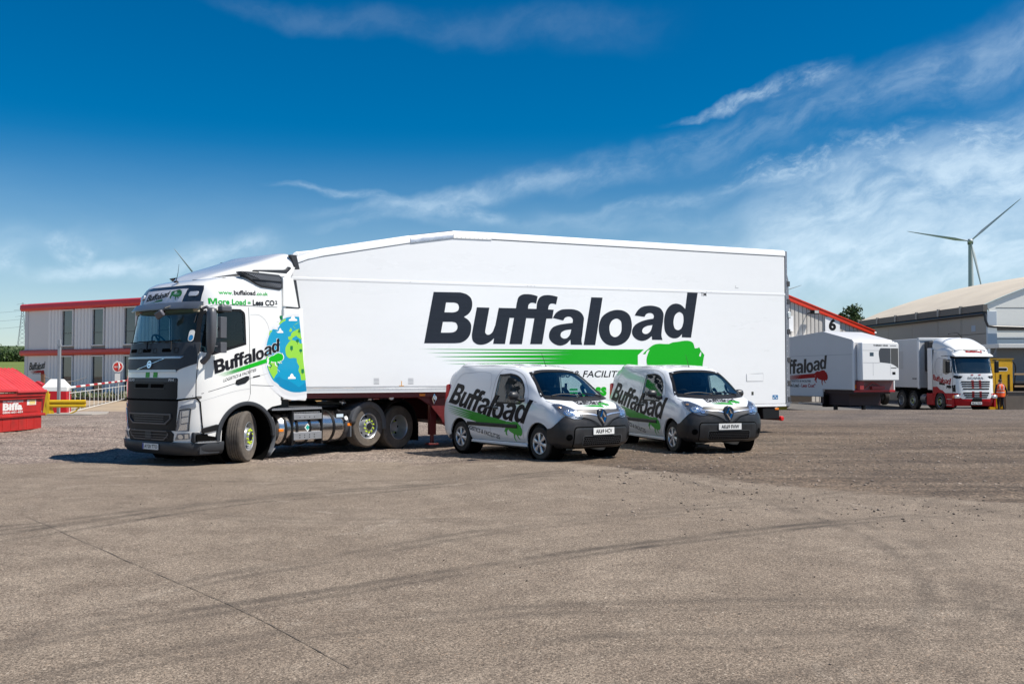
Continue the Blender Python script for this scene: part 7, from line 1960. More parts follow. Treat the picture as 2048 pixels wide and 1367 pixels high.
# ---------------------------------------------------------------- pylon and cables
def build_pylon():
    x, y = -516, 1000; z = gz(x, y); K = 1.5; m = mat('pylon_haze_grey', (.20, .23, .25), .7)  # steel grey lightened so the colour carries the distance haze
    t = thing('pylon', 'slender lattice electricity pylon beyond the office roof corner', 'pylon', (x, y, z), radians(20))
    t.scale = (K, K, K)
    H = 30
    def half(h): return 2.4*(1-h/H)**1.2+.30
    for sx in (1, -1):
        for sy in (1, -1):
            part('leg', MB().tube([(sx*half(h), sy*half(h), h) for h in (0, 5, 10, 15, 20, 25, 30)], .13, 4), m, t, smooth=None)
    mb = MB(); hs = [0, 3.5, 6.5, 9.3, 12, 14.5, 17, 19, 21, 23, 25, 27, 29]
    for a, b in zip(hs, hs[1:]):
        for s in (1, -1):
            for q in (1, -1):
                mb.tube([(q*half(a), s*half(a), a), (-q*half(b), s*half(b), b)], .07, 3); mb.tube([(s*half(a), q*half(a), a), (s*half(b), -q*half(b), b)], .07, 3)
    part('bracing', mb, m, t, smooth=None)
    for h, w in ((28.5, 4.0), (24.5, 5.5), (20.0, 4.6)):
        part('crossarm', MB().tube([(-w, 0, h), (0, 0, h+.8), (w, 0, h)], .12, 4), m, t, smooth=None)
    for h, lb in ((36.5, 'topmost thin power cable running left from the pylon'), (27.5, 'middle thin power cable running left from the pylon'), (19.6, 'lowest thin power cable running left from the pylon')):
        c = thing('power_cable', lb, 'cable', (x, y, z))
        part('wire', MB().tube(hermite([(-1, 0, h), (-14, 0, h-1.3), (-30, 0, h-2.4), (-120, 0, h-5)], 6), .14, 4), mat('wire', (.22, .25, .28), .5), c)
build_pylon()

# ---------------------------------------------------------------- wind turbines
def turbine(label, px, py, dist, blade, angs, yaw, hub_r=1.0):
    X = (px-1024)/1900*dist; Zh = 1.67+(750-py)/1900*dist
    zb = gz(X, dist); H = Zh-zb
    m = mat('turbine_white', (.46, .50, .52), .45)
    t = thing('wind_turbine', label, 'wind turbine', (X, dist, zb), yaw, 'wind turbines behind the yard')
    k = blade/38.0
    mb = MB(); mb.lathe([(2.0*k, 0), (1.75*k, H*.5), (1.25*k, H-1.6*k)], (0, 3.0*k, 0), (0, 0, 1), 24); part('tower', mb, m, t, smooth=50)
    mb = MB(); mb.box(-1.6*k, 1.6*k, .2*k, 7*k, H-1.6*k, H+1.5*k); part('nacelle', mb, mat('nacelle_grey', (.10, .12, .14), .5), t, bevel=.5*k)
    part('hub', MB().lathe([(0, -2.2*k), (.9*k, -1.8*k), (1.5*k, -.6*k), (1.5*k, .6*k)], (0, 0, H), (0, 1, 0), 20), m, t, smooth=50)
    for a in angs:
        a = radians(a); rad = Vector((cos(a), 0, sin(a))); tan_ = Vector((-sin(a), 0, cos(a))); ax = Vector((0, 1, 0)); G = []
        for r, c, th, tw in ((1.0, 1.0, 1.0, 1.2), (2.5, 1.0, .95, 1.2), (6, 2.4, .7, .9), (9, 2.6, .5, .6), (18, 1.7, .3, .3), (28, 1.05, .18, .12), (36, .55, .1, .03), (38, .12, .04, 0)):
            r *= k; c *= k; th *= k; e1 = tan_*cos(tw)+ax*sin(tw); e2 = ax*cos(tw)-tan_*sin(tw); o = Vector((0, 0, H))+rad*r
            G.append([o+e1*(c*.78*cos(q)*.5+c*.1)+e2*(th*sin(q)*.5) for q in [i*pi/5 for i in range(10)]])
        mb = MB().grid(G, cv=True); part('blade', mb, m, t, smooth=60)
turbine('wind turbine rising behind the beige arched roof on the right', 1945, 481, 650, 41.5, (167, 41, 281), radians(-24))
turbine('wind turbine mostly hidden behind the tractor cab roof', 411, 577, 820, 45.5, (129, 249, 9), 0)
turbine('wind turbine hidden behind the rear of the long trailer', 1512, 600, 1000, 52.0, (18, 138, 258), 0)
# ---------------------------------------------------------------- loading warehouse with red verges
def pt_on(px, Y): return (px-1024)/1900*Y
def build_warehouse():
    A = Vector((20.3, 70.0)); d = Vector((.94, .342)).normalized(); ang = atan2(d.y, d.x); z0 = -.3
    t = thing('loading_warehouse', 'pale ribbed warehouse with bright red verge and numbered loading bays', 'building', (A.x, A.y, z0), ang)
    cl = mat('ribbed_cream', (.56, .53, .49), .45, var=.03); rd = mat('verge_red', (.70, .040, .012), .4, var=.04)
    xr = 7.75; slope = .318; ridge = -8.0
    def zr(x): return (5.42+(xr-x)*slope) if x > ridge else (5.42+(xr-ridge)*slope-(ridge-x)*slope)
    xl = 2*ridge-xr
    mb = MB(); mb.prism([(xl, 0), (xl, 5.3), (ridge, zr(ridge)-.08), (xr, 5.34), (xr, 0)], XZ, .10, 30); part('wall', mb, cl, t, smooth=None)
    x = -6.0
    while x < xr-.15:
        z1 = min(zr(x), zr(x+.3))-.15; o = MB(); o.prism([(x, .10), (x+.03, .065), (x+.29, .065), (x+.32, .10)], XY, 0, z1); part('cladding_rib', o, cl, t, smooth=None)
        part('rib_shadow_joint', MB().box(x+.322, x+.353, .094, .11, 0, z1-.05), mat('joint_dark', (.16, .15, .15), .7), t)
        x += .355
    mb = MB(); mb.prism([(ridge, zr(ridge)), (xr+.12, zr(xr+.12)), (xr+.12, zr(xr+.12)-.36), (ridge, zr(ridge)-.36)], XZ, -.12, .14); part('verge', mb, rd, t, smooth=None)
    mb = MB(); mb.prism([(ridge, zr(ridge)+.03), (xr+.14, zr(xr+.14)+.03), (xr+.14, zr(xr+.14)-.05), (ridge, zr(ridge)-.05)], XZ, -.16, .16); part('verge_cap', mb, rd, t, smooth=None)
    part('corner_trim', MB().box(xr-.28, xr+.04, -.04, .16, 0, zr(xr)-.3), rd, t)
    mb = MB(); mb.prism([(ridge, zr(ridge)), (xr+.1, zr(xr+.1)-.02), (xr+.1, zr(xr+.1)-.12), (ridge, zr(ridge)-.1)], XZ, .15, 30.2); mb.prism([(ridge, zr(ridge)), (xl, zr(xl)), (xl, zr(xl)-.1), (ridge, zr(ridge)-.1)], XZ, .1, 30.2); part('roof', mb, mat('roof_sheet', (.30, .29, .28), .5), t)
    part('downpipe_end', MB().cyl((xr+.12, -.05, zr(xr)-.22), (xr+.30, -.05, zr(xr)-.22), .08), PLATEW, t)
    # number boards
    wh = mat('board_white', (.88, .88, .88), .45)
    for n, x0, x1, lab in (('5', -.9, .52, None), ('6', 3.38, 4.70, None)):
        zb = 3.62+.3; zt = 5.0+.3-.05
        zb, zt = 5.22, 6.34
        bd = part('number_board', MB().box(x0, x1, -.03, .02, zb, zt), wh, t)
        part('number', wrap(fit2d(text2d(n, 1, bold=.05), x0+(x1-x0)*.24, x1-(x1-x0)*.26, zb+.10, zt-.12), lambda u, v: (u, -.035, v)), BLACK, bd, smooth=None)
    part('canopy', MB().box(-6, 2.05, -.5, .05, 4.70, 4.80), wh, t)
    part('door_recess', MB().box(-6, 2.05, -.005, .02, 0, 4.70), mat('recess_brown', (.045, .035, .028), .8), t)
    bd = part('small_board', MB().box(-.25, .85, -.45, -.42, 4.28, 4.52), wh, t)
    part('small_lettering', wrap(fit2d(text2d('Buffaload', 1, bold=.04, shear=.2), -.15, .70, 4.35, 4.48), lambda u, v: (u, -.455, v)), mat('red_brown', (.2, .03, .02), .6), bd, smooth=None)
    f = thing('floodlight', 'black floodlight fixed high on the ribbed warehouse wall', 'floodlight', (A.x+d.x*2.0, A.y+d.y*2.0, z0), ang)
    part('lamp_head', MB().box(-.2, .30, -.75, -.35, 6.50, 6.78, Matrix.Identity(4)), BLACK, f, bevel=.02)
    part('lamp_glass', MB().box(-.12, .24, -.76, -.74, 6.54, 6.74), mat('lamp_pane', (.5, .5, .48), .2), f)
    part('lamp_arm', MB().tube([(-.2, .0, 6.55), (-.15, -.4, 6.6)], .035, 6), BLACK, f)
build_warehouse()

def build_arched():
    # long grey-sided building with a beige arched fabric roof
    X0, Y0, Y1 = 31.05, 62.0, 80.8; z0 = -.3
    t = thing('arched_store', 'grey panelled storage building with a beige arched fabric roof', 'building', (X0, Y0, z0), radians(3.4))
    gp = mat('panel_grey', (.30, .28, .255), .55, var=.03); rf = mat('roof_fabric', (.56, .49, .39), .75, var=.08, vscale=.4); wp = mat('panel_white', (.84, .83, .77), .45, var=.02); fs = mat('fascia_brown', (.13, .115, .10), .6)
    E = 6.15; Lg = Y1-Y0; Wd = 34
    prof = [(0, 0), (1.5, .62), (3, 1.18), (5, 1.82), (7.5, 2.5), (10, 3.05), (13.5, 3.6), (17, 3.8), (20.5, 3.6), (24, 3.05), (27.5, 2.2), (31, 1.18), (34, 0)]
    part('core_wall', MB().box(.12, Wd-.1, .12, Lg, 0, E), mat('core2', (.25, .25, .25), .7), t)
    # side wall panels (each panel is a piece)
    ys = [0, 3.1, 3.25, 6.3, 6.45, 10.2, 14.2, Lg]
    for a, b in zip(ys, ys[1:]):
        for c, d in ((0, 1.9), (1.92, 3.3), (3.32, 4.7), (4.72, E)):
            part('side_panel', MB().box(0, .12, a+.012, b-.012, c, d-.012), gp, t, bevel=.008)
    # gable panels
    part('corner_post', MB().box(-.02, .62, -.06, .10, 0, E), mat('post_pale', (.46, .52, .58), .4), t, bevel=.01)
    for c, d in ((0, 1.9), (1.92, 3.2), (3.22, 4.35), (4.37, 5.05), (5.07, E)):
        for a in (.64, 8.5, 16.5, 24.5): part('gable_panel', MB().box(a, a+7.84, 0, .12, c, d-.02), wp, t, bevel=.008)
    mb = MB(); mb.prism([(x-.1, E+z+.435) for x, z in hermite(prof, 3)]+[(33.8, E-.02), (.2, E-.02)], XZ, .0, .12); part('gable_top', mb, wp, t)
    part('gable_joint', MB().box(.6, Wd, -.015, .0, E+.22, E+.25), fs, t)
    part('gable_band', MB().box(.64, Wd, -.03, .0, 4.9, 5.06), mat('band_pipe', (.05, .05, .05), .5), t)
    hp = hermite(prof, 3)
    yb = [-.15, 2.6, 5.6, 8.8, 12.2, 15.4, Lg+.1]
    for a, b in zip(yb, yb[1:]):
        G = []
        for i in range(7):
            y = a+(b-a)*i/6; sag = .05*sin(pi*i/6)
            G.append([(x-.25+(.25 if x > 30 else 0), y, E+.45+z-sag*(1 if 1 < x < 33 else 0)) for x, z in hp])
        mb = MB().grid(G); part('roof_bay', mb, rf, t, smooth=60)
        part('eave_clip', MB().box(-.42, -.28, b-.12, b+.10, E-.02, E+.50), mat('clip', (.30, .28, .25), .5), t)
    part('eave_fascia', MB().box(-.34, -.06, -.15, Lg, E-.02, E+.44), fs, t)
    part('gutter', MB().cyl((-.22, -.1, E-.16), (-.22, Lg, E-.16), .14, n=14), mat('pipe_black', (.015, .015, .017), .4), t)
    part('downpipe', MB().tube([(-.22, -.1, E-.16), (-.22, -.2, E-.6), (-.1, -.25, E-.98), (.3, -.25, E-1.02), (4, -.22, E-1.12), (12, -.22, E-1.3)], .085, 10), mat('pipe_black', (.015, .015, .017), .4), t)
    for x in (3.2, 6.2): part('pipe_bracket', MB().box(x, x+.08, -.3, 0, E-1.2, E-.95), PLATEW, t)
    part('emblem_decal', MB().box(-.012, .0, 1.4, 1.9, E-1.25, E-.85), mat('decal_pale', (.30, .36, .45), .5), t)
    part('vent_slot', MB().box(3.55, 3.72, -.05, .0, 2.9, 4.45), BLACK, t)
build_arched()

def build_dock():
    z0 = -.3
    # lean-to dock shelter right of the cabinet
    t = thing('dock_shelter', 'white canopied dock shelter against the pale gable at the right edge', 'shelter', (28.6, 57.0, z0), radians(6))
    wp = mat('shelter_white', (.62, .62, .60), .5); sh = mat('shelter_grey', (.20, .205, .21), .6)
    mb = MB(); mb.prism([(0.05, 2.55), (.55, 3.62), (.55, 0), (.05, 0)], XZ, 0, .1); part('wing_panel', mb, sh, t)
    part('canopy', MB().box(.45, 5, -.3, 1.5, 3.60, 3.85), wp, t, bevel=.02)
    part('inner_wall', MB().box(.55, 5, .6, .7, 0, 3.6), sh, t)
    part('post', MB().box(-.62, -.54, -.1, -.02, 0, 2.75), wp, t)
    # yellow cabinet
    c = thing('yellow_cabinet', 'tall yellow steel cabinet with an oval window beside the red and white truck', 'cabinet', (27.15, 53.9, z0), radians(3))
    ye = mat('cabinet_yellow', (.66, .36, .008), .42, var=.06)
    part('cabinet_body', MB().box(-.1, 1.28, 0, .8, .0, 2.86), ye, c, bevel=.02); part('cabinet_roof', MB().box(-.15, 1.33, -.05, .85, 2.86, 2.93), mat('roof_ochre', (.35, .20, .01), .5), c)
    part('door', MB().box(.28, 1.18, -.02, .0, .1, 2.78), ye, c, bevel=.006)
    part('window_frame', wrap(flat2d([rrect(.33, .98, 2.20, 2.42, .10)]), lambda u, v: (u, -.026, v)), PLATEW, c); part('window_pane', wrap(flat2d([rrect(.37, .94, 2.235, 2.385, .07)]), lambda u, v: (u, -.030, v)), BLACK, c)
    for x in (.50, .98): part('slot', MB().box(x, x+.10, -.04, .0, .2, 2.02), BLACK, c)
    # timber rails on posts and low concrete wall
    w = thing('timber_rails', 'two horizontal timber rails in front of the yellow cabinet', 'railing', (28.15, 53.3, z0))
    for z in (1.30, 1.98): part('rail', MB().box(.0, 3.2, -.05, .0, z, z+.10), mat('rail_timber', (.42, .28, .15), .7, var=.1), w, bevel=.006)
    part('rail_post', MB().box(1.6, 1.72, .0, .12, 0, 2.1), mat('rail_timber', (.42, .28, .15), .7, var=.1), w)
    o = thing('low_wall', 'low brown concrete wall behind the person in orange', 'wall', (27.45, 53.0, z0))
    part('wall', MB().box(0, 5, -.1, .15, 0, 1.02), mat('wall_brown', (.155, .125, .10), .85, var=.25, vscale=1.5), o, bevel=.01)
    part('coping', MB().box(-.02, 5, -.14, .19, 1.02, 1.07), mat('coping', (.22, .19, .165), .85), o, bevel=.01)
    h = thing('overhead_hose', 'black hose looping from the parked truck roof to the yellow cabinet', 'hose', (0, 0, 0))
    part('hose', MB().tube(hermite([(24.2, 52.6, 3.95), (25.0, 53.2, 4.0), (25.6, 53.6, 3.5), (26.7, 53.8, 2.75), (27.7, 54.0, 2.62), (28.5, 54.0, 2.4), (28.55, 54.0, 1.2)], 6), .035, 6), BLACK, h)
    d = thing('pallet_stack', 'dark load beds stacked under the dock shelter', 'pallet stack', (28.9, 55.5, z0))
    part('stack', MB().box(0, 4, 0, 1.2, .4, 1.5), BLACKM, d, bevel=.03); part('stack_top', MB().box(.1, 3.8, .1, 1.1, 1.5, 1.62), mat('stack_grey', (.06, .06, .065), .7), d)
    # small things on the yard
    y = thing('wheel_chock', 'yellow wheel chock by the reefer trailer wheels', 'chock', (14.9, 52.5, z0))
    part('chock', MB().prism([(-.25, 0), (.25, 0), (.2, .42), (.05, .42), (.0, .2), (-.1, .42), (-.22, .42)], XZ, -.12, .12), mat('cabinet_yellow', (.66, .36, .008), .42, var=.06), y)
build_dock()

def flat_logo(t, q, y, ink, bar, buf=None, extra=True, nm=''):
    f = quadmap(q)
    for i, L_ in enumerate(LOGO_LET): part('lettering', wrap(t2(L_, f), lambda u, v, i=i: (u, y-.0008*(i % 2) if y < 0 else y+.0008*(i % 2), v)), ink, t, smooth=None)
    if bar: part('logo_stripe', wrap(t2(LOGO_BAR, f), lambda u, v: (u, y, v)), bar, t, smooth=None)
    if buf: part('buffalo_emblem', wrap(t2(LOGO_BUF, f), lambda u, v: (u, y-.002 if y < 0 else y+.002, v)), buf, t, smooth=None)
def build_reefer():
    # front near corner (its right side faces the camera): heading towards the camera and right
    phi = radians(20); hx, hy = sin(phi), -cos(phi); ang = atan2(hy, hx)
    C0 = Vector((pt_on(1707, 48.0), 48.0)); left = Vector((-hy, hx)); o = C0+left*1.275
    t = thing('reefer_trailer', 'parked white refrigerated trailer with a cooling unit on its nose and red buffalo logo', 'trailer', (o.x, o.y, -.3), ang)
    wy = -1.275; wg = mat('reefer_white', (.62, .61, .61), .4, var=.04, vscale=.6)
    prof = [(0, 1.22), (0, 3.66), (-.12, 3.78), (-2.35, 4.28), (-4.9, 4.10), (-13.6, 3.98), (-13.6, .83), (-2.45, .83), (-2.45, 1.22)]
    mb = MB(); mb.prism(prof, XZ, wy, -wy); part('body', mb, wg, t, smooth=20, bevel=.05, seg=3)
    mb = MB(); vs, fs = ribbon([(-.05, 3.66), (-.12, 3.72), (-2.35, 4.22), (-4.9, 4.04), (-13.5, 3.92)], .11); mb.add([(u, wy-.012, v) for u, v in vs], fs); part('roof_trim', mb, wg, t)
    mb = MB(); vs, fs = ribbon([(-.05, 3.03), (-13.5, 2.97)], .02); mb.add([(u, wy-.003, v) for u, v in vs], fs); part('seam', mb, SEAMG, t)
    part('corner_post', MB().box(-.10, .02, wy-.015, wy+.06, 1.2, 3.70), mat('post_bright', (.78, .78, .78), .35), t, bevel=.02)
    part('corner_post', MB().box(-.08, .03, -wy-.08, -wy+.015, 1.2, 3.70), mat('post_bright', (.78, .78, .78), .35), t, bevel=.02)
    # cooling unit: faces forward
    un = MB(); un.prism([(-1.10, 1.70), (1.22, 1.70), (1.22, 3.55), (1.15, 3.64), (-1.05, 3.64), (-1.10, 3.58)], YZ, .02, .42); u_ = part('cooling_unit', un, mat('unit_white', (.80, .80, .80), .3, coat=.3), t, bevel=.05, seg=3)
    fx = .423
    F = lambda u, v: (fx, u, v)
    part('unit_grille', wrap(flat2d([outline(".0,2.62! .0,3.28 .06,3.34! .68,3.34! .68,2.56! .3,2.60")]), F), mat('unit_dark', (.055, .06, .07), .4), u_); part('unit_grille', wrap(flat2d([outline(".70,2.56! .70,3.34! 1.17,3.34! 1.17,2.32! .95,2.46")]), F), mat('unit_dark2', (.075, .075, .075), .5), u_)
    for vv in (3.22, 2.6): 
        a, b = ribbon([(-1.05, vv), (.0, vv)], .015); part('unit_joint', wrap((a, b), F), SEAMG, u_)
    a, b = ribbon([(-.42, 1.95), (-.42, 2.6)], .015); part('unit_joint', wrap((a, b), F), SEAMG, u_)
    a, b = ribbon([(.68, 1.95), (.68, 2.5)], .012); part('unit_joint', wrap((a, b), F), SEAMG, u_)
    part('unit_lettering', wrap(fit2d(text2d('THERMO KING', 1, bold=.03), -.40, .52, 3.43, 3.52), F), BLACK, u_, smooth=None)
    part('unit_badge', wrap(flat2d([rrect(.66, 1.05, 3.455, 3.485, .004)]), F), SEAMM, u_)
    part('unit_label', wrap(flat2d([rrect(-.62, -.38, 2.93, 3.12, .01)]), F), mat('label_navy', (.04, .07, .10), .4), u_); part('unit_label', wrap(flat2d([rrect(.78, .98, 2.0, 2.14, .01)]), F), BLACK, u_); part('unit_label', wrap(flat2d([rrect(.70, 1.05, 2.32, 2.36, .005)]), F), SEAMM, u_)
    mb = MB(); mb.box(.0, .30, -1.15, -.9, 1.24, 1.66); mb.tube([(.1, -.7, 1.3), (.2, -.3, 1.62), (.15, .2, 1.45)], .03); mb.box(.02, .2, -.3, .5, 1.26, 1.42); part('nose_pipework', mb, mat('nose_red', (.30, .03, .03), .5), t, bevel=.01)
    part('nose_panel', MB().box(.0, .012, -1.2, 1.2, 1.22, 1.72), mat('nose_pink', (.22, .10, .10), .6), t)
    part('bumper_rail', MB().box(-.02, .06, -1.26, 1.26, 1.12, 1.22), mat('rail_red', (.42, .012, .02), .4), t)
    part('side_marker', MB().box(.005, .03, -1.22, -1.12, 1.30, 1.50), AMBER, t)
    # logo on the visible (right) side; x grows towards the camera-right
    flat_logo(t, [(-6.9, 1.95), (-6.95, 2.80), (-2.05, 3.02), (-2.15, 2.30)], wy-.004, mat('ink_black', (.010, .008, .009), .5), RED, None)
    part('buffalo_emblem', wrap(fit2d(LOGO_BUF, -3.15, -2.0, 1.42, 2.24), lambda u, v: (u, wy-.006, v)), RED, t, smooth=None)
    for s, x0, x1, zz0, zz1, m in (('LOGISTICS & FACILITIES', -5.2, -3.4, 1.60, 1.71, SEAMM), ('"More Load -', -5.6, -4.3, 1.32, 1.52, BLACK), ('Less Cost"', -4.2, -3.02, 1.32, 1.52, RED)):
        part('slogan', wrap(fit2d(text2d(s, 1, bold=.03), x0, x1, zz0, zz1), lambda u, v: (u, wy-.004, v)), m, t, smooth=None)
    mb = MB(); mb.box(-13.4, -.1, -1.1, 1.1, 1.02, 1.2); mb.box(-2.3, -.7, -1.0, 1.0, .42, 1.05); mb.box(-2.7, -2.45, -1.2, 1.2, .45, 1.1); part('underframe', mb, mat('frame_shade_dark', (.03, .008, .009), .6), t)  # chassis beams plus an added dark block standing in for underside shade
    for y in (-.9, .9): part('landing_leg', MB().box(-1.95, -1.80, y-.08, y+.08, 0, 1.1), BLACK, t);  # legs painted black for the shade under the body
    for x in (-7.0, -4.4): part('side_guard', MB().box(x, x+1.9, wy, wy+.03, .42, .50), ALU, t)
    part('side_guard', MB().box(-4.5, -2.6, wy, wy+.03, .42, .48), ALU, t)
    for k in range(3):
        for s in (1, -1): wheel_truck(t, (-9-k*1.2, s*1.08, .45), 'front', s, 0, fine=False, R=.45, tyrem=RUB)
    part('hose_reel', MB().box(-2.6, -2.3, wy+.1, -wy-.1, .3, .9), BLACKM, t)
    return t
build_reefer()

RTR = None
def build_red_truck():
    """white over red tractor unit, seen from its front right"""
    phi = radians(5); ang = atan2(-cos(phi), sin(phi)); t = thing('red_white_tractor', 'white and red tractor unit parked at the dock with black windscreen and slatted grille', 'truck', (23.7+1.22, 52.7, -.3), ang)
    wh = mat('cab_white', (.78, .78, .77), .28, coat=.5); rd = mat('cab_red', (.46, .006, .012), .4, spec=.3); rdd = mat('cab_red_side', (.40, .006, .012), .45, spec=.3)
    # origin at the front axle ; plan slices
    S = [(.32, 1.30, 1.18), (.55, 1.40, 1.23), (1.0, 1.42, 1.24), (1.30, 1.40, 1.245), (1.95, 1.34, 1.245), (2.2, 1.30, 1.24), (2.8, 1.12, 1.22), (3.0, 1.06, 1.20), (3.35, .90, 1.16), (3.5, .72, 1.08), (3.56, .5, .92)]
    def ring(z):
        for a, b in zip(S, S[1:]):
            if z <= b[0] or b is S[-1]:
                q = max(0, min(1, (z-a[0])/(b[0]-a[0]))); xf, w = a[1]+(b[1]-a[1])*q, a[2]+(b[2]-a[2])*q; break
        P = []
        for i in range(13):
            tt = pi/2*i/12; x = .2+(xf-.2)*abs(cos(tt))**(2/4.6) if i < 12 else .2; P.append((x-.05*(sin(tt)**3)*(1 if i < 12 else 0), w*abs(sin(tt))**(2/4.6)))
        P += [(-.8, w), (-.86, w-.04), (-.86, 0)]
        return P
    def lv(z0, z1, n, m, nm):
        mb = MB(); G = []
        for i in range(n+1):
            z = z0+(z1-z0)*i/n; P = ring(z); G.append([(x, y, z) for x, y in P]+[(x, -y, z) for x, y in P[-2:0:-1]])
        mb.grid(G, cv=True); k = len(G[0]); mb.f += [tuple(range(k)), tuple(range(n*k, (n+1)*k))]; mb.m += [0, 0]
        return part(nm, mb, m, t, smooth=35)
    lv(.32, .99, 6, rd, 'lower_body'); lv(1.0, 3.56, 24, wh, 'cab_body')
    bm_ = MB(); G = [[(x, y, z) for x, y in (ring(z)+[(a, -b) for a, b in ring(z)[-2:0:-1]])] for z in [.32+i*.081 for i in range(41)]]; bm_.grid(G, cv=True)
    bv = BVHTree.FromPolygons([Vector(v) for v in bm_.v], bm_.f)
    fr = lambda off: caster(bv, lambda a, b: (4, a, b), (-1, 0, 0), off)
    sr = lambda off: caster(bv, lambda a, b: (a, -4, b), (0, 1, 0), off)
    dk = mat('screen_dark', (.012, .018, .022), .06, coat=1.0)
    part('windscreen', wrap(flat2d([rrect(-1.10, 1.10, 2.08, 2.92, .06)]), fr(.008), .15), dk, t, smooth=60)
    part('screen_shade', wrap(flat2d([rrect(-1.12, 1.12, 2.86, 3.0, .02)]), fr(.012), .15), BLACK, t, smooth=60)
    for s, c in ((-1, sr), (1, lambda off: caster(bv, lambda a, b: (a, 4, b), (0, -1, 0), off))):
        part('side_window', wrap(flat2d([[(1.02, 2.12), (1.0, 2.82), (.30, 2.88), (.28, 2.10), (.62, 2.0)]]), c(.006), .2), dk, t, smooth=60)
        part('rear_side_panel', wrap(ribbon(hermite([(.22, 2.9), (-.35, 2.86), (-.50, 2.6), (-.48, 2.2), (-.3, 2.02), (.2, 2.0)], 4), .02), c(.005)), SEAMG, t)
        for pts in ([(1.08, 1.0), (1.10, 2.9)], [(.24, 2.9), (.22, 1.6), (.3, 1.2), (.1, 1.0)], [(-.78, 1.0), (-.78, 3.3)]):
            part('panel_gap', wrap(ribbon(hermite([pts[0], ((pts[0][0]+pts[-1][0])/2, (pts[0][1]+pts[-1][1])/2), pts[-1]] if len(pts) == 2 else pts, 4), .014), c(.004)), SEAMM, t)
        part('red_flank', wrap(flat2d([[(-.82, .99), (-.82, 1.32), (-.3, 1.34), (-.05, 1.2), (.4, 1.05), (.5, .99)]]), c(.004), .15), rdd, t)
    vz = MB(); vz.prism([(.95, 3.0), (1.25, 2.96), (1.23, 3.04), (.95, 3.16)], XZ, -1.10, 1.10); part('sun_visor', vz, wh, t, bevel=.03)
    # roof deflector
    mb = MB(); G = []
    for x, w, zt, zb in hermite([(.92, .85, 3.36, 3.3), (.7, 1.0, 3.56, 3.36), (.3, 1.08, 3.74, 3.4), (-.2, 1.12, 3.95, 3.4), (-.6, 1.14, 4.06, 3.4), (-.95, 1.14, 4.05, 3.4)], 3):
        G.append([(x, w*abs(cos(pi*i/16))**.35*(1 if i < 8 else -1 if i > 8 else 0), zb+(zt-zb)*sin(pi*i/16)**.6) for i in range(17)])
    mb.grid(G); mb.f.append(tuple((len(G)-1)*17+i for i in range(17))); mb.m.append(0); part('roof_deflector', mb, wh, t, smooth=45)
    part('roof_gap', wrap(ribbon([(-1.0, 3.30), (-.3, 3.32), (.3, 3.32), (1.0, 3.30)], .03), fr(.02)), BLACK, t)
    for s in (1, -1): part('side_fairing', MB().box(-1.35, -.86, s*1.18, s*1.235, 1.15, 3.5), wh, t, bevel=.02)
    # grille: slats in a white surround
    for i, (z, w) in enumerate([(1.62, .82), (1.50, .80), (1.38, .78), (1.24, .74), (1.02, .74), (.90, .68)]):
        part('grille_slot', wrap(flat2d([rrect(-w, w, z-.045, z+.030, .03)]), fr(.010), .2), BLACK, t, smooth=60)
    part('grille_surround', wrap(flat2d([[(-.95, 1.02), (-.95, .82), (-.78, .70), (.78, .70), (.95, .82), (.95, 1.02)]]), fr(.006), .2), wh, t, smooth=60)
    for z, w in ((1.02, .74), (.90, .68), (.79, .62)): part('grille_slot', wrap(flat2d([rrect(-w, w, z-.04, z+.025, .03)]), fr(.014), .2), BLACK, t, smooth=60)
    for y in (-.26, .16):
        for z in (2.0, 1.68, 1.56, 1.44, 1.31, 1.08, .96, .84): part('red_stripe', wrap(([(y, z-.03), (y+.14, z-.03), (y+.14, z+.015), (y, z+.015)], [(0, 1, 2, 3)]), fr(.018), .2), RED, t)
    part('maker_lettering', wrap(fit2d(text2d('SCANIA', 1, bold=.05), -.46, .46, 1.76, 1.88), fr(.012), .3), mat('letter_grey', (.22, .23, .25), .4), t, smooth=None)
    for s in (1, -1):
        part('air_inlet', wrap(flat2d([[(s*.70, 1.92), (s*1.10, 1.96), (s*1.12, 1.86), (s*1.0, 1.78), (s*.82, 1.80)]]), fr(.010), .2), BLACK, t)
        part('corner_inlet', wrap(flat2d([[(s*1.06, 1.05), (s*1.16, 1.08), (s*1.17, 1.42), (s*1.06, 1.46)]]), fr(.010), .2), BLACK, t)
        h = MB(); h.box(1.26, 1.40, min(s*.92, s*1.20), max(s*.92, s*1.20), .72, .90); part('headlight', h, mat('lamp_bright', (.62, .66, .70), .15, metal=.6), t, bevel=.03)
        part('indicator', MB().box(1.20, 1.34, min(s*1.19, s*1.235), max(s*1.19, s*1.235), .73, .88), AMBER, t, bevel=.02)
        m_ = MB(); m_.box(.98, 1.12, min(s*1.28, s*1.50), max(s*1.28, s*1.50), 2.1, 2.75); part('door_mirror', m_, BLACK, t, bevel=.04); part('mirror_arm', MB().tube([(1.0, s*1.2, 2.78), (1.05, s*1.4, 2.8)], .03), BLACK, t)
        mb = MB(); mb.prism([(.42, .25), (.42, .75), (.75, .98), (1.2, .98), (1.2, .25)], XZ, s*1.12, s*1.225); part('step_skirt', mb, rd, t, bevel=.02)
        for z in (.34, .66): part('step', MB().box(.55, 1.1, min(s*1.15, s*1.24), max(s*1.15, s*1.24), z, z+.03), ALU, t)
        part('wheel_well', MB().lathe([(.60, 0), (.60, .4), (.02, .4)], (0, s*1.235, .50), (0, -s, 0), 28), BLACKM, t, fix=False)
        mb = MB(); mb.grid([[(r*cos(a), y, .5+r*sin(a)) for r, y in ((.585, s*1.235), (.59, s*1.262), (.66, s*1.262), (.68, s*1.235))] for a in [radians(-5+i*190/20) for i in range(21)]]); part('arch_lip', mb, rd, t, smooth=50)
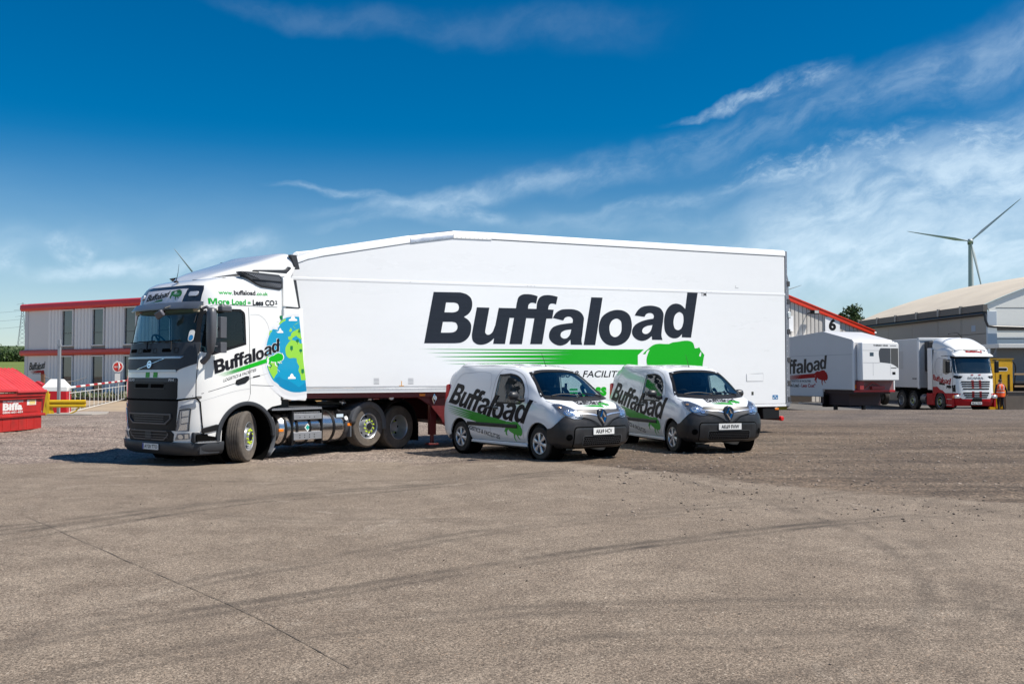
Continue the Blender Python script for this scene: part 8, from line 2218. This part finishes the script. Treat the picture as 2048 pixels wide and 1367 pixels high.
        part('well_floor', wrap(flat2d([[(.585*cos(a), .5+.585*sin(a)) for a in [i*pi/14 for i in range(28)]]]), lambda u, v, s=s: (u, s*1.242, max(.0, v))), BLACKM, t)
        wheel_truck(t, (0, s*1.12, .5), 'front', s, 0, fine=True, tyrem=RUB)
        wheel_truck(t, (-3.0, s*1.09, .5), 'front', s, 0, fine=True, tyrem=RUB); wheel_truck(t, (-4.35, s*1.09, .5), 'drive', s, 0, fine=True, tyrem=RUB)
        part('side_tank', MB().box(-1.55, -.68, min(s*.7, s*1.2), max(s*.7, s*1.2), .30, .96), rdd, t, bevel=.03)
        part('air_cylinder', MB().cyl((-2.2, s*.95, .62), (-1.65, s*.95, .62), .28, n=20), mat('tank_grey', (.20, .20, .21), .35, metal=.6), t)
        mb = MB()
        for cx in (-3.0, -4.35): mb.grid([[(cx+r*cos(a), y, .5+r*sin(a)) for r, y in ((.58, s*.8), (.58, s*1.24), (.54, s*1.25))] for a in [radians(10+i*160/16) for i in range(17)]])
        part('mudguard', mb, BLACK, t, smooth=50)
    bp = MB(); bp.box(1.22, 1.46, -.42, .42, .36, .60); part('number_plate', MB().box(1.41, 1.425, -.30, .30, .40, .53), PLATEW, t); part('plate_lettering', wrap(fit2d(text2d('ML62 FDN', 1, bold=.03), -.26, .26, .42, .51), lambda u, v: (1.427, u, v)), BLACK, t, smooth=None)
    part('bumper_gap', wrap(flat2d([[(-.35, .34), (.35, .34), (.30, .74), (-.2, .74)]]), fr(.012), .2), BLACK, t)
    mb = MB(); mb.box(-5.0, 1.0, -.42, .42, .6, .95); mb.box(-4.8, -2.4, -.6, .6, .95, 1.1); part('chassis', mb, BLACKM, t)
    part('roof_lettering', wrap(fit2d(text2d('Buffaload', 1, bold=.05), -.30, .62, 3.20, 3.32), fr(.012), .3), RED, t, smooth=None)
    part('small_lettering', wrap(fit2d(LOGO_BUF, .45, .66, 3.08, 3.17), fr(.014), .3), BLACK, t, smooth=None)
    part('small_lettering', wrap(fit2d(text2d('www.buffaload.co.uk', 1, bold=.02), .05, 1.0, 3.0, 3.06), sr(.006), .3), BLACK, t, smooth=None)
    f = quadmap([(-.72, 1.72), (-.72, 2.02), (1.0, 1.78), (.95, 1.46)])
    for i, L_ in enumerate(LOGO_LET): part('lettering', wrap(t2(L_, f), sr(.006+.0006*(i % 2)), .3), RED, t, smooth=None)
    part('logo_stripe', wrap(flat2d([[(-.1, 1.60), (.5, 1.50), (.48, 1.42), (-.1, 1.46)]]), sr(.005), .3), BLACK, t); part('buffalo_emblem', wrap(fit2d(LOGO_BUF, .60, 1.02, 1.18, 1.44), sr(.007), .3), BLACK, t, smooth=None)
    part('cab_interior_gap', MB().box(-1.4, -.9, -1.1, 1.1, 1.2, 3.4), BLACKM, t)
    return t
RT = build_red_truck()
RT2 = copy_tree(RT); RT2.location = (-4.4, 41.5, 0); RT2.rotation_euler = (0, 0, radians(-62))
RT2['label'] = 'white and red lorry glimpsed under the long trailer between the tractor wheels'
tag(RT, group='red and white tractor units'); tag(RT2, group='red and white tractor units')
def build_trailer2():
    t = thing('parked_trailer', 'plain white box trailer coupled behind the red and white tractor unit', 'trailer', (23.5+1.27, 55.0, -.3), radians(-90+5))
    wg = mat('reefer_white2', (.60, .60, .60), .4, var=.03, vscale=.5)
    part('body', MB().box(-13.0, 0, -1.275, 1.275, 1.25, 4.1), wg, t, bevel=.04)
    for s in (-1, 1): part('corner_post', MB().box(-.16, .02, min(s*1.2, s*1.29), max(s*1.2, s*1.29), 1.2, 4.12), mat('post_bright', (.78, .78, .78), .35), t, bevel=.02)
    part('head_rail', MB().box(-.12, .04, -1.29, 1.29, 3.98, 4.14), mat('post_bright', (.78, .78, .78), .35), t, bevel=.02)
    part('cooling_unit', MB().box(.02, .5, -.95, 1.0, 2.2, 3.92), mat('unit_black', (.03, .03, .032), .5), t, bevel=.05)
    part('unit_lettering', wrap(fit2d(text2d('CARRIER', 1, bold=.05), -.45, .65, 3.93, 4.03), lambda u, v: (.045, u, v)), mat('unit_white', (.80, .80, .80), .3, coat=.3), t, smooth=None)
    f = fit2d(text2d('B', 1, bold=.06), 0, 1, 0, 1)
    part('ghost_lettering', wrap(([(-3.05-.0+1.25*x, 2.35+1.05*y) for x, y in ([(1-a, b) for a, b in f[0]])], f[1]), lambda u, v: (u, -1.279, v)), mat('ghost', (.52, .51, .50), .5), t, smooth=None)
    part('small_lettering', wrap(fit2d(text2d('PR338', 1, bold=.03), -.75, -.28, 1.72, 1.82), lambda u, v: (u, -1.279, v)), SEAMM, t, smooth=None)
    part('underframe', MB().box(-12.8, -.1, -1.1, 1.1, 1.0, 1.24), BLACKM, t)
    for k in range(3):
        for s in (1, -1): wheel_truck(t, (-9-k*1.3, s*1.08, .5), 'front', s, 0, fine=False, tyrem=RUB)
build_trailer2()

# crates seen under the trailer neck
def build_crate():
    wd = mat('crate_wood', (.52, .34, .15), .75, var=.2, vscale=3)
    for k, (x, y, lab) in enumerate([(-5.9, 27.3, 'left timber crate behind the tractor cab'), (-5.15, 27.9, 'right timber crate behind the tractor chassis')]):
        t = thing('timber_crate', lab, 'crate', (x, y, gz(x, y)), radians(-8), 'timber crates behind the tractor')
        for z in range(11): 
            for (a, b, c, d) in ((-.36, .36, -.5, -.48), (-.36, .36, .48, .5), (-.38, -.36, -.5, .5), (.36, .38, -.5, .5)):
                part('board', MB().box(a, b, c, d, .12+z*.135, .245+z*.135), wd, t)
        for sx in (-.32, .32): part('corner_batten', MB().box(sx-.05, sx+.05, -.53, -.50, .1, 1.62), wd, t)
        part('base', MB().box(-.4, .4, -.52, .52, 0, .1), wd, t)
build_crate()
tree('yard_tree', 'small leafy green tree showing above the red warehouse verge', 31.9, 90, 0, 8.4, 3.7, 3000, .17, 11, lo=.35)

# ---------------------------------------------------------------- person in an orange vest
def build_person():
    x, y = 26.62, 51.85; t = thing('person', 'person in an orange high visibility vest and dark trousers walking away beside the truck', 'person', (x, y, -.3), radians(0))
    # local: facing +y (away from the camera)
    J = {'pel': (0, 0, .95, .15), 'ab': (0, .0, 1.12, .145), 'ch': (0, -.01, 1.32, .165), 'nk': (0, .0, 1.50, .065), 'hd0': (0, .02, 1.58, .085), 'hd': (0, .02, 1.68, .105), 'hd2': (0, .01, 1.755, .075),
         'sl': (-.19, -.01, 1.43, .068), 'el': (-.27, -.02, 1.16, .048), 'wl': (-.26, .06, .93, .034), 'hl': (-.25, .08, .84, .04),
         'sr': (.19, -.01, 1.43, .068), 'er': (.29, -.06, 1.18, .048), 'wr': (.36, -.02, .96, .034), 'hr': (.38, .0, .87, .04),
         'pl': (-.10, 0, .88, .10), 'kl': (-.11, .04, .50, .066), 'al': (-.11, -.03, .10, .045), 'tl': (-.12, .09, .045, .045),
         'pr': (.10, 0, .88, .10), 'kr': (.13, .02, .50, .066), 'ar': (.14, -.10, .11, .045), 'tr': (.15, .02, .045, .045)}
    E_ = [('pel', 'ab'), ('ab', 'ch'), ('ch', 'nk'), ('nk', 'hd0'), ('hd0', 'hd'), ('hd', 'hd2'), ('ch', 'sl'), ('sl', 'el'), ('el', 'wl'), ('wl', 'hl'), ('ch', 'sr'), ('sr', 'er'), ('er', 'wr'), ('wr', 'hr'), ('pel', 'pl'), ('pl', 'kl'), ('kl', 'al'), ('al', 'tl'), ('pel', 'pr'), ('pr', 'kr'), ('kr', 'ar'), ('ar', 'tr')]
    ks = list(J); me = bpy.data.meshes.new('body'); me.from_pydata([J[k][:3] for k in ks], [(ks.index(a), ks.index(b)) for a, b in E_], [])
    o = bpy.data.objects.new('body', me); COL.objects.link(o); o.modifiers.new('skin', 'SKIN'); sk = me.skin_vertices[0].data if me.skin_vertices else None
    if sk is None:
        bpy.context.view_layer.objects.active = o
    if sk:
        for i, k in enumerate(ks): sk[i].radius = (J[k][3]*1.05, J[k][3]*(.78 if k in ('pel', 'ab', 'ch') else 1)); sk[i].use_root = (k == 'pel')
    o.modifiers.new('sub', 'SUBSURF').levels = 2; o.modifiers['sub'].render_levels = 2
    dg = bpy.context.evaluated_depsgraph_get(); dg.update(); r = bpy.data.meshes.new_from_object(o.evaluated_get(dg)); bpy.data.objects.remove(o)
    sk_ = mat('skin', (.42, .24, .16), .55); dkc = mat('clothes_dark', (.012, .013, .018), .85); hv = mat('hivis_orange', (.90, .095, .012), .55); hr_ = mat('hair_dark', (.02, .015, .012), .7); rs = mat('reflective', (.55, .58, .58), .4)
    r.materials.clear()
    for m in (dkc, sk_, hr_): r.materials.append(m)
    for p in r.polygons:
        c = p.center
        p.material_index = 2 if c.z > 1.60 and c.y < .06 or c.z > 1.70 else 1 if c.z > 1.50 or (c.z < .92 and abs(c.x) > .22) else 0
        p.use_smooth = True
    b = bpy.data.objects.new('body', r); COL.objects.link(b); b.parent = t
    mb = MB(); G = []
    for z, a, d in ((.80, .20, .15), (.95, .20, .15), (1.15, .195, .15), (1.32, .215, .165), (1.42, .20, .14), (1.49, .10, .09)):
        G.append([(a*cos(q)*1.08, d*sin(q)*1.08-.005, z) for q in [i*pi/10 for i in range(20)]])
    mb.grid(G, cv=True); v = part('vest', mb, hv, t, smooth=60)
    for z in (1.02, 1.18): part('reflective_band', MB().grid([[(.198*cos(q)*1.10, .15*sin(q)*1.11-.005, zz) for q in [i*pi/10 for i in range(20)]] for zz in (z, z+.05)], cv=True), rs, v)
    for s in (-1, 1): part('reflective_band', MB().grid([[(s*.10-.022, -.178, 1.2), (s*.10-.022, -.185, 1.34), (s*.09-.022, -.15, 1.45)], [(s*.10+.022, -.178, 1.2), (s*.10+.022, -.185, 1.34), (s*.09+.022, -.15, 1.45)]]), rs, v)
    part('jacket_tail', MB().box(.16, .24, -.10, .04, .82, 1.1), mat('hivis_amber', (.85, .25, .01), .6), v, bevel=.02)
build_person()
